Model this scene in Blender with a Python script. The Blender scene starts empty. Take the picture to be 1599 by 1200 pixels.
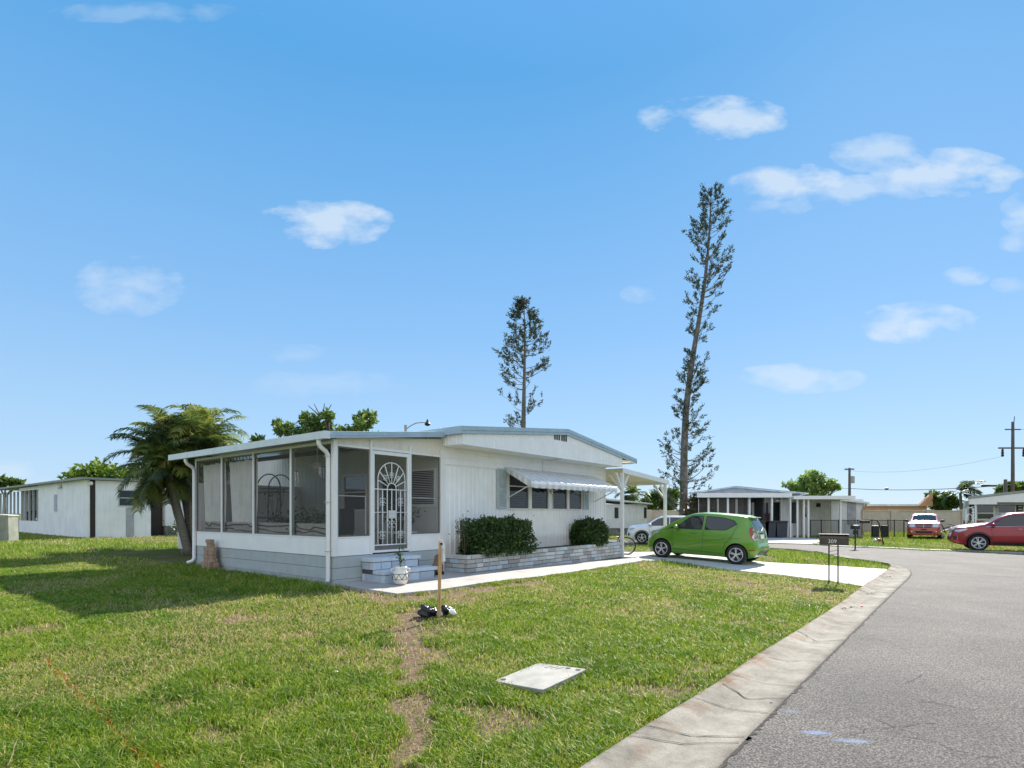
import bpy, bmesh, math, random
import numpy as np
from mathutils import Vector, Matrix
R = math.radians
sc = bpy.context.scene
C = sc.collection
random.seed(7)
rng = np.random.default_rng(7)

# ------------------------------------------------------------------ camera, sky, sun, exposure
FPX, CX, HY, HC = 870.0, 800.0, 802.0, 1.70      # focal length in photo pixels, principal column, horizon row, eye height
cam = bpy.data.cameras.new("camera")
cam_o = bpy.data.objects.new("camera", cam); C.objects.link(cam_o)
cam_o.location = (0, 0, HC); cam_o.rotation_euler = (R(90), 0, 0)
cam.sensor_width = 36.0; cam.lens = 36.0*FPX/1599.0
cam.shift_y = (HY-600.0)/1599.0
cam.clip_start = 0.05; cam.clip_end = 6000
sc.camera = cam_o
sc.view_settings.view_transform = 'Standard'; sc.view_settings.look = 'None'
sc.view_settings.exposure = 1.15; sc.view_settings.gamma = 1.0
SUN_AZ, SUN_EL = R(34), R(37.5)

w = bpy.data.worlds.new("World"); sc.world = w; w.use_nodes = True
nt = w.node_tree; nt.nodes.clear()
def N(t, **k):
    n = nt.nodes.new(t)
    for a, b in k.items(): setattr(n, a, b)
    return n
def Mth(op, a, b=None, c=None, clamp=False):
    n = nt.nodes.new('ShaderNodeMath'); n.operation = op; n.use_clamp = clamp
    for i, x in enumerate((a, b, c)):
        if x is None: continue
        if isinstance(x, (int, float)): n.inputs[i].default_value = x
        else: nt.links.new(x, n.inputs[i])
    return n.outputs[0]
sky = N('ShaderNodeTexSky', sky_type='NISHITA'); sky.sun_disc = False
sky.sun_elevation = SUN_EL; sky.sun_rotation = SUN_AZ
sky.air_density = 1.0; sky.dust_density = 0.2; sky.ozone_density = 2.5; sky.altitude = 50
tc = N('ShaderNodeTexCoord')
sep = N('ShaderNodeSeparateXYZ'); nt.links.new(tc.outputs['Generated'], sep.inputs[0])
yy = Mth('MAXIMUM', sep.outputs[1], 0.05)
gx = Mth('DIVIDE', sep.outputs[0], yy); gz = Mth('DIVIDE', sep.outputs[2], yy)
# light-to-deep blue of the clear sky with height
ramp = N('ShaderNodeValToRGB'); nt.links.new(Mth('MAXIMUM', sep.outputs[2], 0.0), ramp.inputs[0])
els = ramp.color_ramp.elements
els[0].position = 0.0; els[0].color = (0.235, 0.325, 0.425, 1)
els[1].position = 1.0; els[1].color = (0.10, 0.24, 0.50, 1)
for p, c in ((0.12, (0.190, 0.300, 0.425)), (0.30, (0.120, 0.245, 0.415)), (0.62, (0.045, 0.180, 0.365))):
    e = els.new(p); e.color = (*c, 1)
skc = N('ShaderNodeMix', data_type='RGBA', blend_type='MIX'); skc.inputs[0].default_value = 0.90
sks = N('ShaderNodeVectorMath', operation='SCALE'); nt.links.new(sky.outputs[0], sks.inputs[0]); sks.inputs['Scale'].default_value = 0.09
nt.links.new(sks.outputs[0], skc.inputs[6]); nt.links.new(ramp.outputs[0], skc.inputs[7])
# small fair-weather clouds: direction masks broken up by noise
cmb = N('ShaderNodeCombineXYZ'); nt.links.new(gx, cmb.inputs[0]); nt.links.new(Mth('MULTIPLY', gz, 1.9), cmb.inputs[1])
nz = N('ShaderNodeTexNoise'); nt.links.new(cmb.outputs[0], nz.inputs['Vector'])
nz.inputs['Scale'].default_value = 11.0; nz.inputs['Detail'].default_value = 10.0; nz.inputs['Roughness'].default_value = 0.54; nz.inputs['Distortion'].default_value = 0.12
nf = Mth('SUBTRACT', nz.outputs[0], 0.5)
total = None
for (u, v, a, b, s) in [(1118,184,125,38,1.0),(1232,286,98,34,1.0),(1370,238,82,34,.75),(1478,270,125,42,1.0),(1345,298,120,26,.7),(508,350,112,42,1.1),
                        (200,447,95,52,.55),(1432,505,98,36,.9),(1245,592,120,25,.72),(1600,335,42,38,.7),(1508,432,40,17,.6),(1205,322,70,18,.55),
                        (1000,460,34,16,.4),(15,742,80,28,.45),(1585,380,30,16,.5),(500,600,150,24,.25),(470,555,60,18,.25),(1575,445,30,14,.4),(240,20,190,18,.3)]:
    cu, cv = (u-CX)/FPX, (HY-v)/FPX
    dx = Mth('DIVIDE', Mth('SUBTRACT', gx, cu), a/FPX); dz = Mth('DIVIDE', Mth('SUBTRACT', gz, cv), b/FPX)
    r = Mth('SQRT', Mth('ADD', Mth('MULTIPLY', dx, dx), Mth('MULTIPLY', dz, dz)))
    m = Mth('SUBTRACT', 1.0, r)
    m = Mth('ADD', m, Mth('MULTIPLY', nf, 3.4))
    m = Mth('SUBTRACT', m, Mth('MULTIPLY', Mth('MAXIMUM', Mth('SUBTRACT', r, 0.9), 0.0), 3.2))
    m = Mth('MULTIPLY', Mth('MULTIPLY', m, 1.15, clamp=True), s)
    total = m if total is None else Mth('MAXIMUM', total, m)
total = Mth('MULTIPLY', Mth('SMOOTH_MIN', total, 1.0, 0.2), 0.66, clamp=True)
clm = N('ShaderNodeMix', data_type='RGBA', blend_type='MIX')
nt.links.new(total, clm.inputs[0]); nt.links.new(skc.outputs[2], clm.inputs[6]); clm.inputs[7].default_value = (0.36, 0.40, 0.44, 1)
# added white brightening of the unseen sky behind the camera, fills shaded walls
fill_fac = Mth('MULTIPLY', Mth('SUBTRACT', Mth('MULTIPLY', sep.outputs[1], -1.0), 0.12), 2.2, clamp=True)
fill_fac = Mth('MULTIPLY', fill_fac, Mth('ADD', 0.80, Mth('MULTIPLY', nf, 1.2)), clamp=True)
fill_mix = N('ShaderNodeMix', data_type='RGBA', blend_type='MIX'); nt.links.new(fill_fac, fill_mix.inputs[0]); nt.links.new(clm.outputs[2], fill_mix.inputs[6]); fill_mix.inputs[7].default_value = (0.54, 0.565, 0.60, 1)
bg = N('ShaderNodeBackground'); bg.inputs[1].default_value = 1.0
nt.links.new(fill_mix.outputs[2], bg.inputs[0])
wo = N('ShaderNodeOutputWorld'); nt.links.new(bg.outputs[0], wo.inputs[0])

sun = bpy.data.lights.new("sun", 'SUN'); sun.energy = 4.6; sun.angle = R(0.5); sun.color = (1.0, 0.94, 0.84)
so = bpy.data.objects.new("sun", sun); C.objects.link(so)
sd = Vector((math.sin(SUN_AZ)*math.cos(SUN_EL), math.cos(SUN_AZ)*math.cos(SUN_EL), math.sin(SUN_EL)))
so.rotation_euler = sd.to_track_quat('Z', 'Y').to_euler(); so.location = (20, 30, 40)

# ------------------------------------------------------------------ materials
MATS = {}
def pmat(name, col, rough=0.6, var=0.12, scale=3.0, bump=0.0, bscale=40.0, metal=0.0, col2=None, tint=None, alpha=None,
         spec=0.5, detail=6.0, trans=0.0, coat=0.0, streak=0.0, streakcol=(0.2,0.18,0.14), sss=0.0, stretch=(1,1,1), grime=None):
    if name in MATS: return MATS[name]
    m = bpy.data.materials.new(name); m.use_nodes = True; t = m.node_tree
    b = t.nodes['Principled BSDF']; out = t.nodes['Material Output']
    tcn = t.nodes.new('ShaderNodeTexCoord'); mp = t.nodes.new('ShaderNodeMapping'); mp.inputs['Scale'].default_value = stretch
    t.links.new(tcn.outputs['Object'], mp.inputs[0])
    n = t.nodes.new('ShaderNodeTexNoise'); n.inputs['Scale'].default_value = scale; n.inputs['Detail'].default_value = detail
    n.inputs['Roughness'].default_value = 0.62
    t.links.new(mp.outputs[0], n.inputs['Vector'])
    rp = t.nodes.new('ShaderNodeValToRGB'); t.links.new(n.outputs[0], rp.inputs[0])
    c2 = col2 if col2 else tuple(c*(1-2*var) for c in col)
    c1 = col if col2 else tuple(min(1, c*(1+var)) for c in col)
    rp.color_ramp.elements[0].position = 0.32; rp.color_ramp.elements[0].color = (*c2, 1)
    rp.color_ramp.elements[1].position = 0.68; rp.color_ramp.elements[1].color = (*c1, 1)
    cur = rp.outputs[0]
    if tint:
        at = t.nodes.new('ShaderNodeAttribute'); at.attribute_name = 'tint'
        r2 = t.nodes.new('ShaderNodeValToRGB'); t.links.new(at.outputs['Fac'], r2.inputs[0])
        es = r2.color_ramp.elements
        for i, (p, c) in enumerate(tint):
            if i == 0: e = es[0]; e.position = p
            elif i == 1: e = es[1]; e.position = p
            else: e = es.new(p)
            e.color = (*c, 1)
        mx = t.nodes.new('ShaderNodeMix'); mx.data_type = 'RGBA'; mx.blend_type = 'MULTIPLY'; mx.inputs[0].default_value = 1.0
        t.links.new(r2.outputs[0], mx.inputs[6]); t.links.new(cur, mx.inputs[7]); cur = mx.outputs[2]
    if streak > 0:   # stains: noise stretched vertically
        mp2 = t.nodes.new('ShaderNodeMapping'); mp2.inputs['Scale'].default_value = (9, 9, 0.9); t.links.new(tcn.outputs['Object'], mp2.inputs[0])
        n2 = t.nodes.new('ShaderNodeTexNoise'); n2.inputs['Scale'].default_value = 1.0; n2.inputs['Detail'].default_value = 5
        t.links.new(mp2.outputs[0], n2.inputs['Vector'])
        mr = t.nodes.new('ShaderNodeMapRange'); mr.inputs[1].default_value = 0.48; mr.inputs[2].default_value = 0.8; mr.inputs[3].default_value = 0; mr.inputs[4].default_value = streak
        t.links.new(n2.outputs[0], mr.inputs[0])
        mx = t.nodes.new('ShaderNodeMix'); mx.data_type = 'RGBA'; t.links.new(mr.outputs[0], mx.inputs[0]); t.links.new(cur, mx.inputs[6])
        mx.inputs[7].default_value = (*streakcol, 1); cur = mx.outputs[2]
    if grime:        # splashed soil low on the thing (z height, strength, colour)
        sp = t.nodes.new('ShaderNodeSeparateXYZ'); t.links.new(tcn.outputs['Object'], sp.inputs[0])
        ad = t.nodes.new('ShaderNodeMath'); ad.operation = 'MULTIPLY_ADD'; t.links.new(n.outputs[0], ad.inputs[0]); ad.inputs[1].default_value = -0.5; t.links.new(sp.outputs[2], ad.inputs[2])
        mr = t.nodes.new('ShaderNodeMapRange'); mr.inputs[1].default_value = grime[0]-0.25; mr.inputs[2].default_value = grime[0]-0.1; mr.inputs[3].default_value = grime[1]; mr.inputs[4].default_value = 0
        t.links.new(ad.outputs[0], mr.inputs[0])
        mx = t.nodes.new('ShaderNodeMix'); mx.data_type = 'RGBA'; t.links.new(mr.outputs[0], mx.inputs[0]); t.links.new(cur, mx.inputs[6])
        mx.inputs[7].default_value = (*grime[2], 1); cur = mx.outputs[2]
    t.links.new(cur, b.inputs['Base Color'])
    b.inputs['Roughness'].default_value = rough; b.inputs['Metallic'].default_value = metal
    b.inputs['Specular IOR Level'].default_value = spec
    if coat: b.inputs['Coat Weight'].default_value = coat; b.inputs['Coat Roughness'].default_value = 0.05
    if bump > 0:
        n3 = t.nodes.new('ShaderNodeTexNoise'); n3.inputs['Scale'].default_value = bscale; n3.inputs['Detail'].default_value = 4
        t.links.new(tcn.outputs['Object'], n3.inputs['Vector'])
        bp = t.nodes.new('ShaderNodeBump'); bp.inputs['Strength'].default_value = bump; bp.inputs['Distance'].default_value = 0.02
        t.links.new(n3.outputs[0], bp.inputs['Height']); t.links.new(bp.outputs[0], b.inputs['Normal'])
    surf = b.outputs[0]
    if sss > 0:   # thin leaves: some light passes through
        tr = t.nodes.new('ShaderNodeBsdfTranslucent'); t.links.new(cur, tr.inputs[0])
        ms = t.nodes.new('ShaderNodeMixShader'); ms.inputs[0].default_value = sss
        t.links.new(surf, ms.inputs[1]); t.links.new(tr.outputs[0], ms.inputs[2]); surf = ms.outputs[0]
    if alpha is not None:
        tr = t.nodes.new('ShaderNodeBsdfTransparent')
        ms = t.nodes.new('ShaderNodeMixShader'); ms.inputs[0].default_value = alpha
        t.links.new(tr.outputs[0], ms.inputs[1]); t.links.new(surf, ms.inputs[2]); surf = ms.outputs[0]
    if surf is not b.outputs[0]: t.links.new(surf, out.inputs[0])
    MATS[name] = m
    return m

M_white = pmat('white_siding', (0.87,0.87,0.865), 0.45, 0.03, 2.0, streak=0.13, streakcol=(0.50,0.46,0.38), bump=0.05, grime=(0.62,0.5,(0.50,0.46,0.38)))
M_whitepaint = pmat('white_paint', (0.78,0.78,0.775), 0.4, 0.03, 4.0, streak=0.10, streakcol=(0.45,0.42,0.36))
M_knee = pmat('knee_panel_paint', (0.85,0.85,0.845), 0.35, 0.03, 2.5, bump=0.03)
M_cream = pmat('cream_panel', (0.74,0.70,0.60), 0.5, 0.04, 3.0, streak=0.2, streakcol=(0.45,0.38,0.26))
M_skirt = pmat('skirting_block_paint', (0.40,0.575,0.69), 0.75, 0.10, 5.0, bump=0.25, bscale=30, streak=0.3, streakcol=(0.62,0.62,0.58), grime=(0.66,0.6,(0.42,0.38,0.30)))
M_bluetrim = pmat('blue_grey_trim', (0.36,0.48,0.56), 0.4, 0.06, 3.0, streak=0.3, streakcol=(0.62,0.66,0.68))
M_roofwhite = pmat('roof_coating', (0.70,0.72,0.72), 0.5, 0.08, 2.0, streak=0.2)
M_gutter = pmat('gutter_paint', (0.66,0.71,0.73), 0.4, 0.05, 3.0, streak=0.25, streakcol=(0.45,0.45,0.42))
M_frame_al = pmat('aluminium_frame', (0.60,0.61,0.61), 0.4, 0.06, 6.0, metal=0.4)
M_screen = pmat('insect_screen', (0.13,0.125,0.118), 0.8, 0.05, 2.0, alpha=0.29)
M_dark = pmat('dark_metal', (0.018,0.018,0.018), 0.5, 0.1, 5.0)
M_darkframe = pmat('bronze_frame', (0.16,0.15,0.14), 0.5, 0.1, 5.0)
M_black = pmat('black_rubber', (0.014,0.014,0.015), 0.75, 0.15, 12.0, bump=0.1)
M_glass = pmat('window_glass', (0.035,0.04,0.045), 0.04, 0.1, 1.0, spec=0.8)
M_glassclear = pmat('clear_pane', (0.03,0.035,0.04), 0.03, 0.1, 1.0, spec=0.8, alpha=0.55)
M_blind = pmat('blind_slats', (0.50,0.48,0.44), 0.6, 0.05, 4.0)
M_curtain = pmat('curtain_cloth', (0.80,0.78,0.75), 0.9, 0.06, 3.0, bump=0.1, bscale=60, streak=0.2, streakcol=(0.35,0.33,0.30))
M_chrome = pmat('bright_metal', (0.62,0.63,0.65), 0.22, 0.05, 4.0, metal=0.9)
M_conc = pmat('concrete', (0.40,0.38,0.34), 0.85, 0.10, 1.2, bump=0.25, bscale=60)
M_drive = pmat('painted_concrete_drive', (0.50,0.485,0.455), 0.8, 0.06, 0.8, bump=0.15, bscale=50, streak=0.0)
M_walk = pmat('walk_concrete', (0.40,0.37,0.34), 0.85, 0.12, 1.5, bump=0.2, bscale=50)
M_bark = pmat('bark', (0.10,0.080,0.062), 0.9, 0.3, 9.0, bump=0.8, bscale=18)
M_pinebark = pmat('pine_bark', (0.17,0.15,0.135), 0.9, 0.3, 4.0, bump=0.6, bscale=8)
M_palmbark = pmat('palm_bark', (0.21,0.185,0.15), 0.85, 0.25, 6.0, bump=0.5, bscale=14, col2=(0.10,0.09,0.07), stretch=(1,1,6))
M_wood = pmat('stake_wood', (0.50,0.32,0.15), 0.75, 0.18, 8.0, bump=0.2, stretch=(4,4,0.6))
M_polewood = pmat('pole_wood', (0.13,0.105,0.085), 0.85, 0.25, 6.0, bump=0.3, stretch=(3,3,0.4))
M_brick_w = pmat('painted_brick', (1,1,1), 0.7, 0.08, 7.0, bump=0.5, bscale=22, tint=[(0,(0.30,0.30,0.29)),(0.5,(0.50,0.50,0.48)),(0.8,(0.60,0.60,0.59)),(1,(0.42,0.54,0.64))])
M_brick_s = pmat('step_brick', (1,1,1), 0.7, 0.08, 7.0, bump=0.5, bscale=22, tint=[(0,(0.40,0.47,0.54)),(1,(0.56,0.62,0.68))])
M_mortar = pmat('dark_mortar', (0.085,0.085,0.085), 0.9, 0.2, 10.0)
M_redbrick = pmat('old_clay_brick', (0.46,0.31,0.21), 0.9, 0.3, 9.0, bump=0.6, bscale=30, col2=(0.27,0.19,0.14))
M_soil = pmat('dark_soil', (0.045,0.035,0.027), 0.95, 0.3, 9.0, bump=0.8, bscale=25)

# ------------------------------------------------------------------ mesh helpers
class MB:
    def __init__(s): s.v = []; s.f = []; s.t = []
    def add(s, vs, fs, tint=0.5):
        o = len(s.v); s.v += [tuple(p) for p in vs]; s.f += [tuple(o+i for i in f) for f in fs]; s.t += [tint]*len(fs); return s
    def box(s, x0, x1, y0, y1, z0, z1, tint=0.5):
        return s.add([(x0,y0,z0),(x1,y0,z0),(x1,y1,z0),(x0,y1,z0),(x0,y0,z1),(x1,y0,z1),(x1,y1,z1),(x0,y1,z1)],
                     [(3,2,1,0),(4,5,6,7),(0,1,5,4),(1,2,6,5),(2,3,7,6),(3,0,4,7)], tint)
    def obox(s, c, size, M=None, tint=0.5):
        M = M or Matrix.Identity(3); a, b, d = (q/2 for q in size); c = Vector(c)
        vs = [c + M @ Vector(p) for p in ((-a,-b,-d),(a,-b,-d),(a,b,-d),(-a,b,-d),(-a,-b,d),(a,-b,d),(a,b,d),(-a,b,d))]
        return s.add(vs, [(3,2,1,0),(4,5,6,7),(0,1,5,4),(1,2,6,5),(2,3,7,6),(3,0,4,7)], tint)
    def bar(s, p, q, w, h=None, tint=0.5):
        p, q = Vector(p), Vector(q); d = q-p
        if d.length < 1e-6: return s
        M = d.to_track_quat('Z', 'Y').to_matrix()
        return s.obox((p+q)/2, (w, h or w, d.length), M, tint)
    def tube(s, pts, r, n=8, caps=True, tint=0.5):
        pts = [Vector(p) for p in pts]; k = len(pts)
        rs = r if isinstance(r, (list, tuple)) else [r]*k
        vs = []; a = None
        for i, p in enumerate(pts):
            d = (pts[min(i+1,k-1)] - pts[max(i-1,0)]).normalized()
            if a is None:
                a = d.cross(Vector((0,0,1)))
                if a.length < 0.2: a = d.cross(Vector((1,0,0)))
            a = a - d*a.dot(d)
            if a.length < 1e-4: a = d.cross(Vector((0.3,0.5,0.8)))
            a.normalize(); b = a.cross(d)
            for j in range(n):
                th = 2*math.pi*j/n
                vs.append(p + (a*math.cos(th) + b*math.sin(th))*rs[i])
        fs = [(i*n+j, i*n+(j+1) % n, (i+1)*n+(j+1) % n, (i+1)*n+j) for i in range(k-1) for j in range(n)]
        if caps: fs += [tuple(range(n-1,-1,-1)), tuple((k-1)*n+j for j in range(n))]
        return s.add(vs, fs, tint)
    def lathe(s, prof, c=(0,0,0), n=24, M=None, tint=0.5):
        M = M or Matrix.Identity(3); c = Vector(c); vs = []
        for (r, z) in prof:
            for j in range(n):
                th = 2*math.pi*j/n; vs.append(c + M @ Vector((r*math.cos(th), r*math.sin(th), z)))
        k = len(prof)
        fs = [(i*n+j, i*n+(j+1) % n, (i+1)*n+(j+1) % n, (i+1)*n+j) for i in range(k-1) for j in range(n)]
        fs += [tuple(range(n-1,-1,-1)), tuple((k-1)*n+j for j in range(n))]
        return s.add(vs, fs, tint)
    def prism(s, pts, d, tint=0.5):
        n = len(pts); d = Vector(d); a = [Vector(p) for p in pts]
        return s.add(a+[p+d for p in a], [tuple(range(n-1,-1,-1)), tuple(range(n,2*n))]+[(i,(i+1)%n,n+(i+1)%n,n+i) for i in range(n)], tint)
    def ball(s, c, r, nu=10, nv=7, tint=0.5):
        rx, ry, rz = r if isinstance(r, (tuple, list)) else (r, r, r); vs = []; 
        for i in range(nv+1):
            ph = math.pi*i/nv
            for j in range(nu):
                th = 2*math.pi*j/nu
                vs.append((c[0]+rx*math.sin(ph)*math.cos(th), c[1]+ry*math.sin(ph)*math.sin(th), c[2]+rz*math.cos(ph)))
        return s.add(vs, [(i*nu+j, (i+1)*nu+j, (i+1)*nu+(j+1)%nu, i*nu+(j+1)%nu) for i in range(nv) for j in range(nu)], tint)
    def build(s, name, mat, parent=None, smooth=False, bevel=0.0, loc=None, tinted=False, solid=0.0):
        me = bpy.data.meshes.new(name); me.from_pydata([tuple(p) for p in s.v], [], s.f); 
        if tinted:
            a = me.attributes.new('tint', 'FLOAT', 'FACE'); a.data.foreach_set('value', s.t)
        bm = bmesh.new(); bm.from_mesh(me); bmesh.ops.recalc_face_normals(bm, faces=bm.faces); bm.to_mesh(me); bm.free()
        me.materials.append(mat); me.shade_smooth() if smooth else me.shade_flat()
        o = bpy.data.objects.new(name, me); C.objects.link(o)
        if parent: o.parent = parent
        if loc: o.location = loc
        if bevel:
            b = o.modifiers.new('bevel', 'BEVEL'); b.width = bevel; b.segments = 2; b.limit_method = 'ANGLE'; b.harden_normals = False
        if solid:
            b = o.modifiers.new('solid', 'SOLIDIFY'); b.thickness = solid
        return o
def np_mesh(name, V, Fc, mat, parent=None, tint=None, smooth=False):
    me = bpy.data.meshes.new(name); V = np.asarray(V, dtype=np.float32).reshape(-1, 3)
    k = Fc.shape[1]; nf = Fc.shape[0]
    me.vertices.add(len(V)); me.vertices.foreach_set('co', V.ravel())
    me.loops.add(nf*k); me.loops.foreach_set('vertex_index', Fc.astype(np.int32).ravel())
    me.polygons.add(nf); me.polygons.foreach_set('loop_start', np.arange(0, nf*k, k, dtype=np.int32))
    if tint is not None:
        a = me.attributes.new('tint', 'FLOAT', 'FACE'); a.data.foreach_set('value', np.asarray(tint, dtype=np.float32))
    me.update(calc_edges=True); me.materials.append(mat)
    if not smooth: me.shade_flat()
    o = bpy.data.objects.new(name, me); C.objects.link(o)
    if parent: o.parent = parent
    return o
def thing(name, label, cat, loc=(0,0,0), rotz=0.0, group=None):
    o = bpy.data.objects.new(name, None); C.objects.link(o); o.location = loc; o.rotation_euler = (0,0,rotz)
    o['label'] = label; o['category'] = cat
    if group: o['group'] = group
    return o
def tag(o, label, cat, group=None):
    o['label'] = label; o['category'] = cat
    if group: o['group'] = group
    return o
def struct(o, kind='structure'): o['kind'] = kind; return o

# ------------------------------------------------------------------ terrain
def smooth(t): t = np.clip(t, 0, 1); return t*t*(3-2*t)
DX, DY = 0.64, 0.768
# roads run over flat ground at z = 0; the lawn rises from the kerb towards the home
def gz_np(x, y):
    x = np.asarray(x, float); y = np.asarray(y, float)
    d = -DY*x + DX*y - 1.97
    s = DX*x + DY*y
    k = 1.0 - 0.42*smooth((s-8)/11.0)
    cd = (-(x-4.9)*0.50 - (y-28.4)*0.866)          # distance on our side of the cross street
    a = 0.40*smooth(d/7.0)*k*smooth(cd/5.0)
    lft = 0.42*smooth((-x-3.5)/5.0)*smooth((-x-3.5)/5.0)*0 
    west = smooth((-x-8)/10.0)                          # the lots to the left sit higher and ignore the cross street
    a = a*(1-west) + (0.40*smooth(d/7.0) + 0.10*smooth((-x-12)/8.0))*west
    far = (-(y-34.0) - 0.60*(x-5.9))*-1.0              # beyond the cross street
    b = 0.14*smooth((far-0.5)/6.0)*smooth((d-1.0)/6.0+ (x-14)/6.0)
    return np.maximum(a, b*(1-west))
def gz1(x, y): return float(gz_np(x, y))
def G(u, v, dz=0.0):
    """point of the ground seen at photo pixel (u, v)"""
    du, dv = (u-CX)/FPX, (v-HY)/FPX
    if dv <= 0.002: dv = 0.002
    z = 0.2
    for _ in range(40):
        Y = (HC-z)/dv; z = 0.5*z + 0.5*(gz1(du*Y, Y)+dz)
    return Vector((du*Y, Y, z))
def P(u, v, Y): return Vector(((u-CX)/FPX*Y, Y, HC-(v-HY)/FPX*Y))
def inpoly(x, y, poly):
    r = np.zeros(x.shape, bool); n = len(poly); j = n-1
    for i in range(n):
        xi, yi = poly[i][0], poly[i][1]; xj, yj = poly[j][0], poly[j][1]
        c = ((yi > y) != (yj > y)) & (x < (xj-xi)*(y-yi)/((yj-yi) if yj != yi else 1e-9)+xi)
        r ^= c; j = i
    return r
def gridcut(poly, step):
    """flat polygon cut by a grid; returns a bmesh in XY"""
    bm = bmesh.new(); vs = [bm.verts.new((p[0], p[1], 0)) for p in poly]; bm.faces.new(vs)
    xs = [p[0] for p in poly]; ys = [p[1] for p in poly]
    for ax, lo, hi in ((0, min(xs), max(xs)), (1, min(ys), max(ys))):
        q = math.floor(lo/step)*step+step
        while q < hi:
            no = [0,0,0]; no[ax] = 1; co = [0,0,0]; co[ax] = q
            bmesh.ops.bisect_plane(bm, geom=bm.verts[:]+bm.edges[:]+bm.faces[:], plane_co=co, plane_no=no); q += step
    bmesh.ops.triangulate(bm, faces=bm.faces[:])
    return bm
def drape(name, poly, off, mat, step=0.5, thick=0.0, parent=None, zf=None):
    bm = gridcut(poly, step)
    zf = zf or gz1
    for v in bm.verts: v.co.z = zf(v.co.x, v.co.y)+off
    if thick:
        r = bmesh.ops.extrude_face_region(bm, geom=bm.faces[:])
        for e in r['geom']:
            if isinstance(e, bmesh.types.BMVert): e.co.z -= thick
        bmesh.ops.recalc_face_normals(bm, faces=bm.faces)
    else:
        for f in bm.faces:
            if f.normal.z < 0: f.normal_flip()
        bmesh.ops.recalc_face_normals(bm, faces=bm.faces)
        if sum(f.normal.z for f in bm.faces) < 0: bmesh.ops.reverse_faces(bm, faces=bm.faces)
    me = bpy.data.meshes.new(name); bm.to_mesh(me); bm.free(); me.materials.append(mat)
    o = bpy.data.objects.new(name, me); C.objects.link(o)
    if parent: o.parent = parent
    return o
class VNoise:
    def __init__(s, seed): s.g = np.random.default_rng(seed).random((64, 64))
    def one(s, x, y):
        xi = np.floor(x).astype(int); yi = np.floor(y).astype(int); fx = smooth(x-xi); fy = smooth(y-yi); g = s.g
        a = g[xi % 64, yi % 64]; b = g[(xi+1) % 64, yi % 64]; c = g[xi % 64, (yi+1) % 64]; d = g[(xi+1) % 64, (yi+1) % 64]
        return (a*(1-fx)+b*fx)*(1-fy)+(c*(1-fx)+d*fx)*fy
    def __call__(s, x, y, sc, o=4):
        t = 0; am = 1; tot = 0
        for i in range(o): t = t+am*s.one(x*sc*2**i+i*7.3, y*sc*2**i+i*3.1); tot += am; am *= 0.55
        return t/tot
VN = VNoise(3)
VN2 = VNoise(11)

# house frame: origin at the porch corner, x along the street front, y along the porch side
HO = Vector((-3.256, 10.19, 0)); HA = R(51.98)
E1 = Vector((math.cos(HA), math.sin(HA), 0)); E2 = Vector((-math.sin(HA), math.cos(HA), 0))
def HW(x, y, z=0): return HO + E1*x + E2*y + Vector((0,0,z))

# ------------------------------------------------------------------ outlines on the ground
def gp(lst): return [G(u, v) for u, v in lst]
# grass edge of the kerb (from behind the camera, round the corner, along the cross street)
D2 = Vector((DX, DY, 0))
grass_edge = [G(926,1197)-D2*14, G(926,1197)-D2*6] + [G(*q) for q in [(926,1197),(1014,1140),(1118,1075),(1180,1031),(1250,987),(1315,944),(1354,914),(1373,902),(1388,890.5),(1391,885),(1383,881.5),(1357,877),(1310,870.5),(1272,862.5),(1200,857)]]
asph_edge = [G(1121,1200)-D2*14, G(1121,1200)-D2*6] + [G(*q) for q in [(1121,1200),(1168,1152),(1225,1095),(1284,1036),(1322,998),(1363,957),(1396,925),(1412,910),(1421,900),(1422,894),(1413,888.5),(1393,882.5),(1345,874.5),(1308,867),(1201,855)]]
near_cross = [G(1200,855.5), G(1100,852), G(1000,850.5), G(950,850), G(930,849.8)]
far_cross = [G(930,843.6), G(980,844), G(1100,845.5), G(1200,848), G(1269,850), G(1305,854.2), G(1395,857.6), G(1440,860.3), G(1520,862.6), G(1599,866)]
far_dir = (far_cross[-1]-far_cross[-4]).normalized()
road_poly = asph_edge + near_cross[1:] + far_cross + [far_cross[-1]+far_dir*40, far_cross[-1]+far_dir*40-D2*45]
road_poly = [Vector((p[0], p[1], 0)) for p in road_poly]
drive_poly = gp([(1351,916.5),(1389,892),(1383,889.5),(1300,884),(1200,879),(1150,874),(1110,868),(1040,862.5),(960,863),(900,880),(905,893),(1000,876),(1038,876),(1130,889),(1225,899),(1290,907)])
walk_poly = [HW(0.02,-0.01), HW(10.4,-0.01), HW(10.4,-1.45)] + gp([(985,880),(905,893),(840,902),(760,911),(690,922),(620,929),(560,920)]) + [HW(-0.02,-0.45)]
farlawn_drive = gp([(1196,848.2),(1269,850),(1300,843),(1240,840),(1130,839),(1100,842)])
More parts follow.
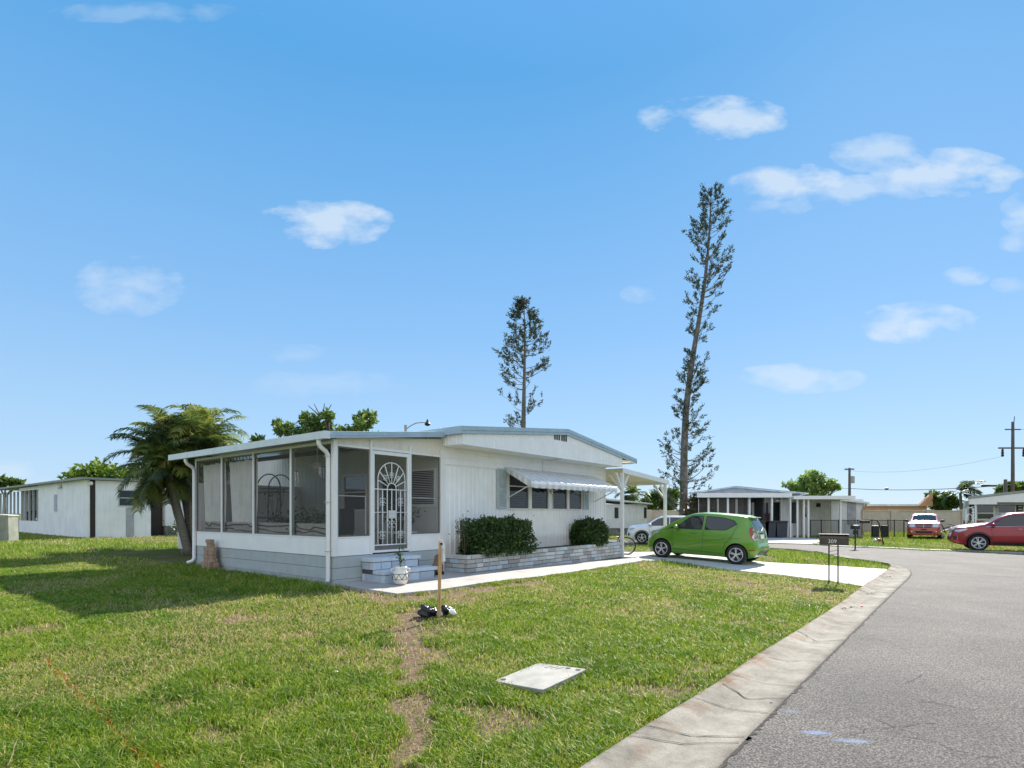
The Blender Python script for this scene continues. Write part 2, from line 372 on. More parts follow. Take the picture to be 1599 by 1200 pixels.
dirt_lines = [([(648,948),(634,985),(652,1010),(640,1050),(655,1075),(640,1105),(655,1130),(628,1175),(615,1215),(600,1260)], 0.14, 1.0),
              ([(525,915),(600,936),(690,929),(760,919),(830,909)], 0.22, 1.0),
              ([(770,915),(850,908)], 0.30, 0.7), ([(160,948),(300,955)], 0.35, 0.55), ([(30,882),(60,884)], 0.5, 0.6),
              ([(470,990),(500,994)], 0.13, .6), ([(330,1068),(420,1078)], 0.10, .7), ([(440,1110),(500,1085)], 0.12, .6), ([(330,985),(400,982)], 0.15, .5),
              ([(905,1085),(990,1075)], 0.10, .6), ([(870,940),(905,945)], 0.2, .5), ([(1040,940),(1085,930)], 0.25, .4), ([(1120,905),(1180,910)], .3, .35), ([(1010,1175),(1060,1120)], 0.12, .7),
              ([(515,985),(530,990)], 0.2, .3), ([(325,1140),(350,1148)], 0.10, .8), ([(240,1125),(300,1100)], .1, .4)]
dl = [([G(*p) for p in pts], r, s) for pts, r, s in dirt_lines]
def seg_d(x, y, a, b):
    ax, ay, bx, by = a[0], a[1], b[0], b[1]; vx, vy = bx-ax, by-ay; L = vx*vx+vy*vy+1e-9
    t = np.clip(((x-ax)*vx+(y-ay)*vy)/L, 0, 1); return np.hypot(x-ax-t*vx, y-ay-t*vy)
def dirt_f(x, y):
    m = np.zeros(np.shape(x)); j = (VN(x, y, 4.5)-0.5)
    for pts, r, s in dl:
        d = np.full(np.shape(x), 1e9)
        for a, b in zip(pts[:-1], pts[1:]): d = np.minimum(d, seg_d(x, y, a, b))
        m = np.maximum(m, s*smooth(1.5-(d/r)+j*3.4))
    m = np.maximum(m, 0.85*smooth((VN2(x, y, 1.1)-0.62)*8))
    # worn strip at the foot of the porch skirting
    d = seg_d(x, y, HW(-0.03, 0), HW(-0.03, 4.6)); m = np.maximum(m, smooth(1.7-d/0.10))
    return m
orange = [G(70,1030), G(120,1078), G(165,1125), G(205,1165), G(250,1205), G(300,1260)]
def orange_f(x, y):
    d = np.full(np.shape(x), 1e9)
    for a, b in zip(orange[:-1], orange[1:]): d = np.minimum(d, seg_d(x, y, a, b))
    return smooth(1.5-d/0.015)*(0.3+0.7*VN(x, y, 9.0))

# ground sheet
def axis(lo, hi, st, ends):
    a = list(np.arange(lo, hi+1e-6, st)); d = st; x = a[0]; pre = []
    while x > -ends: d *= 1.35; x -= d; pre.append(x)
    d = st; x = a[-1]; post = []
    while x < ends: d *= 1.35; x += d; post.append(x)
    return np.array(pre[::-1]+a+post)
gxs = axis(-14, 16, 0.14, 2500); gys = axis(2.0, 24, 0.14, 2500)
XX, YY = np.meshgrid(gxs, gys, indexing='ij'); ZZ = gz_np(XX, YY)
near = (np.abs(XX) < 20) & (YY > 0) & (YY < 30)
ZZ = ZZ + np.where(near, (VN(XX, YY, 1.2)-0.5)*0.035*smooth((-DY*XX+DX*YY-1.97)/1.0)*smooth((ZZ)/0.03), 0)
inroad = inpoly(XX, YY, road_poly)
ZZ = ZZ - 0.03 - np.where(-DY*XX+DX*YY-1.97 < -0.1, 0.05, 0)*near
for pl in (drive_poly, walk_poly):
    ZZ = ZZ - 0.03*inpoly(XX, YY, pl)
V = np.stack([XX, YY, ZZ], -1).reshape(-1, 3)
ny = len(gys); I, J = np.meshgrid(np.arange(len(gxs)-1), np.arange(ny-1), indexing='ij'); q = (I*ny+J).ravel()
Fq = np.stack([q, q+ny, q+ny+1, q+1], -1)
mg = bpy.data.materials.new('turf_soil'); mg.use_nodes = True; t = mg.node_tree; b = t.nodes['Principled BSDF']; b.inputs['Roughness'].default_value = 0.95; b.inputs['Specular IOR Level'].default_value = 0.1
tcn = t.nodes.new('ShaderNodeTexCoord')
def tn(scale, det=6, rough=0.6):
    n = t.nodes.new('ShaderNodeTexNoise'); n.inputs['Scale'].default_value = scale; n.inputs['Detail'].default_value = det; n.inputs['Roughness'].default_value = rough
    t.links.new(tcn.outputs['Object'], n.inputs['Vector']); return n.outputs[0]
def rampn(inp, stops):
    r = t.nodes.new('ShaderNodeValToRGB'); t.links.new(inp, r.inputs[0]); es = r.color_ramp.elements
    for i, (p, c) in enumerate(stops):
        e = es[i] if i < 2 else es.new(p); e.position = p; e.color = (*c, 1)
    return r.outputs[0]
green = rampn(tn(14, 8, .7), [(0.3,(0.040,0.062,0.012)), (0.7,(0.14,0.17,0.035)), (0.5,(0.08,0.115,0.02))])
big = rampn(tn(0.35, 4), [(0.38,(1.0,1.0,1.0)), (0.66,(1.5,1.22,1.1))])
mxg = t.nodes.new('ShaderNodeMix'); mxg.data_type = 'RGBA'; mxg.blend_type = 'MULTIPLY'; mxg.inputs[0].default_value = 1; t.links.new(green, mxg.inputs[6]); t.links.new(big, mxg.inputs[7])
dirtc = rampn(tn(30, 8, .75), [(0.3,(0.05,0.035,0.024)), (0.7,(0.36,0.26,0.17)), (0.5,(0.19,0.13,0.085))])
at = t.nodes.new('ShaderNodeAttribute'); at.attribute_name = 'dirt'
mad = t.nodes.new('ShaderNodeMath'); mad.operation = 'MULTIPLY_ADD'; t.links.new(tn(40, 4), mad.inputs[0]); mad.inputs[1].default_value = 0.8; mad.inputs[2].default_value = -0.4
add = t.nodes.new('ShaderNodeMath'); add.operation = 'ADD'; add.use_clamp = True; t.links.new(at.outputs['Fac'], add.inputs[0]); t.links.new(mad.outputs[0], add.inputs[1])
mxd = t.nodes.new('ShaderNodeMix'); mxd.data_type = 'RGBA'; t.links.new(add.outputs[0], mxd.inputs[0]); t.links.new(mxg.outputs[2], mxd.inputs[6]); t.links.new(dirtc, mxd.inputs[7])
t.links.new(mxd.outputs[2], b.inputs['Base Color'])
bp = t.nodes.new('ShaderNodeBump'); bp.inputs['Strength'].default_value = 0.9; bp.inputs['Distance'].default_value = 0.03
t.links.new(tn(45, 6, .7), bp.inputs['Height']); t.links.new(bp.outputs[0], b.inputs['Normal'])
go = np_mesh('ground', V, Fq, mg, smooth=True); struct(go)
da = go.data.attributes.new('dirt', 'FLOAT', 'POINT')
dm = np.where(near, dirt_f(XX, YY), 0.0) + np.where(near, 0.35*smooth((VN(XX+50, YY, 0.5)-0.5)*6), 0.0)
da.data.foreach_set('value', dm.ravel().astype(np.float32))
# ------------------------------------------------------------------ road, kerb, drive, walk
def node_mat(name):
    m = bpy.data.materials.new(name); m.use_nodes = True; return m, m.node_tree, m.node_tree.nodes['Principled BSDF']
ma, t, b = node_mat('asphalt'); tcn = t.nodes.new('ShaderNodeTexCoord')
b.inputs['Roughness'].default_value = 0.85; b.inputs['Specular IOR Level'].default_value = 0.3
sp = rampn(tn(62, 2, .9), [(0.33,(0.014,0.013,0.013)), (0.70,(0.30,0.27,0.245)), (0.5,(0.090,0.083,0.077))])
sp2 = rampn(tn(0.7, 7), [(0.35,(0.70,0.70,0.71)), (0.68,(1.10,1.07,1.03))])
mx = t.nodes.new('ShaderNodeMix'); mx.data_type = 'RGBA'; mx.blend_type = 'MULTIPLY'; mx.inputs[0].default_value = 1; t.links.new(sp, mx.inputs[6]); t.links.new(sp2, mx.inputs[7])
cur = mx.outputs[2]
def worldspot(cx, cy, rx, ry, ang, nscale, col, strength, cur):
    mp = t.nodes.new('ShaderNodeMapping'); mp.vector_type = 'TEXTURE'; mp.inputs['Location'].default_value = (cx, cy, 0); mp.inputs['Rotation'].default_value = (0,0,ang); mp.inputs['Scale'].default_value = (rx, ry, 1)
    t.links.new(tcn.outputs['Object'], mp.inputs[0])
    ln = t.nodes.new('ShaderNodeVectorMath'); ln.operation = 'LENGTH'; t.links.new(mp.outputs[0], ln.inputs[0])
    nn = tn(nscale, 5, .8)
    a = t.nodes.new('ShaderNodeMath'); a.operation = 'MULTIPLY_ADD'; t.links.new(nn, a.inputs[0]); a.inputs[1].default_value = 1.6; t.links.new(ln.outputs['Value'], a.inputs[2])
    mr = t.nodes.new('ShaderNodeMapRange'); mr.inputs[1].default_value = 1.15; mr.inputs[2].default_value = 1.7; mr.inputs[3].default_value = strength; mr.inputs[4].default_value = 0; t.links.new(a.outputs[0], mr.inputs[0])
    m = t.nodes.new('ShaderNodeMix'); m.data_type = 'RGBA'; t.links.new(mr.outputs[0], m.inputs[0]); t.links.new(cur, m.inputs[6]); m.inputs[7].default_value = (*col, 1); return m.outputs[2]
g1 = G(1275,1145); g2 = G(1330,1158); g3 = G(1238,1112)
cur = worldspot(g1.x, g1.y, 0.16, 0.05, -0.1, 30, (0.16,0.26,0.46), 0.6, cur)
cur = worldspot(g2.x, g2.y, 0.19, 0.05, -0.1, 30, (0.18,0.27,0.44), 0.5, cur)
cur = worldspot(g3.x, g3.y, 0.12, 0.05, -0.1, 30, (0.2,0.25,0.34), 0.35, cur)
t.links.new(cur, b.inputs['Base Color'])
bp = t.nodes.new('ShaderNodeBump'); bp.inputs['Strength'].default_value = 0.7; bp.inputs['Distance'].default_value = 0.012; t.links.new(tn(70, 4, .8), bp.inputs['Height']); t.links.new(bp.outputs[0], b.inputs['Normal'])
road = drape('street', road_poly, 0.004, ma, 3.0, zf=lambda x, y: 0.0); struct(road)

mc, t, b = node_mat('kerb_concrete'); tcn = t.nodes.new('ShaderNodeTexCoord'); b.inputs['Roughness'].default_value = 0.9; b.inputs['Specular IOR Level'].default_value = 0.2
c0 = rampn(tn(1.7, 9, .72), [(0.32,(0.14,0.125,0.102)), (0.68,(0.35,0.32,0.27)), (0.5,(0.25,0.225,0.185))])
at = t.nodes.new('ShaderNodeAttribute'); at.attribute_name = 'tint'
st = rampn(at.outputs['Fac'], [(0.0,(0.42,0.22,0.11)), (0.5,(1,1,1)), (0.22,(0.74,0.48,0.31)), (0.62,(0.66,0.64,0.60)), (0.72,(1,1,1)), (0.99,(0.9,0.9,0.9))])
# rusty run-off stains along the lawn side, broken by noise
nn = tn(2.6, 6, .7); msk = rampn(nn, [(0.46,(0,0,0)), (0.66,(1,1,1))])
m1 = t.nodes.new('ShaderNodeMix'); m1.data_type = 'RGBA'; m1.blend_type = 'MULTIPLY'; t.links.new(msk, m1.inputs[0]); t.links.new(c0, m1.inputs[6]); t.links.new(st, m1.inputs[7])
fine = rampn(tn(90, 3, .7), [(0.3,(0.8,0.8,0.8)), (0.7,(1.15,1.15,1.15))])
m2 = t.nodes.new('ShaderNodeMix'); m2.data_type = 'RGBA'; m2.blend_type = 'MULTIPLY'; m2.inputs[0].default_value = 1; t.links.new(m1.outputs[2], m2.inputs[6]); t.links.new(fine, m2.inputs[7])
t.links.new(m2.outputs[2], b.inputs['Base Color'])
bp = t.nodes.new('ShaderNodeBump'); bp.inputs['Strength'].default_value = 0.5; bp.inputs['Distance'].default_value = 0.01; t.links.new(tn(40, 5, .7), bp.inputs['Height']); t.links.new(bp.outputs[0], b.inputs['Normal'])
def catmull(pts, k):
    out = []; n = len(pts)
    for i in range(n-1):
        p0, p1, p2, p3 = pts[max(i-1,0)], pts[i], pts[i+1], pts[min(i+2,n-1)]
        for j in range(k):
            u = j/k; out.append(0.5*((2*p1)+(p2-p0)*u+(2*p0-5*p1+4*p2-p3)*u*u+(3*p1-p0-3*p2+p3)*u**3))
    out.append(pts[-1]); return out
KA = catmull([Vector((p.x,p.y,0)) for p in grass_edge], 10); KB = catmull([Vector((p.x,p.y,0)) for p in asph_edge], 10)
prof = [(-0.02,-0.05,0),(0.0,0.050,0.02),(0.06,0.054,0.1),(0.16,0.045,0.25),(0.34,0.018,0.45),(0.47,0.004,0.58),(0.52,0.002,0.62),(0.60,0.006,0.7),(0.85,0.016,0.85),(1.0,0.020,1.0),(1.004,-0.03,1.0)]
V = []; F4 = []; T = []; m = len(prof)
for a, c in zip(KA, KB):
    for (f, z, tt) in prof: p = a.lerp(c, f); V.append((p.x, p.y, z + (VN(p.x, p.y, 6.0)-0.5)*0.006))
for i in range(len(KA)-1):
    for j in range(m-1): F4.append((i*m+j, (i+1)*m+j, (i+1)*m+j+1, i*m+j+1)); T.append((prof[j][2]+prof[j+1][2])/2)
kerb = np_mesh('kerb', V, np.array(F4)[:, ::-1], mc, tint=T, smooth=True); struct(kerb)
# cracks and joints: thin dark seams lying on the kerb and street
M_crack = pmat('crack_dirt', (0.03,0.027,0.023), 0.95, 0.2, 20)
def seam(name, pts, wd, zoff, parent, jag=0.02):
    rr = random.Random(hash(str(pts)) % 9999); P_ = []
    for a, c in zip(pts[:-1], pts[1:]):
        n = max(3, int((c-a).length/0.07))
        for i in range(n): p = a.lerp(c, i/n); d = (c-a).normalized(); o = Vector((-d.y, d.x, 0)); P_.append(p+o*rr.uniform(-jag, jag))
    P_.append(pts[-1]); vs = []; fs = []
    for i, p in enumerate(P_):
        d = (P_[min(i+1,len(P_)-1)]-P_[max(i-1,0)]).normalized(); o = Vector((-d.y, d.x, 0))*wd*rr.uniform(.3, 1)*0.5
        vs += [p+o, p-o]
        if i: fs.append((2*i-2, 2*i-1, 2*i+1, 2*i))
    vs = [(v.x, v.y, zoff(v) if callable(zoff) else zoff) for v in vs]
    o = MB().add(vs, fs).build(name, M_crack, parent); return o
def kz(v):   # height of the kerb surface under a point
    best = 1e9; z = 0
    for a, c in zip(KA, KB):
        ab = c-a; f = max(0, min(1, (Vector((v.x,v.y,0))-a).dot(ab)/ab.length_squared)); d = ((a+ab*f)-Vector((v.x,v.y,0))).length
        if d < best: best = d; ff = f
    return float(np.interp(ff, [q[0] for q in prof[1:-1]], [q[1] for q in prof[1:-1]]))+0.0065
for (p, q, r) in [((1130,1076),(1170,1094),(1228,1094)), ((1247,992),(1280,1003),(1318,1002)), ((1310,955),(1340,948),(1365,950)), ((1352,930),(1372,925),(1390,929)), ((1383,903),(1396,901),(1414,903))]:
    seam('crack', [G(*p), G(*q), G(*r)], 0.016, kz, kerb)
for pts in [[(1385,1144),(1450,1160),(1520,1180),(1560,1184)], [(1440,1096),(1500,1106),(1545,1112)], [(1418,1068),(1440,1055)], [(1560,1040),(1580,1042)], [(1395,918),(1420,917)], [(1470,1000),(1500,1006)]]:
    seam('crack', [G(*p) for p in pts], 0.009, 0.009, road, 0.03)
def frac(i, f): return KA[i].lerp(KB[i], f)
rj = random.Random(77)
for i in range(22, len(KA)-30, 7):     # tooled joints across the kerb
    seam('joint', [frac(i, .02), frac(i, .5), frac(i, .99)], 0.010, kz, kerb, 0.004)
seam('gutter_grit', [KB[i]+(KB[i]-KA[i]).normalized()*0.012 for i in range(8, len(KB)-12)], 0.045, 0.021*0+0.0075, road, 0.018)
for i in range(7):                     # random hairline cracks in the street
    a = G(rj.uniform(1300,1590), rj.uniform(930,1190)); b_ = a+Vector((rj.uniform(-.2,.9), rj.uniform(-.5,.5), 0)); seam('crack', [a, a.lerp(b_, .5)+Vector((0,rj.uniform(-.1,.1),0)), b_], 0.006, 0.0095, road, 0.03)
drive = drape('driveway', drive_poly, 0.012, M_drive, 0.5, 0.10); struct(drive)
walk = drape('walkway', walk_poly, 0.02, M_walk, 0.4, 0.08); struct(walk)
fd = drape('far_driveway', farlawn_drive, 0.02, M_drive, 1.0, 0.06); struct(fd)
fs_ = [G(930,843.6)+Vector((0,.1,0)), G(1100,845.2), G(1196,847.6), G(1196,846.2), G(1100,844.2), G(930,842.8)]
edge2 = drape('far_kerb', [G(1269,849.6), G(1305,853.8), G(1395,857.0), G(1440,859.6), G(1520,862.0), G(1599,865.2), G(1599,863.6), G(1520,860.6), G(1440,858.4), G(1395,856.0), G(1305,852.8), G(1269,848.9)], 0.035, M_conc, 1.0, 0.06); struct(edge2)

# ------------------------------------------------------------------ grass blades (one mass)
house_foot = [HW(-0.02,0), HW(10.3,0), HW(10.3,14), HW(0,14)]
kerb_poly = [Vector((p.x,p.y,0)) for p in KA] + [Vector((p.x,p.y,0)) for p in KB[::-1]]
lid_px = [(771,1067),(841,1038),(917,1052),(848,1086)]
lid_poly = [G(*p) for p in lid_px]; lc = sum(lid_poly, Vector())/4; lid_in = [lc+(p-lc)*0.93 for p in lid_poly]
def grass(name, nwant, y0, y1, pw, hgt, wid, seed, five):
    r = np.random.default_rng(seed)
    u = r.random(nwant); a = 1-pw                     # density falls with distance
    Y = (y0**(2-pw)+(y1**(2-pw)-y0**(2-pw))*u)**(1/(2-pw))
    X = (r.random(nwant)*2-1)*0.99*Y + 0.0
    ok = ~(inpoly(X, Y, road_poly) | inpoly(X, Y, drive_poly) | inpoly(X, Y, walk_poly) | inpoly(X, Y, house_foot) | inpoly(X, Y, kerb_poly) | inpoly(X, Y, lid_in) | inpoly(X, Y, farlawn_drive))
    d = -DY*X+DX*Y-1.97; ok &= (d > -0.12) | (Y > 22); ok &= ~((d < 0.0) & (Y < 15)) | (d > -0.10)
    X, Y = X[ok], Y[ok]
    D = dirt_f(X, Y); patch = VN(X+50, Y, 0.5)
    keep = r.random(len(X)) > D*0.93
    keep &= r.random(len(X)) < 0.55+0.75*VN2(X, Y, 2.2, 3)
    X, Y, D, patch = X[keep], Y[keep], D[keep], patch[keep]
    n = len(X); Z = gz_np(X, Y) + np.where(Y < 24, (VN(X, Y, 1.2)-0.5)*0.035*smooth((-DY*X+DX*Y-1.97)/1.0), 0) - 0.03
    onk = (-DY*X+DX*Y-1.97 < 0.15) & (Y < 22); Z = np.where(onk, Z+0.01, Z)
    long_ = smooth((1.6-np.minimum(seg_d(X, Y, HW(-0.5,-1.0), HW(-0.6,5.5)), 9))/1.0)
    clump = VN(X, Y, 5.0, 3)
    H = hgt*(0.45+0.9*clump)*(0.7+0.6*r.random(n))*(1+1.5*long_*r.random(n)**2)*(1-0.45*D)*(1.15-0.5*smooth((patch-.5)*6))+0.03*0.8
    stalk = (r.random(n) < 0.0015) & (Y < 16); H = np.where(stalk, H*2.2, H)
    ang = r.random(n)*2*np.pi; lean = (0.25+0.9*r.random(n))*H; la = r.random(n)*2*np.pi
    wscale = wid*(0.6+0.8*r.random(n))*np.sqrt(np.maximum(Y, 3)/4.0)
    ca, sa = np.cos(ang)*wscale/2, np.sin(ang)*wscale/2
    B = np.stack([X, Y, Z], -1); s_ = np.stack([ca, sa, np.zeros(n)], -1)
    L = np.stack([np.cos(la)*lean, np.sin(la)*lean, H], -1)
    dry = smooth((patch-0.47)*6)*0.55 + D*0.5 + 0.10
    tt = np.where(r.random(n) < dry*0.55, 0.72+0.28*r.random(n), 0.0+0.66*r.random(n)**1.25*(0.35+1.1*(1-clump)))
    tt = np.where(stalk, 0.8, tt)
    lush = smooth((VN2(X+9, Y+4, 1.3)-0.5)*5); tt = np.where(tt < 0.7, np.clip(tt*(1.05-0.5*lush), 0, .68), tt)
    tt = np.where((orange_f(X, Y) > 0.4) & (r.random(n) < .38), 1.5, tt)
    if five:
        mid = B + L*np.array([0.38,0.38,0.62]); tip = B + L*np.array([1,1,0.86])
        Vv = np.stack([B-s_, B+s_, mid+s_*0.85, mid-s_*0.85, tip], 1).reshape(-1, 3)
        i = np.arange(n)[:, None]*5
        tri = np.concatenate([i+np.array([[0,1,2]]), i+np.array([[0,2,3]]), i+np.array([[3,2,4]])], 1).reshape(-1, 3)
        tr = np.repeat(tt, 3)
    else:
        Vv = np.stack([B-s_, B+s_, B+L], 1).reshape(-1, 3); tri = np.arange(3*n).reshape(-1, 3); tr = tt
    return Vv, tri, tr
mgr, t, b = node_mat('grass_blades'); b.inputs['Roughness'].default_value = 0.5; b.inputs['Specular IOR Level'].default_value = 0.35
at = t.nodes.new('ShaderNodeAttribute'); at.attribute_name = 'tint'
hv = t.nodes.new('ShaderNodeMath'); hv.operation = 'MULTIPLY'; hv.inputs[1].default_value = 0.625; t.links.new(at.outputs['Fac'], hv.inputs[0])
gc = rampn(hv.outputs[0], [(0.0,(0.070,0.155,0.012)), (0.15,(0.185,0.295,0.018)), (0.32,(0.320,0.390,0.035)), (0.43,(0.43,0.43,0.07)), (0.46,(0.46,0.36,0.16)), (0.625,(0.60,0.48,0.26)), (0.80,(0.5,0.14,0.03)), (0.95,(0.60,0.15,0.03))])
t.links.new(gc, b.inputs['Base Color'])
tr = t.nodes.new('ShaderNodeBsdfTranslucent'); t.links.new(gc, tr.inputs[0]); ms = t.nodes.new('ShaderNodeMixShader'); ms.inputs[0].default_value = 0.42
t.links.new(b.outputs[0], ms.inputs[1]); t.links.new(tr.outputs[0], ms.inputs[2]); t.links.new(ms.outputs[0], t.nodes['Material Output'].inputs[0])
parts_ = [grass('g', 620000, 3.2, 15.0, 1.35, 0.052, 0.0065, 1, True), grass('g', 300000, 14.5, 48.0, 1.0, 0.075, 0.010, 2, False)]
Vs, Fs, Ts = [], [], []; off = 0
for Vv, tri, tr_ in parts_: Vs.append(Vv); Fs.append(tri+off); Ts.append(tr_); off += len(Vv)
gr = np_mesh('grass', np.concatenate(Vs), np.concatenate(Fs), mgr, tint=np.concatenate(Ts)); struct(gr, 'stuff')
gr['label'] = 'green and straw-coloured lawn grass covering the yards'

# ------------------------------------------------------------------ the mobile home with porch and carport
BZ = 0.38
home = thing('mobile_home', 'long white mobile home with screened porch, striped awning and attached carport', 'mobile home', (HO.x, HO.y, BZ), HA)
def HB(): return MB()
def hb(mb, name, mat, parent=home, **k):
    """meshes are written in house x, y and world z"""
    p = parent
    mb.v = [(x, y, z-BZ) for x, y, z in mb.v]
    return mb.build(name, mat, p, **k)
XP, XR, XE, YB = 2.75, 10.2, 11.12, 14.0
FZ = 0.85
def ribbed(mb, x0, x1, z0, z1, y, pitch=0.155, dep=0.014, ax=0, sgn=-1):
    """vertical corrugated sheet from x0 to x1 at plane y; ribs stand out towards sgn"""
    pr = []; x = x0
    while x < x1-1e-6:
        for f, o in ((0,0),(0.62,0),(0.70,1),(0.92,1)):
            xx = x+f*pitch
            if xx < x1: pr.append((xx, y+sgn*o*dep))
        x += pitch
    pr.append((x1, y)); vs = []; fs = []
    for i, (a, o) in enumerate(pr):
        for z in (z0, z1(a) if callable(z1) else z1): vs.append((a, o, z) if ax == 0 else (o, a, z))
        if i: fs.append((2*i-2, 2*i-1, 2*i+1, 2*i))
    mb.add(vs, fs); return mb
# front wall: ribbed lower sheet with window openings, lap boards above
openings = [(5.11,6.93,1.81,2.76),(7.08,8.73,1.81,2.76)]
m = HB()
xs = [XP]+[q for o in openings for q in o[:2]]+[XR]
for i in range(0, len(xs), 2): ribbed(m, xs[i], xs[i+1], 0.35, 2.81, 0)
for o in openings: ribbed(m, o[0], o[1], 0.35, o[2], 0); ribbed(m, o[0], o[1], o[3], 2.81, 0)
for k in range(3):
    z = 2.81+k*0.133
    m.add([(XP,-0.028,z),(XR,-0.028,z),(XR,-0.006,z+0.133),(XP,-0.006,z+0.133)], [(0,1,2,3)])
    m.add([(XP,-0.028,z),(XR,-0.028,z),(XR,0.0,z-0.006),(XP,0.0,z-0.006)], [(0,1,2,3)])
m.box(XP,XR,0.03,0.05,3.2,3.6); m.box(XP,XR,-0.035,0.0,2.795,2.808)
m.box(XR-0.03,XR+0.03,-0.03,0.03,0.35,3.2)
hb(m, 'front_wall', M_white)
m = HB()   # end, right and left long walls
ribbed(m, 0.0, YB, 0.35, 3.25, XR, ax=1, sgn=1); ribbed(m, XP, XR, 0.35, 3.25, YB, sgn=1)
ribbed(m, 5.85, YB, 0.35, 3.3, XP, ax=1, sgn=-1)
hb(m, 'side_wall', M_white)
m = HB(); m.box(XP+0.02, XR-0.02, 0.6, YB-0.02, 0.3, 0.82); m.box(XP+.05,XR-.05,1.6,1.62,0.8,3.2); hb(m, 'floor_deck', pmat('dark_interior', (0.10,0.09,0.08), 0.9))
m = HB(); m.box(XP-0.0, XP+0.06, -0.045, 0.02, 0.35, 3.32); hb(m, 'corner_trim', M_whitepaint, bevel=0.006)
# interior porch wall (the home's own long side, seen through the screens)
m = HB()
for a_, b_ in ((0.03,0.15),(1.0,1.25),(2.15,2.6),(3.6,5.85)): m.box(XP-0.02,XP,a_,b_,FZ,3.3)
m.box(XP-0.02,XP,0.15,1.0,FZ,1.85); m.box(XP-0.02,XP,0.15,1.0,2.72,3.3); m.box(XP-0.02,XP,1.25,2.15,2.78,3.3)
m.box(XP-0.02,XP,2.6,3.6,FZ,1.75); m.box(XP-0.02,XP,2.6,3.6,2.7,3.3)
for k in range(26):
    yk = 0.03+k*0.22
    if not (0.13 < yk < 1.0 or 1.23 < yk < 2.16 or 2.58 < yk < 3.62): m.box(XP-0.026, XP-0.0195, yk, yk+0.015, FZ+.01, 3.28)
hb(m, 'porch_inner_wall', pmat('inner_wall_paint', (0.66,0.65,0.62), 0.6, 0.04))
d = hb(HB().box(XP-0.03,XP+0.01,1.27,2.13,FZ+0.02,2.76), 'inner_door', pmat('inner_door_paint', (0.60,0.60,0.58), 0.5))
hb(HB().box(XP-0.040,XP-0.034,1.42,1.98,1.75,2.6), 'pane', M_glass, d); hb(HB().box(XP-0.033,XP-0.0305,1.38,2.02,1.70,2.65), 'frame', M_whitepaint, d); hb(HB().ball((XP-0.07,1.33,1.75),0.03), 'handle', M_chrome, d, smooth=True)
for ya, yb, za_, zb_, bl_ in ((0.15,1.0,1.85,2.72,True),(2.6,3.6,1.75,2.7,False)):
    wf = HB()
    for a in (ya, yb-0.045): wf.box(XP-0.05, XP-0.005, a, a+0.045, za_, zb_)
    wf.box(XP-0.05,XP-0.005,ya+.045,yb-.045,za_-.0,za_+.05); wf.box(XP-0.05,XP-0.005,ya+.045,yb-.045,zb_-.05,zb_)
    if not bl_: wf.box(XP-0.045,XP-0.006,ya+.045,yb-.045,(za_+zb_)/2,(za_+zb_)/2+.03)
    w_ = hb(wf, 'window', M_whitepaint); hb(HB().box(XP-0.012,XP-0.006,ya+.03,yb-.03,za_+.03,zb_-.03), 'pane', M_glass, w_)
    if bl_:
        m = HB()
        for k in range(20): m.obox((XP-0.034, (ya+yb)/2, za_+0.06+k*0.040), (0.034, 0.74, 0.003), Matrix.Rotation(R(-30), 3, 'Y'))
        hb(m, 'window_blind', M_blind, w_)

# porch: skirting blocks, knee panels, frames, screens
m = HB()
def blocks(mb, ax, a0, a1, z0, z1, depth, rows, bl, rr):
    for k in range(rows):
        zz0 = z0+(z1-z0)*k/rows; zz1 = z0+(z1-z0)*(k+1)/rows-0.007; a = a0-(bl*0.5 if k % 2 else 0)
        while a < a1:
            p, q = max(a, a0), min(a+bl-0.006, a1)
            if q-p > 0.03:
                o = rr.uniform(0, 0.004)
                if ax == 0: mb.box(p, q, -o, depth, zz0, zz1)
                else: mb.box(-o, depth, p, q, zz0, zz1)
            a += bl
rr = random.Random(2)
blocks(m, 0, 0.0, XP, 0.27, 0.905, 0.14, 3, 2.6, rr); blocks(m, 1, 0.145, 5.77, 0.27, 0.905, 0.14, 3, 2.9, rr)
hb(m, 'skirting', M_skirt)
m = HB(); m.box(0.03,XP,0.02,0.12,0.25,0.9); m.box(0.02,0.12,0.13,5.74,0.25,0.9); m.box(0.02,5.0,5.62,5.74,0.25,0.9); hb(m, 'skirting_core', M_mortar)
m = HB(); m.box(0.1, XP, 0.1, 5.7, 0.78, FZ); hb(m, 'porch_floor', pmat('porch_floor_paint', (0.32,0.31,0.29), 0.7))
def knee(a0, a1, ax, off):
    mb = HB(); 
    if ax == 0: mb.box(a0, a1, off-0.012, 0.03, 0.907, 1.235)
    else: mb.box(off-0.012, 0.03, a0, a1, 0.907, 1.235)
    return mb
for a0, a1 in ((0.075,0.795),(1.835,2.70)): hb(knee(a0, a1, 0, 0), 'knee_panel', M_knee, bevel=0.004)
hb(knee(0.12, 5.74, 1, 0), 'knee_panel', M_knee, bevel=0.004)
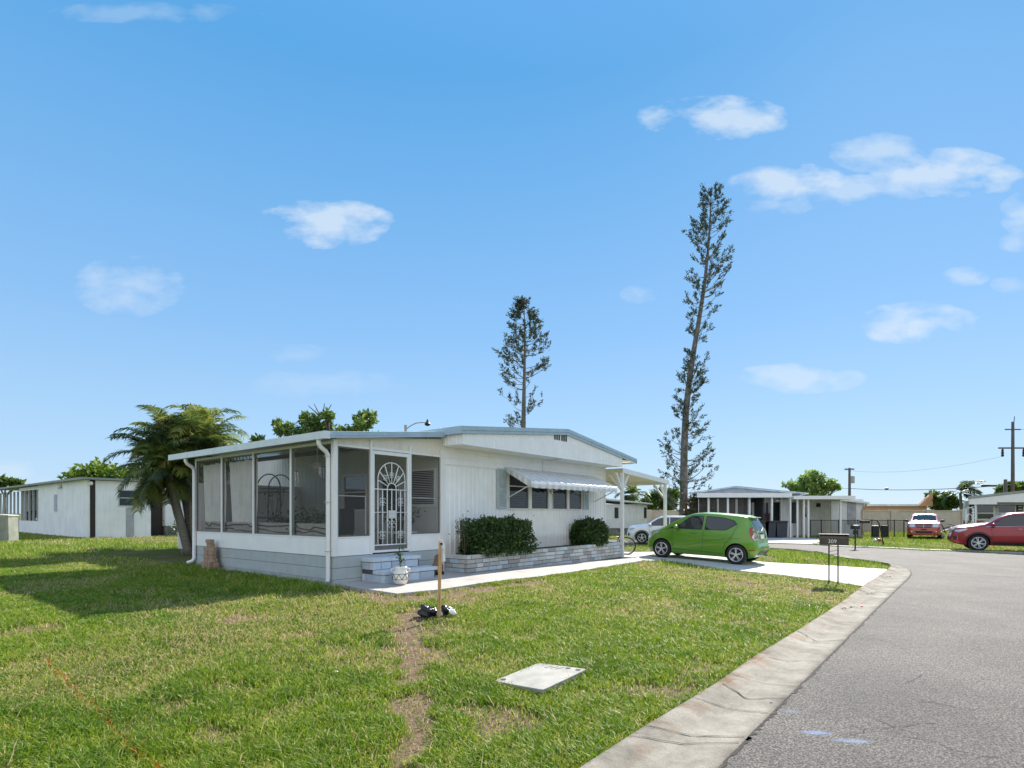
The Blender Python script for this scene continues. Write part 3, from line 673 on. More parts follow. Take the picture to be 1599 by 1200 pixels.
# upright posts and rails
def post(x, y, z0, z1, w=0.05, d=0.07, mat=M_whitepaint, nm='porch_post'):
    return hb(HB().box(x-w/2, x+w/2, y-d/2, y+d/2, z0, z1), nm, mat, bevel=0.004)
hb(HB().box(-0.02,0.07,-0.02,0.07,0.905,3.06), 'porch_post', M_whitepaint, bevel=0.005)
for x in (0.815, 1.815): post(x, -0.0, 0.905, 3.12, 0.045, 0.08)
post(XP-0.03, 0.0, 0.905, 3.1, 0.05, 0.08)
for y in (1.44, 2.92, 4.38, 5.74): hb(HB().box(-0.02, 0.05, y-0.028, y+0.028, 1.2, 3.03), 'porch_post', M_whitepaint, bevel=0.004)
m = HB(); m.box(-0.018,0.05,0.075,5.77,1.235,1.262); m.box(-0.018,0.05,0.075,5.77,2.985,3.04)
m.box(0.075,0.79,-0.022,0.04,1.235,1.262); m.box(1.84,XP-.055,-0.022,0.04,1.235,1.262)
m.box(0.075,0.79,-0.022,0.04,2.94,2.975); m.box(1.84,XP-.055,-0.022,0.04,2.94,2.975)
hb(m, 'porch_rail', M_whitepaint)
def screen_panel(a0, a1, ax, z0=1.262, z1=2.94, slider=None):
    fr = HB(); wd = 0.022
    def bx(mb, p, q, za, zb, d0=0.0, d1=0.02):
        if ax == 0: mb.box(p, q, d0, d1, za, zb)
        else: mb.box(d0, d1, p, q, za, zb)
    bx(fr, a0, a0+wd, z0, z1); bx(fr, a1-wd, a1, z0, z1); bx(fr, a0+wd, a1-wd, z0, z0+wd); bx(fr, a0+wd, a1-wd, z1-wd, z1)
    f = hb(fr, 'screen_frame', M_darkframe)
    s = HB()
    if ax == 0: s.add([(a0+wd,0.012,z0+wd),(a1-wd,0.012,z0+wd),(a1-wd,0.012,z1-wd),(a0+wd,0.012,z1-wd)], [(0,1,2,3)])
    else: s.add([(0.012,a0+wd,z0+wd),(0.012,a1-wd,z0+wd),(0.012,a1-wd,z1-wd),(0.012,a0+wd,z1-wd)], [(0,1,2,3)])
    hb(s, 'screen_mesh', M_screen, f)
    if slider:
        q = HB(); bx(q, a0+0.03, a1-0.05, slider, slider+0.018, 0.03, 0.045); bx(q, a1-0.07, a1-0.05, z0+0.03, slider, 0.03, 0.045); bx(q, a0+0.03, a0+0.045, z0+.03, slider, 0.03, 0.045)
        hb(q, 'sliding_sash', M_frame_al, f)
    return f
screen_panel(0.078, 0.79, 0, slider=2.02); screen_panel(1.842, XP-0.058, 0, slider=2.02)
prev = 0.078
for y in (1.44, 2.92, 4.38, 5.74): screen_panel(prev, y-0.03, 1, z1=2.985); prev = y+0.03
# far end of the porch: white boarded end
m = HB(); m.box(0.05, XP-0.02, 5.70, 5.74, 0.9, 2.45); hb(m, 'porch_end_panel', M_knee)
# screen door
dx0, dx1 = 0.84, 1.79
m = HB(); m.box(dx0,dx0+0.055,-0.03,0.02,0.93,2.93); m.box(dx1-0.055,dx1,-0.03,0.02,0.93,2.93); m.box(dx0+.055,dx1-.055,-0.03,0.02,2.86,2.93); m.box(dx0+.055,dx1-.055,-0.03,0.02,0.93,0.975)
m.box(dx0-0.02,dx0+0.0,-0.035,0.04,0.91,2.99); m.box(dx1,dx1+0.02,-0.035,0.04,0.91,2.99); m.box(dx0,dx1,-0.035,0.04,2.94,2.99)
door = hb(m, 'screen_door', M_whitepaint, bevel=0.004)
s = HB(); s.add([(dx0+.05,0.0,0.97),(dx1-.05,0.0,0.97),(dx1-.05,0.0,2.87),(dx0+.05,0.0,2.87)], [(0,1,2,3)]); hb(s, 'screen_mesh', M_screen, door)
hb(HB().box(dx0+.055,dx1-.055,-0.012,-0.004,0.975,1.06), 'kick_plate', M_darkframe, door)
g = HB(); r_ = 0.0105; cx_ = 1.315; R_ = 0.345; zc = 2.37; zr = 2.175
def arc(cx, cz, rad, a0, a1, n=18, y=-0.035): return [(cx+rad*math.cos(R(a0+(a1-a0)*i/n)), y, cz+rad*math.sin(R(a0+(a1-a0)*i/n))) for i in range(n+1)]
g.tube(arc(cx_, zc, R_, 0, 180), r_, 6); g.tube(arc(cx_, zr+0.02, 0.11, 0, 180, 12), r_, 6)
for a in (25, 47, 69, 90, 111, 133, 155):
    ca, sa = math.cos(R(a)), math.sin(R(a)); o0 = (cx_+0.11*ca, -0.035, zr+0.02+0.11*sa)
    # meets the outer arch
    L = 0.11
    while True:
        px, pz = cx_+L*ca, zr+0.02+L*sa
        if (abs(px-cx_) >= R_) or (pz > zc and math.hypot(px-cx_, pz-zc) >= R_): break
        L += 0.005
    g.tube([o0, (px, -0.035, pz)], r_, 6)
for sx in (-1, 1): g.tube([(cx_+sx*R_, -0.035, 1.075), (cx_+sx*R_, -0.035, zc)], r_, 6)
for x in (-0.23, -0.115, 0, 0.115, 0.23): g.tube([(cx_+x, -0.035, 1.075), (cx_+x, -0.035, zr if abs(x) > .12 else zr+0.02)], r_, 6)
g.bar((dx0+.05,-0.035,zr),(dx1-.05,-0.035,zr),0.02); g.bar((dx0+.05,-0.035,1.075),(dx1-.05,-0.035,1.075),0.022)
def scroll(cx, cz, s=0.05):
    for sx in (-1, 1):
        for sz in (-1, 1): g.tube(arc(cx+sx*s*0.75, cz+sz*s*0.8, s*0.62, 0, 300, 9), 0.006, 5)
for x in (-0.23, 0.23): scroll(cx_+x, 1.93); scroll(cx_+x, 1.27)
for a in (50, 90, 130): scroll(cx_+0.24*math.cos(R(a)), zr+0.04+0.25*math.sin(R(a)), 0.036)
scroll(cx_, 1.52, 0.07)
hb(g, 'arched_grille', M_whitepaint, door, smooth=True)
hb(HB().box(cx_-0.09,cx_+0.11,-0.06,-0.02,1.60,1.76), 'lock_box', M_frame_al, door, bevel=0.01)
hb(HB().bar((dx0+.055,-.01,1.72),(dx1-.055,-.01,1.72),0.018), 'cross_rail', M_frame_al, door)
# cream fascia above the screens, following the sloping roof
rz0, rz1 = 3.13, 3.47
m = HB(); m.prism([(0.05,0.0,2.975),(XP,0.0,2.975),(XP,0.0,rz1-0.12),(0.05,0.0,rz0-0.03)], (0,0.03,0)); fas = hb(m, 'porch_fascia', M_cream)
for i in range(12): hb(HB().ball((0.2+i*0.225, -0.004, 3.03+i*0.004), 0.009, 6, 4), 'rivet', M_frame_al, fas)
# porch roof sheet with turned edge and gutter
m = HB(); X0, X1, y0, y1 = -0.20, XP+0.03, -0.14, 6.6
m.add([(X0,y0,rz0),(X1,y0,rz1),(X1,y1,rz1),(X0,y1,rz0),(X0,y0,rz0+0.02),(X1,y0,rz1+0.02),(X1,y1,rz1+0.02),(X0,y1,rz0+0.02)], [(3,2,1,0),(4,5,6,7),(0,1,5,4),(1,2,6,5),(2,3,7,6),(3,0,4,7)])
for k in range(17):
    y = y0+0.1+k*0.4; m.add([(X0,y,rz0+0.02),(X1,y,rz1+0.02),(X1,y+.02,rz1+.045),(X0,y+.02,rz0+.045),(X1,y+.04,rz1+0.02),(X0,y+.04,rz0+0.02)], [(0,1,2,3),(3,2,4,5)])
hb(m, 'porch_roof', M_roofwhite)
m = HB(); m.add([(X0-0.0,y0-0.025,rz0-0.085),(X1,y0-0.025,rz1-0.085),(X1,y0-0.025,rz1+0.03),(X0,y0-0.025,rz0+0.03),(X0,y0,rz0-0.085),(X1,y0,rz1-0.085),(X1,y0,rz1+0.03),(X0,y0,rz0+0.03)], [(0,1,2,3),(4,5,6,7),(0,1,5,4),(3,2,6,7),(0,3,7,4),(1,2,6,5)])
m.add([(X0,y0-0.032,rz0-0.035),(X1,y0-0.032,rz1-0.035),(X1,y0-0.026,rz1-0.025),(X0,y0-0.026,rz0-0.025)], [(0,1,2,3)])
hb(m, 'roof_edge_trim', M_bluetrim)
m = HB(); m.box(X0-0.11,X0-0.095,y0-0.02,y1,rz0-0.085,rz0+0.035); m.box(X0-0.11,X0,y0-0.02,y1,rz0-0.10,rz0-0.085); m.box(X0-0.02,X0-0.002,y0-0.02,y1,rz0-0.1,rz0+0.005); m.box(X0-0.11,X0,y0-0.035,y0-0.02,rz0-0.1,rz0+0.035)
hb(m, 'gutter', M_gutter)
def downspout(y, zb, kick):
    c = [(X0-0.05,y,rz0-0.08),(X0-0.05,y,rz0-0.16),(X0-0.02,y,rz0-0.22),(-0.10,y,rz0-0.30),(-0.06,y,rz0-0.36),(-0.055,y,rz0-0.46),(-0.055,y,1.6),(-0.055,y,zb+0.10),(-0.055+kick*0.3,y,zb+0.03),(-0.055+kick,y,zb)]
    return hb(HB().tube(c, 0.042, 10), 'downspout', M_whitepaint, smooth=True)
downspout(0.10, 0.44, -0.02); downspout(5.72, 0.50, -0.16)
for z in (2.74, 1.9, 1.0): hb(HB().box(-0.105,-0.005,0.05,0.15,z,z+0.015), 'downspout_strap', M_frame_al)

# main roof: low gable with deep front overhang
yo = -0.634-0.02; XL = 2.73-0.03; XM = 6.9; za, ze = 3.97, 3.54
m = HB()
for (xa, zA, xb, zB) in ((XL, ze, XM, za), (XM, za, XE, ze-0.06)):
    m.add([(xa,yo,zA-0.05),(xb,yo,zB-0.05),(xb,YB+.3,zB-0.05),(xa,YB+.3,zA-0.05),(xa,yo,zA),(xb,yo,zB),(xb,YB+.3,zB),(xa,YB+.3,zA)], [(3,2,1,0),(4,5,6,7),(0,1,5,4),(1,2,6,5),(2,3,7,6),(3,0,4,7)])
hb(m, 'roof', M_roofwhite)
m = HB()
for (xa, zA, xb, zB) in ((XL, ze, XM, za), (XM, za, XE, ze-0.06)):
    for (d0, d1, y) in ((-0.13,-0.06,yo-0.028),(-0.06,0.03,yo-0.045)):
        m.add([(xa,y,zA+d0),(xb,y,zB+d0),(xb,y,zB+d1),(xa,y,zA+d1),(xa,yo+.002,zA+d0),(xb,yo+.002,zB+d0),(xb,yo+.002,zB+d1),(xa,yo+.002,zA+d1)], [(0,1,2,3),(4,5,6,7),(0,1,5,4),(3,2,6,7),(0,3,7,4),(1,2,6,5)])
m.box(XL-0.04,XL-0.002,yo-0.04,YB+.3,ze-0.13,ze+0.03); m.box(XE+0.002,XE+0.04,yo-0.04,YB+.3,ze-0.19,ze-0.03)
hb(m, 'roof_edge_trim', M_bluetrim)
def groof(x): return (ze+(za-ze)*(x-XL)/(XM-XL) if x < XM else za+(ze-.06-za)*(x-XM)/(XE-XM))-0.055
m = HB(); ribbed(m, XP, XM, 3.205, groof, -0.634, 0.11, 0.008); ribbed(m, XM, XR, 3.205, groof, -0.634, 0.11, 0.008)
m.box(XP, XR, -0.632, 0.0, 3.19, 3.205); m.box(XP,XR,-0.65,-0.62,3.185,3.205)
ribbed(m, -0.634, 0.5, 3.205, 3.52, XP, 0.11, 0.008, ax=1); ribbed(m, -0.634, 0.5, 3.205, 3.5, XR, 0.11, 0.008, ax=1, sgn=1)
gab = hb(m, 'gable_panel', M_white)
m = HB(); m.box(XE-0.9,XE,yo+0.01,YB,3.40,3.42); hb(m, 'soffit', M_cream)
v = HB()
for k in range(6): v.box(6.28+k*0.105+(0.03 if k > 2 else 0), 6.345+k*0.105+(0.03 if k > 2 else 0), -0.648, -0.640, 3.66, 3.83)
hb(v, 'gable_vent', pmat('vent_slot', (0.09,0.085,0.075), 0.8), gab)
m = HB(); m.tube([(6.62,-0.035,2.6),(6.62,-0.035,3.17),(6.7,-.2,3.17),(6.72,-0.61,3.17),(6.3,-.61,3.17)],0.009,6); hb(m, 'wiring_conduit', M_frame_al)

# windows, shutters, awning
def window_unit(panes, z0, z1):
    x0, x1 = panes[0][0]-0.02, panes[-1][1]+0.02
    m = HB(); f = 0.035
    for a, b_ in [(x0, panes[0][0]), (panes[-1][1], x1)]: m.box(a, b_, -0.045, 0.03, z0, z1)
    for p, q in zip(panes[:-1], panes[1:]): m.box(p[1], q[0], -0.045, 0.03, z0, z1)
    m.box(x0-0.01, x1+0.01, -0.06, 0.03, z0-0.03, z0); m.box(x0, x1, -0.045, 0.03, z1, z1+0.03)
    fr = hb(m, 'window_frame', M_whitepaint, bevel=0.003)
    for (a, b_) in panes:
        hb(HB().box(a, b_, -0.008, -0.003, z0, z1), 'pane', M_glassclear, fr)
        hb(HB().box(a, b_, -0.03, -0.01, z1-0.36, z1-0.335), 'mullion', M_whitepaint, fr)
        bl = HB()
        for k in range(int((z1-z0)/0.045)): bl.obox(((a+b_)/2, 0.045, z0+0.02+k*0.045), (b_-a-0.01, 0.036, 0.003), Matrix.Rotation(R(50), 3, 'X'))
        hb(bl, 'window_blind', M_blind, fr)
    return fr
window_unit([(5.13,5.96),(6.10,6.89)], 1.83, 2.75); window_unit([(7.12,7.87),(7.99,8.69)], 1.83, 2.75)
m = HB(); m.box(6.93,7.08,-0.03,0.0,1.8,2.78); hb(m, 'window_mull_cover', M_whitepaint)
def shutter(x0, x1):
    m = HB(); m.box(x0,x1,-0.032,-0.016,1.82,2.83); m.box(x0,x0+.045,-0.045,-0.032,1.82,2.83); m.box(x1-.045,x1,-0.045,-0.032,1.82,2.83)
    for z in (1.82, 2.30, 2.785): m.box(x0+.045,x1-.045,-0.045,-0.032,z,z+0.045)
    k = 1.88
    while k < 2.77:
        if not 2.27 < k < 2.35: m.obox(((x0+x1)/2,-0.036,k), (x1-x0-.09,0.022,0.005), Matrix.Rotation(R(-40),3,'X'))
        k += 0.034
    hb(m, 'shutter', pmat('shutter_paint', (0.43,0.52,0.55), 0.6, 0.1, 6, streak=0.4, streakcol=(0.62,0.64,0.62)))
shutter(4.65, 5.03); shutter(8.80, 9.12)
# awning: ribbed aluminium pans, each with a rolled front lip
m = HB(); a0, a1 = 4.95, 9.45; zw, zf, pr_ = 2.87, 2.50, 0.83; npan = 30; pw = (a1-a0)/npan; T_ = []
for k in range(npan):
    xa, xb = a0+k*pw, a0+(k+1)*pw; up = 0.010 if k % 2 else 0.0; tt = 0.85 if k % 2 else 0.35
    cv = [(-0.015,zw+up),(-0.45,zw-(zw-zf)*0.54+up),(-pr_+0.07,zf+0.03+up),(-pr_,zf-0.01+up),(-pr_-0.015,zf-0.07),(-pr_-0.01,zf-0.155-(0.02 if k%2 else 0))]
    for (ya, z1_), (yb, z2_) in zip(cv[:-1], cv[1:]):
        m.add([(xa,ya,z1_),(xb,ya,z1_),(xb,yb,z2_),(xa,yb,z2_)], [(0,1,2,3)], tt)
    if up:
        for xx in (xa, xb): m.add([(xx,cv[0][0],cv[0][1]),(xx,cv[2][0],cv[2][1]),(xx,cv[2][0],cv[2][1]-0.02),(xx,cv[0][0],cv[0][1]-0.02)], [(0,1,2,3)], tt)
for xx in (a0, a1):   # side wings
    nn = 9
    for k in range(nn):
        f0, f1 = k/nn, (k+1)/nn; ya, yb = -0.015-f0*(pr_-0.015), -0.015-f1*(pr_-0.015); z_a = zw-(zw-zf)*f0; z_b = zw-(zw-zf)*f1; dpt = 0.10+0.07*f0; dq = 0.10+0.07*f1
        m.add([(xx,ya,z_a),(xx,yb,z_b),(xx,yb,z_b-dq),(xx,ya,z_a-dpt+0.02)], [(0,1,2,3)], 0.9 if k % 2 else 0.15)
aw = hb(m, 'awning', pmat('awning_aluminium', (1,1,1), 0.45, 0.06, 5, tint=[(0,(0.56,0.59,0.62)),(1,(0.82,0.82,0.81))], streak=0.3, streakcol=(0.35,0.35,0.34)), tinted=True, solid=0.004)
for x in (a0+0.03, a1-0.03): hb(HB().tube([(x,-0.04,2.06),(x,-pr_+0.02,zf-0.10)],0.013,8), 'support_arm', M_whitepaint if x < 6 else M_frame_al, aw)
for x in (7.0,): hb(HB().tube([(x,-0.05,2.3),(x-0.5,-pr_+0.1,zf-0.13)],0.011,8), 'support_arm', M_frame_al, aw)
m = HB(); m.box(6.98,7.04,-0.10,-0.03,2.25,2.42); hb(m, 'outlet_box', M_whitepaint, bevel=0.01)
# small fittings on the ribbed wall
for a_ in ((6.25,6.31,-0.04,-0.014,0.95,1.06),(6.2,6.24,-0.025,-0.014,1.62,1.65),(8.6,8.63,-0.025,-0.014,1.6,1.64)): hb(HB().box(*a_), 'wall_fitting', M_frame_al)

# carport
c0x, c1x, cz0, cz1 = XR+0.05, 13.9, 3.12, 2.90
m = HB(); ys, ye = -0.62, 8.6
m.add([(c0x,ys,cz0),(c1x,ys,cz1),(c1x,ye,cz1),(c0x,ye,cz0),(c0x,ys,cz0+.03),(c1x,ys,cz1+.03),(c1x,ye,cz1+.03),(c0x,ye,cz0+.03)], [(3,2,1,0),(4,5,6,7),(0,1,5,4),(1,2,6,5),(2,3,7,6),(3,0,4,7)])
hb(m, 'carport_roof', M_cream)
m = HB(); q0 = -0.012
m.add([(c0x,ys-.03,cz0-.12),(c1x+.1,ys-.03,cz1-.12),(c1x+.1,ys-.03,cz1+.035),(c0x,ys-.03,cz0+.035),(c0x,ys,cz0-.12),(c1x+.1,ys,cz1-.12),(c1x+.1,ys,cz1+.035),(c0x,ys,cz0+.035)], [(0,1,2,3),(4,5,6,7),(0,1,5,4),(3,2,6,7),(0,3,7,4),(1,2,6,5)])
m.box(c1x,c1x+.1,ys-.0,ye,cz1-.12,cz1+.03); hb(m, 'carport_fascia', M_whitepaint)
for y in (1.5, 3.7, 5.9, 8.2): hb(HB().box(c0x,c1x,y,y+0.05,cz1-.02,cz1+0.02).box(c0x,c0x+1.5,y+.001,y+0.049,cz1+.02,cz0-.03), 'carport_rafter', M_cream)
for x, zt, zb in ((c0x+0.06, cz0-0.12, 0.30), (c1x-0.12, cz1-0.11, 0.10)):
    for y in ((-0.58,) if x < 11 else (-0.58, 3.6, 8.0)):
        p = hb(HB().box(x-.05,x+.05,y-.05,y+.05,zb,zt), 'carport_post', M_whitepaint, bevel=0.008)
        for sx in (-1, 1):
            if y < 0 and not (x > 11 and sx > 0): hb(HB().bar((x+sx*.04,y,zt-0.52),(x+sx*.42,y,zt-0.03),0.06), 'brace', M_whitepaint, p)
        hb(HB().bar((x,y+.05,zt-0.52),(x,y+.45,zt-0.03),0.06), 'brace', M_whitepaint, p)
# ------------------------------------------------------------------ steps and planter
def hthing(name, label, cat, x, y, group=None, z=None, rot=0.0):
    p = HW(x, y); return thing(name, label, cat, (p.x, p.y, gz1(p.x, p.y) if z is None else z), HA+rot, group)
def brickwall(mb, core, p, q, z0, z1, rows, rr, out, lens=(0.2,0.45), thick=0.1, tj=(0,1)):
    """courses of split blocks from p to q (2-D), faces standing out towards `out`"""
    p, q = Vector(p), Vector(q); L = (q-p).length; d = (q-p)/L; o = Vector(out); h = (z1-z0)/rows
    for k in range(rows):
        a = -rr.uniform(0, .2)
        while a < L:
            ln = rr.uniform(*lens); b_ = a+ln; s0, s1 = max(a, 0), min(b_, L)-0.015; a = b_
            if s1-s0 < 0.03: continue
            t_ = rr.uniform(*tj); pr = rr.uniform(0, 0.007); P0 = p+d*s0; P1 = p+d*s1; zz0, zz1 = z0+k*h+0.006, z0+(k+1)*h-0.006
            mb.add([(P0.x+o.x*pr,P0.y+o.y*pr,zz0),(P1.x+o.x*pr,P1.y+o.y*pr,zz0),(P1.x-o.x*thick,P1.y-o.y*thick,zz0),(P0.x-o.x*thick,P0.y-o.y*thick,zz0),
                    (P0.x+o.x*pr,P0.y+o.y*pr,zz1),(P1.x+o.x*pr,P1.y+o.y*pr,zz1),(P1.x-o.x*thick,P1.y-o.y*thick,zz1),(P0.x-o.x*thick,P0.y-o.y*thick,zz1)],
                   [(3,2,1,0),(4,5,6,7),(0,1,5,4),(1,2,6,5),(2,3,7,6),(3,0,4,7)], t_)
st = hthing('porch_steps', 'two pale blue painted block steps below the screen door', 'steps', 1.25, -0.3)
gz_s = gz1(*HW(1.25,-0.3).xy)
def loc_mb(mb, root_x, root_y, z): mb.v = [(a-root_x, b_-root_y, c-z) for a, b_, c in mb.v]; return mb
rr = random.Random(5)
m = MB(); c = MB()
for (x0, x1, yf, za_, zb_) in ((0.6,1.93,-0.68,0.40,0.63),(0.6,1.78,-0.36,0.63,0.85)):
    zt = zb_-0.075
    brickwall(m, c, (x0+.004,yf),(x1-.004,yf), za_, zt, 1 if za_ > .5 else 1, rr, (0,-1), (0.18,0.42))
    brickwall(m, c, (x0,yf+.1),(x0,-0.01), za_, zt, 1, rr, (-1,0), (0.5,0.6)); brickwall(m, c, (x1,yf+.1),(x1,-0.01), za_, zt, 1, rr, (1,0), (0.3,0.4))
    c.box(x0+.02,x1-.02,yf+.02,-0.005,za_-.1,zt)
hb_s = loc_mb(m, 1.25, -0.3, gz_s); hb_s.build('riser', M_brick_s, st, tinted=True, bevel=0.003)
loc_mb(c, 1.25, -0.3, gz_s).build('mortar_core', M_mortar, st)
M_tread = pmat('tread_paint', (0.54,0.60,0.67), 0.7, 0.08, 5, bump=0.2)
for (x0, x1, yf, zb_, yb) in ((0.585,1.95,-0.70,0.63,-0.365),(0.585,1.79,-0.38,0.85,-0.006)):
    loc_mb(MB().box(x0,x1,yf,yb,zb_-0.07,zb_), 1.25, -0.3, gz_s).build('tread', M_tread, st, bevel=0.006)

pl = hthing('brick_planter', 'low painted block planter running below the awning windows', 'planter', 6.3, -0.4)
gz_p = gz1(*HW(6.3,-0.4).xy); rr = random.Random(9)
def gyl(x, y): p = HW(x, y); return gz1(p.x, p.y)
m = MB(); c = MB(); zt = 0.80
nseg = 1
brickwall(m, c, (2.79,-0.73),(10.0,-0.73), 0.32, zt, 5, rr, (0,-1), (0.2,0.46))
brickwall(m, c, (2.79,-0.63),(2.79,-0.06), 0.32, zt, 5, rr, (-1,0), (0.2,0.40)); brickwall(m, c, (10.0,-0.63),(10.0,-0.06), 0.32, zt, 5, rr, (1,0), (0.2,0.4))
c.box(2.81,9.98,-0.71,-0.65,0.25,zt-0.012); c.box(2.81,2.87,-0.65,-0.06,0.25,zt-0.012); c.box(9.92,9.98,-0.65,-0.06,0.25,zt-0.012)
loc_mb(m, 6.3, -0.4, gz_p).build('wall', M_brick_w, pl, tinted=True, bevel=0.003); loc_mb(c, 6.3, -0.4, gz_p).build('mortar_core', M_mortar, pl)
loc_mb(MB().box(2.88,9.91,-0.62,-0.05,0.5,0.77), 6.3, -0.4, gz_p).build('soil', M_soil, pl)

# ------------------------------------------------------------------ foliage helpers
def leaves(centres, normals, size, r, asp=0.5, spread=0.9, tint=None, curl=0.25, up=0.0):
    """leaf-shaped quads (two triangles folded on the midrib) at centres"""
    n = len(centres); d = r.normal(size=(n,3)); d /= np.linalg.norm(d, axis=1)[:, None]+1e-9
    ax = normals*(1-spread)+d*spread; ax[:,2] += up; ax /= np.linalg.norm(ax, axis=1)[:, None]+1e-9
    q = r.normal(size=(n,3)); sd_ = np.cross(ax, q); sd_ /= np.linalg.norm(sd_, axis=1)[:, None]+1e-9
    nn_ = np.cross(sd_, ax)
    L = size*(0.6+0.8*r.random(n))[:, None]; W = L*asp
    a = centres; b_ = centres+ax*L*0.5+sd_*W*0.5-nn_*L*curl*0.3; c_ = centres+ax*L-nn_*L*curl; d_ = centres+ax*L*0.5-sd_*W*0.5-nn_*L*curl*0.3
    V = np.stack([a, b_, c_, d_], 1).reshape(-1, 3); F = np.arange(4*n).reshape(-1, 4)
    return V, F
def leafmat(name, cols, sss=0.35, rough=0.45, spec=0.4):
    return pmat(name, (1,1,1), rough, 0.0, 2.0, tint=[(i/(len(cols)-1), c) for i, c in enumerate(cols)], sss=sss, spec=spec)
M_hedge = leafmat('hedge_leaves', [(0.022,0.050,0.012),(0.050,0.100,0.022),(0.10,0.17,0.035)], 0.25, 0.4)
M_tree1 = leafmat('broad_leaves', [(0.020,0.050,0.014),(0.05,0.10,0.022),(0.12,0.19,0.03),(0.22,0.26,0.06)], 0.4)
M_tree2 = leafmat('yellow_green_leaves', [(0.05,0.10,0.012),(0.12,0.20,0.02),(0.24,0.30,0.03)], 0.4)
M_tree3 = leafmat('pale_green_leaves', [(0.09,0.17,0.03),(0.19,0.30,0.06),(0.33,0.42,0.11)], 0.45)
M_pine = leafmat('pine_foliage', [(0.045,0.062,0.048),(0.075,0.098,0.070),(0.13,0.155,0.105)], 0.15, 0.7, 0.2)
M_palm = leafmat('palm_fronds', [(0.040,0.070,0.028),(0.085,0.130,0.035),(0.17,0.22,0.045),(0.33,0.33,0.06),(0.36,0.21,0.09)], 0.45)
M_drybush = leafmat('dry_foliage', [(0.05,0.05,0.025),(0.12,0.10,0.05),(0.22,0.17,0.10)], 0.3)
def shrub(name, label, cx, cy, z0, z1, rx, ry, n, size, seed, group=None, boxy=3.0, mat=None):
    rt = hthing(name, label, 'shrub', cx, cy, group, z=z0)
    r = np.random.default_rng(seed); d = r.normal(size=(n,3)); d[:,2] = np.abs(d[:,2])*1.0-0.25*r.random(n); 
    e = (np.abs(d)**boxy).sum(1)**(1/boxy); s = d/e[:, None]
    hh = (z1-z0); lump = 1+0.10*np.sin(s[:,0]*7+seed)*np.cos(s[:,1]*5+s[:,2]*6)+0.05*r.normal(size=n)
    rad = np.where(r.random(n) < .7, 1.0, 0.72+0.28*r.random(n))*lump
    C_ = s*np.array([rx, ry, hh*0.86])*rad[:, None]; C_[:,2] += hh*0.10; C_[:,2] = np.maximum(C_[:,2], 0.02)
    nm = d/np.linalg.norm(d, axis=1)[:, None]
    V, F = leaves(C_, nm, size, r, 0.55, 0.65)
    np_mesh('foliage', V, F, mat or M_hedge, rt, tint=np.clip(r.random(n)**1.5*0.9+0.1*(rad-0.8)*3, 0, 1))
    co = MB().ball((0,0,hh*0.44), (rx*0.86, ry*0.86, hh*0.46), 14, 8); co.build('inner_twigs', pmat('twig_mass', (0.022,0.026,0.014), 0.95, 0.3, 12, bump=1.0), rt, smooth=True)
    return rt
shrub('shrub', 'larger boxy dark green shrub at the left end of the painted planter', 4.22, -0.42, 0.74, 1.54, 0.92, 0.42, 13000, 0.062, 4, boxy=6.0)
shrub('shrub', 'smaller rounded dark green shrub beside the carport post in the planter', 8.62, -0.36, 0.74, 1.50, 0.64, 0.38, 8000, 0.062, 8, boxy=3.2)
# sprouts by the left of the big shrub
sp_ = hthing('sapling', 'spindly twig plant poking up left of the large planter shrub', 'plant', 3.12, -0.35, z=0.77)
m = MB(); rr = random.Random(4)
for i in range(6):
    a = rr.uniform(-.25,.2); m.tube([(0,0,0),(a*.5,rr.uniform(-.1,.1),.35),(a,rr.uniform(-.1,.1),rr.uniform(.5,.85))],0.006,5)
m.build('stem', M_bark, sp_)
r = np.random.default_rng(3); cc = r.normal(size=(120,3))*np.array([.13,.08,.14])+np.array([0.0,0,.6]); V, F = leaves(cc, np.tile([0,0,1.0],(120,1)), 0.05, r, .5, .8); np_mesh('foliage', V, F, M_hedge, sp_, tint=r.random(120))

# ------------------------------------------------------------------ palms and trees
def frond(rr, base, az, el0, L, droop, nl=34, ll=0.42, lw=0.030, tint=0.4, V=None, F=None, T=None, S=None, stiff=0.5):
    pts = []; p = Vector(base); el = el0; n = 14; st_ = L/n
    h = Vector((math.cos(az), math.sin(az), 0)); side = Vector((-math.sin(az), math.cos(az), 0))
    for i in range(n+1):
        pts.append(p.copy()); p = p + (h*math.cos(el)+Vector((0,0,math.sin(el))))*st_; el -= droop/n*(0.5+1.2*i/n)
    S.tube(pts, [0.020*(1-0.85*i/n)+0.003 for i in range(n+1)], 5)
    for i in range(nl):
        f = 0.16+0.84*(i+0.5)/nl; k = f*n; a = int(min(k, n-1)); q = pts[a].lerp(pts[a+1], k-a); d = (pts[a+1]-pts[a]).normalized(); upv = side.cross(d)*-1
        if upv.z < 0: upv = -upv
        l = ll*(0.45+0.75*math.sin(math.pi*min(1, f*0.85+0.12)))*rr.uniform(.85,1.1)
        for sgn in (-1, 1):
            dr = (side*sgn*rr.uniform(.75,1.0)+d*rr.uniform(.45,.8)+upv*rr.uniform(.05,.4)*stiff).normalized()
            mid = q+dr*l*0.5; tip = q+dr*l+Vector((0,0,-l*rr.uniform(.1,.45))); wv = d*lw*0.5
            o = len(V); V += [q-wv*.6, q+wv*.6, mid+wv, tip, mid-wv]; F += [(o,o+1,o+2), (o,o+2,o+4), (o+4,o+2,o+3)]; T += [tint+rr.uniform(-.08,.08)]*3
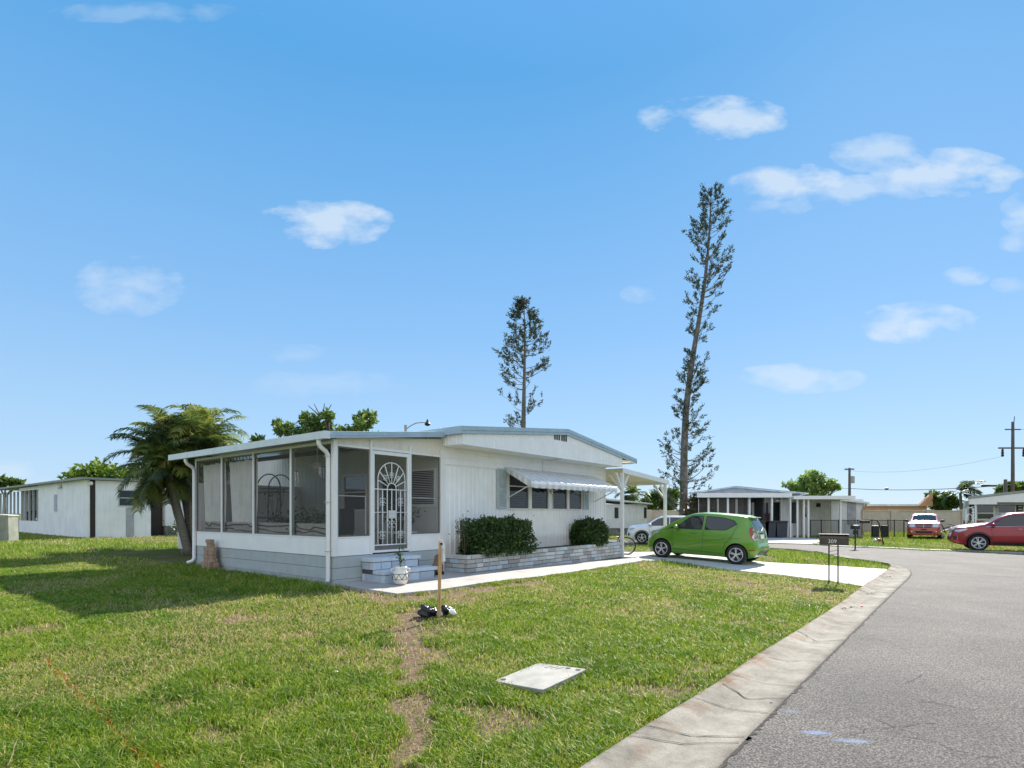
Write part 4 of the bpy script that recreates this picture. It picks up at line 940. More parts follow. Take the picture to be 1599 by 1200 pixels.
def palm_crown(name, root, crowns, rr, nfr, L, mat=M_palm, ll=0.42, tints=(0.15,0.75), lw=0.03, elr=(-0.5,1.35), droop=(0.8,1.7)):
    V, F, T = [], [], []; S = MB()
    for c_ in crowns:
        for i in range(nfr):
            az = rr.uniform(0, 2*math.pi); el = elr[0]+(elr[1]-elr[0])*((i+.5)/nfr); tt = rr.uniform(*tints)
            if rr.random() < .05 and el < .9: tt = rr.uniform(.75, 1)
            frond(rr, c_, az, el, L*rr.uniform(.75,1.1), rr.uniform(*droop), ll=ll, lw=lw, tint=tt, V=V, F=F, T=T, S=S)
    V = np.array([tuple(v) for v in V]); np_mesh(name, V, np.array(F), mat, root, tint=np.clip(T, 0, 1))
    S.build('frond_stems', pmat('frond_stem', (0.16,0.16,0.05), 0.6), root)
pc = G(298, 866); rr = random.Random(24)
palm = thing('palm_clump', 'bushy multi-trunk palm with drooping fronds at the back corner of the screened porch', 'palm', pc)
cr = []
for (bu, tu, tv, r0, dY) in ((296,258,735,0.10,0.0),(300,278,700,0.11,0.3),(304,296,715,0.10,0.1),(301,266,740,0.085,-0.3),(306,322,708,0.09,0.5),(298,246,716,0.085,0.5),(303,312,680,0.09,0.8),(300,262,684,.09,.9),(305,330,690,.08,1.1)):
    a = P(bu, 866, pc.y)-pc; a.z = -0.05; a.y = dY*0.5; tp = P(tu, tv, pc.y+dY)-pc
    m = MB(); pts = [a.lerp(tp, i/10) for i in range(11)]
    m.tube(pts, [r0*(1.25-0.45*i/10)*(1.0+.05*(i % 2)) for i in range(11)], 10); m.build('trunk', M_palmbark, palm, smooth=True); cr.append(tp)
m = MB(); m.ball((0,0,0.02), (.30,.26,.22), 12, 8); m.build('root_mass', M_bark, palm, smooth=True)
palm_crown('crown', palm, cr, rr, 20, 1.55, ll=0.46, lw=0.042, elr=(-0.55,1.5), droop=(0.9,2.0), tints=(0.0,0.66))

def broadleaf(name, label, cat, base, clusters, leaf, n, mat, trunk_r=0.12, seed=1, trunk=True, group=None, asp=0.5, limbs=True, sticks=None, dens=1.0):
    """clusters: list of (centre, radius) in world space; leaves grouped in sub-clumps with gaps"""
    base = Vector(base); rt = thing(name, label, cat, base, 0, group); r = np.random.default_rng(seed); rr = random.Random(seed)
    tot = sum(c[1]**2 for c in clusters); Vs, Fs, Ts = [], [], []; off = 0; lm = MB(); fork = base+Vector((0,0,max(0.8,(min(c[0].z-c[1] for c in clusters)-base.z)*0.75)))
    for (c_, rad) in clusters:
        k = max(30, int(n*rad**2/tot)); nc = max(5, int(9*dens+rad*5)); cd = r.normal(size=(nc,3)); cd /= np.linalg.norm(cd, axis=1)[:, None]; cd *= (0.45+0.5*r.random(nc))[:, None]
        cen = np.array(c_)-np.array(base)+cd*rad*np.array([1,1,.75]); ix = r.integers(0, nc, k); sub = rad*(0.26+0.16*r.random(nc)); 
        q = r.normal(size=(k,3)); q /= np.linalg.norm(q, axis=1)[:, None]; q *= (r.random(k)**0.45)[:, None]
        C_ = cen[ix]+q*sub[ix][:, None]; V, F = leaves(C_, q, leaf, r, asp, 0.7, up=0.1); Vs.append(V); Fs.append(F+off); off += len(V)
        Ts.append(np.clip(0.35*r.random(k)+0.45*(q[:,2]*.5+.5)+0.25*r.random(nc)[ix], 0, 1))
        if limbs:
            f0 = fork-base; mid = f0.lerp(Vector(c_)-base, .55)+Vector((rr.uniform(-.1,.1),rr.uniform(-.1,.1),-rad*.15)); lm.tube([f0, mid, Vector(c_)-base], [trunk_r*.55, trunk_r*.35, trunk_r*.12], 6)
            for j in range(min(nc, 6)): lm.tube([mid, Vector(cen[j])], [trunk_r*.2, trunk_r*.06], 5)
    if trunk:
        lm.tube([(0,0,-.05),(rr.uniform(-.05,.05),0,(fork-base).z*.5),fork-base], [trunk_r*1.3, trunk_r, trunk_r*.8], 9)
        lm.build('trunk', M_bark, rt, smooth=True)
    if sticks:
        s_ = MB()
        for (p, q) in sticks: s_.tube([Vector(p)-base, Vector(q)-base], [0.035, 0.015], 5)
        s_.build('bare_branches', M_bark, rt)
    np_mesh('crown', np.concatenate(Vs), np.concatenate(Fs), mat, rt, tint=np.concatenate(Ts)); return rt
def pxc(lst, Y): return [(P(u, v, Y+dy), r/FPX*Y) for u, v, r, dy in lst]
Y = 25.0; b0 = P(510, 850, Y); b0.z = gz1(b0.x, b0.y)
broadleaf('broadleaf_tree', 'large-leaved tree with bare top twigs rising behind the porch roof', 'tree', b0,
   pxc([(447,670,15,0),(436,664,10,.5),(489,660,19,0),(503,672,20,.4),(476,682,16,-.5),(514,650,11,0),(538,676,13,0),(566,660,19,0),(580,655,11,.5),(553,674,13,0),(404,690,11,0),(498,697,22,.6),(585,690,16,.5)], Y), 0.22, 4600, M_tree1, 0.16, 12, asp=.5,
   sticks=[(P(503,655,Y),P(491,631,Y)),(P(500,650,Y),P(482,634,Y)),(P(505,650,Y),P(507,630,Y)),(P(508,650,Y),P(518,632,Y)),(P(562,655,Y),P(558,646,Y))])
Y = 40.0; b0 = P(160, 840, Y); b0.z = gz1(b0.x, b0.y)
broadleaf('broadleaf_tree', 'low yellow-green tree crown showing above the left neighbour roof', 'tree', b0,
   pxc([(130,748,26,0),(158,742,24,0),(185,746,26,0),(210,752,26,0),(232,756,24,0),(112,756,16,0),(160,760,40,0)], Y), 0.35, 5200, M_tree2, 0.25, 15)
Y = 45.0; b0 = P(1268, 835, Y); b0.z = gz1(b0.x, b0.y)
broadleaf('broadleaf_tree', 'airy light green tree behind the screened house with trash cans', 'tree', b0,
   pxc([(1258,752,14,0),(1240,758,11,0),(1268,744,12,0),(1282,752,13,0),(1296,758,12,0),(1308,760,7,0),(1262,767,15,0),(1280,769,14,0),(1226,757,4,0),(1245,770,9,0)], Y), 0.26, 3400, M_tree3, 0.16, 18, asp=.5)
Y = 62.0
for (nm, lab, cl, sd_, mt, n_) in (('broadleaf_tree', 'rounded dark tree mass behind the carport beside the tall pine trunk', [(1020,783,14,0),(1033,776,13,0),(1045,785,14,0),(1008,788,9,0),(1052,772,10,0)], 31, M_tree1, 2200),
                                ('broadleaf_tree', 'grey-green tree between the orange building and the corner house', [(1462,786,10,0),(1476,780,10,0),(1470,792,12,0),(1490,786,9,0),(1456,776,6,0)], 33, M_tree1, 1800),
                                ('broadleaf_tree', 'dark leafy tree crown at the foot of the large utility pole', [(1568,768,9,0),(1580,762,9,0),(1595,764,10,0),(1606,770,10,0)], 35, M_tree1, 1500),
                                ('broadleaf_tree', 'small dark tree crown low behind the far left lean-to', [(8,752,7,0),(22,755,6,0),(-6,754,8,0),(32,757,4,0)], 36, M_tree1, 900)):
    b0 = P(cl[0][0], 830, Y); b0.z = gz1(b0.x, b0.y); broadleaf(nm, lab, 'tree', b0, pxc(cl, Y), 0.5, n_, mt, 0.2, sd_)
Y = 37.0; b0 = P(1093, 838, Y); b0.z = gz1(b0.x, b0.y)
broadleaf('dry_shrub', 'brownish feathery bush between the tall pine trunk and the screened house', 'shrub', b0, pxc([(1088,785,14,0),(1098,795,15,0),(1082,800,14,0),(1092,812,16,0),(1107,806,8,0)], Y), 0.30, 2600, M_drybush, 0.08, 41, asp=.25)
def small_palm(u, v, Y, L, label, seed, nf=14):
    b_ = P(u, 832, Y); b_.z = gz1(b_.x, b_.y); rt = thing('palm_tree', label, 'palm', b_); top = P(u, v, Y)-b_
    MB().tube([(0,0,0),(top.x*.5+.1,0,top.z*.5),top], [.2,.15,.12], 8).build('trunk', M_palmbark, rt, smooth=True)
    palm_crown('crown', rt, [top], random.Random(seed), nf, L, ll=.7, lw=.09, tints=(0,.45), elr=(-.4,1.2), droop=(1.0,1.8))
small_palm(989, 774, 60, 2.1, 'distant fan-crowned palm seen under the carport roof', 5)
small_palm(1500, 770, 60, 2.4, 'distant palm just left of the corner house roof', 6)
small_palm(1041, 782, 72, 2.0, 'distant small palm beside the carport outer post', 8)

# Norfolk pines: bent trunk, whorls of up-curved branches carrying ragged tufts
def norfolk(label, base, spine, prof, seed, tuft, nbr, Y):
    """spine: pixels of the trunk; prof(f) -> branch reach in metres at height fraction f"""
    rt = thing('pine_tree', label, 'tree', base); r = np.random.default_rng(seed); rr = random.Random(seed)
    pts = [P(u, v, Y)-Vector(base) for u, v in spine]; pts[0].z = -0.1
    pts = catmull(pts, 6); H = pts[-1].z; n = len(pts)
    tm = MB().tube(pts, [max(0.03, prof['r0']*(1-i/(n-1))**0.85) for i in range(n)], 10)
    CC, NN = [], []; br = MB(); z = prof['start']
    def at(z):
        for a, c_ in zip(pts[:-1], pts[1:]):
            if a.z <= z <= c_.z: return a.lerp(c_, (z-a.z)/max(1e-6, c_.z-a.z))
        return pts[-1].copy()
    while z < H-0.15:
        f = z/H; o = at(z); reach = prof['f'](f)
        for j in range(nbr):
            if rr.random() < prof['gap'](f): continue
            az = rr.uniform(0, 2*math.pi); L = reach*rr.uniform(.45,1.15)*(prof['side'](f, math.cos(az))); 
            if L < 0.15: continue
            el = rr.uniform(prof['el'][0], prof['el'][1]); h = Vector((math.cos(az), math.sin(az), 0)); q = [o]; p = o.copy(); k = 6; e = el
            for i in range(k): p = p+(h*math.cos(e)+Vector((0,0,math.sin(e))))*(L/k); e += prof['curl']/k; q.append(p.copy())
            br.tube(q, [0.035*(1-.8*i/k)*max(.4,L/2) for i in range(k+1)], 4, caps=False)
            nt_ = max(2, int(L/tuft*1.5*prof['dens']))
            for i in range(nt_):
                g_ = 1-(i/nt_)*0.75*rr.uniform(.6,1.2); g_ = max(.15, min(1, g_)); a = min(k-1, int(g_*k)); c_ = q[a].lerp(q[a+1], g_*k-a)
                dd = (h*rr.uniform(.2,.9)+Vector((rr.uniform(-.5,.5),rr.uniform(-.5,.5),rr.uniform(.2,.9)))).normalized(); CC.append(c_); NN.append(dd)
        z += prof['step']*rr.uniform(.7,1.3)*(1-.35*f)
    # each tuft: fine blades along a short upswept twig
    CC = np.array([tuple(c_) for c_ in CC]); NN = np.array([tuple(c_) for c_ in NN]); m_ = 30
    i = np.repeat(np.arange(len(CC)), m_); tt = r.random(len(i)); ln = tuft*(0.7+0.6*r.random(len(CC)))[i]
    C_ = CC[i]+NN[i]*(tt*ln)[:, None]+r.normal(size=(len(i),3))*tuft*0.085
    V, F = leaves(C_, NN[i], tuft*0.40, r, 0.30, 0.45, curl=.1)
    np_mesh('foliage', V, F, M_pine, rt, tint=np.clip(r.random(len(i))*.6+.4*r.random(len(CC))[i], 0, 1)); tm.add(br.v, br.f).build('trunk', M_pinebark, rt, smooth=True)
    return rt
YP = 38.0; b0 = P(1066, 838, YP); b0.z = gz1(b0.x, b0.y)
norfolk('very tall bent pine with a thin upper crown behind the green hatchback', b0, [(1066,838),(1068,780),(1069,700),(1073,630),(1082,560),(1092,500),(1101,440),(1107,380),(1110,330),(1111,298)],
  dict(r0=0.29, start=1.6, step=0.52, el=(-0.15,0.45), curl=0.9, dens=0.50,
       f=lambda f: float(np.interp(f, [0,.08,.2,.3,.4,.5,.58,.66,.75,.85,.93,1], [1.6,2.1,2.1,1.3,.95,.8,.7,1.6,2.1,1.8,1.1,.3])),
       gap=lambda f: float(np.interp(f, [0,.2,.4,.55,.62,.72,1], [.05,.12,.28,.50,.50,.40,.30])),
       side=lambda f, c_: 1.0+(0.35*c_ if .55 < f < .8 else 0.1*c_)), 51, 0.46, 6, YP)
YP = 62.0; b0 = P(818, 832, YP); b0.z = gz1(b0.x, b0.y)
norfolk('slender pine with gappy branches rising behind the mobile home roof', b0, [(818,832),(817,740),(818,660),(819,600),(820,540),(819,470)],
  dict(r0=0.42, start=9.0, step=0.80, el=(0.0,0.35), curl=0.6, dens=0.52,
       f=lambda f: float(np.interp(f, [0,.35,.45,.55,.63,.68,.74,.8,.9,1], [2,1.5,1.7,2.4,3.0,2.9,2.8,2.3,1.3,.2])),
       gap=lambda f: float(np.interp(f, [0,.4,.5,.66,.72,1], [.4,.62,.72,.60,.06,.02])), side=lambda f, c_: 1.0), 53, 0.80, 7, YP)

# ------------------------------------------------------------------ things on the lawn and porch
sb = G(687, 966)
sk = thing('wooden_stake', 'tall thin wooden survey stake with white tape, standing on the lawn beside a black bag', 'stake', sb)
MB().obox((0,0,0.545),(0.045,0.020,1.11), Matrix.Rotation(R(1.0),3,'Y')).build('shaft', M_wood, sk, bevel=0.002)
MB().box(-0.012+0.02,0.033+.008,-0.013,0.013,1.03,1.06).build('black_band', M_black, sk)
MB().box(-0.005,0.043,-0.013,0.013,1.062,1.10).build('cap_tape', pmat('pink_tape',(0.75,0.60,0.58),.5), sk)
m = MB(); pts = [(0.035,0.0,1.06),(0.048,-0.01,0.98),(0.045,0.01,0.90),(0.052,-0.005,0.80)]
vs = [(x+dx,y,z) for x,y,z in pts for dx in (0,0.03)]; m.add(vs, [(0,1,3,2),(2,3,5,4),(4,5,7,6)]); m.build('tape_tail', pmat('pale_tape',(0.72,0.76,0.80),.4), sk, solid=0.001)
bg_ = G(668, 962)
bag = thing('plastic_bag', 'crumpled black and white plastic bag lying by the wooden stake', 'bag', bg_)
def crumple(c, rad, seed, amp=0.25, nu=22, nv=14):
    mb = MB(); mb.ball(c, rad, nu, nv); r2 = random.Random(seed); ph = [r2.uniform(0, 6) for _ in range(6)]; out = []
    for (x, y, z) in mb.v:
        d = Vector((x-c[0], y-c[1], z-c[2])); s = 1+amp*(math.sin(d.x*38+ph[0])*math.sin(d.y*31+ph[1])+0.6*math.sin(d.z*52+ph[2]+d.x*25)); out.append((c[0]+d.x*s, c[1]+d.y*s, c[2]+d.z*s))
    mb.v = out; return mb
M_bag = pmat('black_plastic', (0.012,0.014,0.018), 0.22, 0.2, 20, bump=0.5, bscale=25)
crumple((0.0,0,0.05), (0.15,0.10,0.095), 1).build('black_body', M_bag, bag, smooth=True); crumple((0.27,0.03,0.07), (0.10,0.07,0.07), 2, .35).build('black_fold', M_bag, bag, smooth=True)
crumple((0.17,-0.02,0.045), (0.055,0.035,0.045), 3, .4).build('white_fold', pmat('white_plastic',(0.7,0.7,0.7),.35), bag); crumple((0.36,-0.02,0.06), (0.05,0.03,0.035), 4, .4).build('white_fold', M_whitepaint, bag)
lz = max(p.z for p in lid_poly)
lid = thing('access_cover', 'pale concrete access cover with dark lift holes set in the front lawn', 'access cover', (lc.x, lc.y, lc.z-0.01))
pp = [Vector((p.x-lc.x, p.y-lc.y, 0.0)) for p in lid_poly]
def rounded(pp, f=0.12):
    o = []; n = len(pp)
    for i in range(n):
        a, b_, c_ = pp[i-1], pp[i], pp[(i+1)%n]; o += [b_.lerp(a, f), b_.lerp(a, f*.3).lerp(b_.lerp(c_, f*.3), .5), b_.lerp(c_, f)]
    return o
MB().prism([p*1.0 for p in rounded(pp, .07)], (0,0,0.045)).build('slab', pmat('lid_concrete', (0.33,0.315,0.28), .85, .12, 6, bump=.25, bscale=70, streak=.0), lid, bevel=0.006)
ex = (pp[2]-pp[0]).normalized(); 
for p, sc_ in ((pp[0], .80), (pp[2], .80), (pp[2].lerp(pp[1], .28), .84)):
    MB().lathe([(0.028,0.044),(0.028,0.0475)], (p.x*sc_, p.y*sc_, 0), 14).build('lift_hole', M_black, lid)
m = MB(); 
for k in range(3):
    q = pp[1].lerp(pp[2], .35+.13*k)*.86; m.bar((q.x,q.y,.046),(q.x-ex.x*.10,q.y-ex.y*.10-.02,.046),.006,.004)
m.build('cast_marks', M_mortar, lid)

pp_ = HW(0.73,-0.98); pz = gz1(pp_.x, pp_.y)+0.02
pot = thing('flower_pot', 'white glazed pot with black line pattern and thin plant beside the steps', 'plant pot', (pp_.x, pp_.y, pz))
MB().lathe([(0.07,0.0),(0.115,0.03),(0.14,0.10),(0.145,0.18),(0.13,0.23),(0.105,0.255),(0.108,0.29),(0.125,0.325),(0.115,0.33),(0.09,0.29)], n=28).build('pot_body', pmat('glazed_pot',(0.74,0.72,0.66),.3,.05,6,streak=.25,streakcol=(.5,.45,.36)), pot, smooth=True)
MB().lathe([(0.10,0.29),(0.0,0.30)], n=18).build('soil', M_soil, pot)
m = MB()
for k in range(8):
    a, b_ = k*math.pi/4, (k+.5)*math.pi/4; c_ = (k+1)*math.pi/4
    for (p, q, zp, zq) in ((a,b_,.20,.10),(b_,c_,.10,.20)): m.tube([(.147*math.cos(p+(q-p)*i/4),.147*math.sin(p+(q-p)*i/4),zp+(zq-zp)*i/4) for i in range(5)],.004,4)
for z, rad in ((.20,.144),(.10,.142)): m.tube([(rad*math.cos(i*math.pi/12),rad*math.sin(i*math.pi/12),z) for i in range(25)],.004,4)
m.build('black_pattern', M_dark, pot)
for sx in (-1,1): MB().tube([(sx*.10,0,.30),(sx*.165,0,.29),(sx*.17,0,.25),(sx*.13,0,.22)],.012,7).build('handle', pmat('glazed_pot',(0.74,0.72,0.66)), pot, smooth=True)
MB().tube([(0,0,.28),(.02,0,.45),(-.03,0,.58),(-.01,0,.66)],.006,6).tube([(0,0,.28),(-.03,.02,.5),(-.06,0,.57)],.005,6).build('stem', M_hedge, pot)
r = np.random.default_rng(8); n_ = 46; tt = r.random(n_); cc = np.stack([.02*np.sin(tt*7)+r.normal(size=n_)*.018-.01, r.normal(size=n_)*.018, .36+tt*.3], 1); V, F = leaves(cc, np.tile([0,0,1.],(n_,1)), .075, r, .4, .6); np_mesh('foliage', V, F, M_hedge, pot, tint=r.random(n_))

bh = HW(2.22,-0.42); bz_ = gz1(bh.x, bh.y)+0.02
bhs = thing('garden_ornament', 'small birdhouse with brown flared roof between the porch steps and planter', 'ornament', (bh.x, bh.y, bz_), HA)
MB().lathe([(0.16,0.20),(0.135,0.23),(0.10,0.33),(0.085,0.40),(0.02,0.42)], n=4).build('roof', pmat('ornament_wood',(0.17,0.095,0.05),.7,.2,8), bhs)
MB().box(-.09,.09,-.08,.08,.06,.20).build('body', pmat('ornament_brown',(0.22,0.12,0.06),.7), bhs, bevel=.01); MB().lathe([(.028,0),(.028,.01)],(0,-.085,.14),12,Matrix.Rotation(R(90),3,'X')).build('hole', M_black, bhs)
for x in (-.08,.08):
    for y in (-.06,.06): MB().box(x-.025,x+.025,y-.025,y+.025,0,.06).build('foot', M_black, bhs)
MB().box(-.055,.055,-.055,.055,.01,.058).build('white_base', M_whitepaint, bhs)

# pile of old bricks leaning on the skirting: every brick its own object
rr = random.Random(13); bm0 = MB().obox((0,0,0.045),(0.215,0.105,0.085)).build('clay_brick', M_redbrick, None, bevel=0.007)
tag(bm0, 'weathered clay brick in the rough pile against the porch skirting', 'brick', 'old bricks piled by the porch skirting'); first = True
for k in range(8):
    nb = 3 if k < 2 else 2 if k < 6 else 1
    for j in range(nb):
        o = bm0 if first else bm0.copy()
        if not first: C.objects.link(o)
        first = False
        yy_ = 4.62+(j-(nb-1)/2)*0.225+rr.uniform(-.02,.02); p = HW(-0.16+rr.uniform(-.02,.02), yy_)
        o.location = (p.x, p.y, gz1(HW(-.16,4.6).x, HW(-.16,4.6).y)-0.005+k*0.088); o.rotation_euler = (0, 0, HA+R(90)+rr.uniform(-.12,.12))
for k in range(3):    # bricks stood on end in front
    o = bm0.copy(); C.objects.link(o); p = HW(-0.29, 4.42+k*0.13); o.location = (p.x, p.y, gz1(p.x, p.y)+0.10); o.rotation_euler = (R(90), R(78), HA+R(90)+rr.uniform(-.1,.1))

# curtains in the two far bays; patterned valance behind the left screens
def curtain(y0, y1, label, seed, skew):
    rt = hthing('curtain', label, 'curtain', 0.12, (y0+y1)/2, 'pale curtains inside the porch screens', z=1.45)
    ym = (y0+y1)/2; n = 60; rows = 8; V = []; F = []
    for i in range(rows+1):
        z = 2.90-(2.90-1.48)*i/rows
        for j in range(n+1):
            f = j/n; pinch = skew*(i/rows); y = y0+(y1-y0)*f+(0.5-f)*pinch*0.25; sag = 0.03*abs(math.sin(f*9)) if i == 0 else 0
            V.append((0.035*math.sin(f*42+seed)*(0.5+.5*i/rows)+0.02*math.sin(f*11+i*.4), y-ym, z-1.45-sag))
    for i in range(rows):
        for j in range(n): a = i*(n+1)+j; F.append((a, a+1, a+n+2, a+n+1))
    np_mesh('cloth', V, np.array(F), M_curtain, rt, smooth=True)
    m = MB()
    for j in range(9): f = j/8; m.tube([(0, y0+(y1-y0)*f-ym, 1.44), (0, y0+(y1-y0)*f-ym+.02, 1.53)], .008, 5)
    m.build('tie_loops', M_dark, rt); MB().tube([(0,y0-ym-.1,1.53),(0,y1-ym+.1,1.53)],.01,6).build('rod', M_frame_al, rt)
curtain(4.5, 5.55, 'pale curtain inside the farthest left porch screen, nearest the palm', 1, .3)
curtain(3.02, 4.22, 'pale curtain inside the second porch screen, next to the wrought iron arch', 2, .6)
m = MB()
for (a, b_) in ((0.15,1.40),(1.50,2.88),(2.98,4.34),(4.44,5.66)): m.box(-0.004,0.004,a-2.9,b_-2.9,0.0,0.25)
val = hthing('shade_cloth', 'grey-beige cloth strip with dark branch lines along the porch screen bottoms', 'cloth strip', 0.09, 2.9, z=1.255)
m.build('cloth', pmat('valance_cloth', (0.42,0.38,0.33), .9, .08, 6), val)
m = MB(); rr = random.Random(3)
for base_z, amp in ((.17,.05),(.08,.03)):
    y = -2.7; pts = []
    while y < 2.7: pts.append((-.012, y, base_z+rr.uniform(-amp,amp))); y += rr.uniform(.12,.4)
    m.tube(pts, [rr.uniform(.006,.014) for _ in pts], 5)
m.build('branch_lines', M_dark, val)
# wrought iron arch rack with plants
rk = hthing('iron_arch_rack', 'black wrought iron arch rack with vine motifs inside the third porch screen', 'rack', 0.75, 3.45, z=FZ)
m = MB(); 
def ya(t_): return t_
for xx in (-.14, .14):
    m.tube([(xx,-.52,0),(xx,-.52,1.42)],.014,6); m.tube([(xx,.52,0),(xx,.52,1.42)],.014,6)
    m.tube([(xx,.52*math.cos(R(a)),1.42+.33*math.sin(R(a))) for a in range(0,181,12)],.014,6)
    for z in (1.42,1.34,.42,.75): m.bar((xx,-.52,z),(xx,.52,z),.018)
m.build('frame', M_dark, rk, smooth=False)
m = MB()
for k in range(9):
    y = rr.uniform(-.45,.45); m.tube([(0,y*.3,.75),(0,y*.7,1.0),(0,y,1.2+rr.uniform(-.05,.3))],.006,5); m.ball((0,y,1.22+rr.uniform(-.05,.25)),(.012,.035,.035),8,5)
m.build('vine_motif', M_dark, rk)
MB().box(-.15,.15,-.5,.5,.40,.43).box(-.15,.15,-.5,.5,.73,.75).build('shelf', M_dark, rk)
def pottedfern(x, y, z, label, n_, sc_, seed):
    rt = hthing('potted_plant', label, 'potted plant', x, y, z=z)
    MB().lathe([(.09,0),(.13,.2),(.14,.22),(.12,.22)], n=18).build('pot', pmat('plant_tub',(0.10,0.075,0.06),.7), rt, smooth=True)
    r = np.random.default_rng(seed); c_ = r.normal(size=(n_,3))*np.array([.16,.2,.12])*sc_+np.array([0,0,.42]); V, F = leaves(c_, c_-np.array([0,0,.2]), .13, r, .3, .6); np_mesh('foliage', V, F, M_hedge, rt, tint=r.random(n_))
pottedfern(.9,3.3,FZ+.12,'dark leafy potted plant below the iron arch rack',300,1.1,1); pottedfern(.7,1.9,FZ+.2,'dark bushy potted plant behind the porch corner screen',420,1.3,2); pottedfern(2.2,.8,FZ+.45,'potted plant on the small table right of the screen door',300,1.0,3)
tb = hthing('side_table', 'small low table inside the right porch screen', 'table', 2.2, .8, z=FZ); MB().box(-.35,.35,-.3,.3,.41,.45).build('tabletop', M_curtain, tb)
for x in (-.3,.3):
    for y in (-.25,.25): MB().box(x-.02,x+.02,y-.02,y+.02,0,.41).build('leg', M_dark, tb)
fan = hthing('ceiling_fan', 'pale ceiling fan hanging under the porch roof', 'fan', 1.2, 2.4, z=2.75)
MB().tube([(0,0,.1),(0,0,.52)],.015,6).build('down_rod', M_whitepaint, fan); MB().lathe([(.03,.11),(.10,.08),(.11,0),(.05,-.05)]).build('motor', M_whitepaint, fan, smooth=True); MB().lathe([(.06,-.05),(.08,-.12),(.03,-.16)]).build('lamp_shade', pmat('shade_pink',(0.55,0.42,0.35),.5), fan, smooth=True)
for k in range(4): MB().obox((.38*math.cos(k*math.pi/2+.4),.38*math.sin(k*math.pi/2+.4),.03),(.55,.12,.008),Matrix.Rotation(k*math.pi/2+.4,3,'Z')).build('blade', M_curtain, fan)
for (x, y, z, lab) in ((.35,1.85,2.62,'silver tube wind chime hanging by the iron arch rack'),(.3,.85,2.66,'silver tube wind chime hanging near the porch corner screen')):
    c_ = hthing('wind_chime', lab, 'wind chime', x, y, z=z-.25); MB().lathe([(.05,.2),(.05,.21)]).tube([(0,0,.21),(0,0,.45)],.003,4).build('top_disc', M_dark, c_)
    m = MB()
    for k in range(5): a = k*1.257; m.tube([(.045*math.cos(a),.045*math.sin(a),.2),(.045*math.cos(a),.045*math.sin(a),-.02+.03*k)],.008,6)
    m.build('chime_tubes', M_chrome, c_)
# front porch chair seen dark through the screen
chr_ = hthing('patio_chair', 'dark patio chair behind the corner porch screen', 'chair', 1.0, 1.35, z=FZ, rot=R(200))
MB().box(-.25,.25,-.25,.25,.40,.45).build('seat', M_dark, chr_, bevel=.01); MB().box(-.25,.25,.22,.26,.45,.95).build('backrest', M_dark, chr_, bevel=.01)
for x in (-.22,.22):
    for y in (-.22,.22): MB().tube([(x,y,0),(x,y,.41)],.014,6).build('leg', M_dark, chr_)

# mailbox on its ladder-like stand
mb_ = G(1302, 911); mr = math.atan2(-DX, DY)+R(12)
mail = thing('mailbox', 'dark house-numbered box on a ladder-like black stand beside the near driveway', 'mailbox', mb_, mr-R(0))
for x in (-.095,.095): MB().tube([(x,0,-.05),(x,0,.93)],.016,8).build('post', M_dark, mail, smooth=True)
m = MB()
for k in range(3): m.bar((-.095,0,.58+k*.09),(.095,0,.63+k*.09),.010)
m.build('rungs', M_dark, mail)
prof_ = [(-.13,.93),(.13,.93)]+[(.13*math.cos(R(a)),1.09+.10*math.sin(R(a))) for a in range(0,181,15)]
M_mail = pmat('mailbox_paint', (0.075,0.062,0.045), 0.32, .12, 9, metal=.3)
MB().prism([(-.30,y,z) for y, z in prof_], (.60,0,0)).build('box_body', M_mail, mail, bevel=.006)
MB().prism([(.30,y*.96,.93+(z-.93)*.97) for y, z in prof_], (.012,0,0)).build('door', M_mail, mail, bevel=.003)
MB().box(-.315,.325,-.125,.125,1.183,1.192).build('top_strip', M_mail, mail)
def text3(txt, size, loc, rot, mat, parent, name='house_number', ext=0.002):
    cu = bpy.data.curves.new(name, 'FONT'); cu.body = txt; cu.size = size; cu.align_x = 'CENTER'; cu.align_y = 'CENTER'; cu.extrude = ext
    o = bpy.data.objects.new('tmp', cu); C.objects.link(o); dg = bpy.context.evaluated_depsgraph_get(); dg.update()
    me = bpy.data.meshes.new_from_object(o.evaluated_get(dg)); bpy.data.objects.remove(o); me.materials.clear(); me.materials.append(mat)
    q = bpy.data.objects.new(name, me); C.objects.link(q); q.parent = parent; q.location = loc; q.rotation_euler = rot; return q
text3('309', .125, (-0.03,-.134,1.015), (R(90),0,0), M_whitepaint, mail)

# bicycle half hidden by the carport post
bcp = P(969, 868, 19.6); bcz = gz1(bcp.x, bcp.y)
bike = thing('bicycle', 'dark step-through bicycle parked behind the carport post', 'bicycle', (bcp.x, bcp.y, bcz+.02), R(-18))
def wheel(c_, rad):
    w_ = MB(); n = 30; w_.tube([(c_[0]+rad*math.cos(2*math.pi*i/n), c_[1], rad+rad*math.sin(2*math.pi*i/n)) for i in range(n+1)], .022, 7, caps=False); w_ = w_.build('wheel', M_black, bike, smooth=True)
    q = MB(); q.tube([(c_[0]+(rad-.035)*math.cos(2*math.pi*i/n), c_[1], rad+(rad-.035)*math.sin(2*math.pi*i/n)) for i in range(n+1)], .010, 5, caps=False)
    for k in range(14): a = k*math.pi/7; q.tube([(c_[0],c_[1],rad),(c_[0]+(rad-.04)*math.cos(a),c_[1],rad+(rad-.04)*math.sin(a))],.0025,3)
    q.build('rim', M_chrome, w_)
wr_ = .30; wheel((.22,0,0),wr_); wheel((-.78,0,0),wr_)
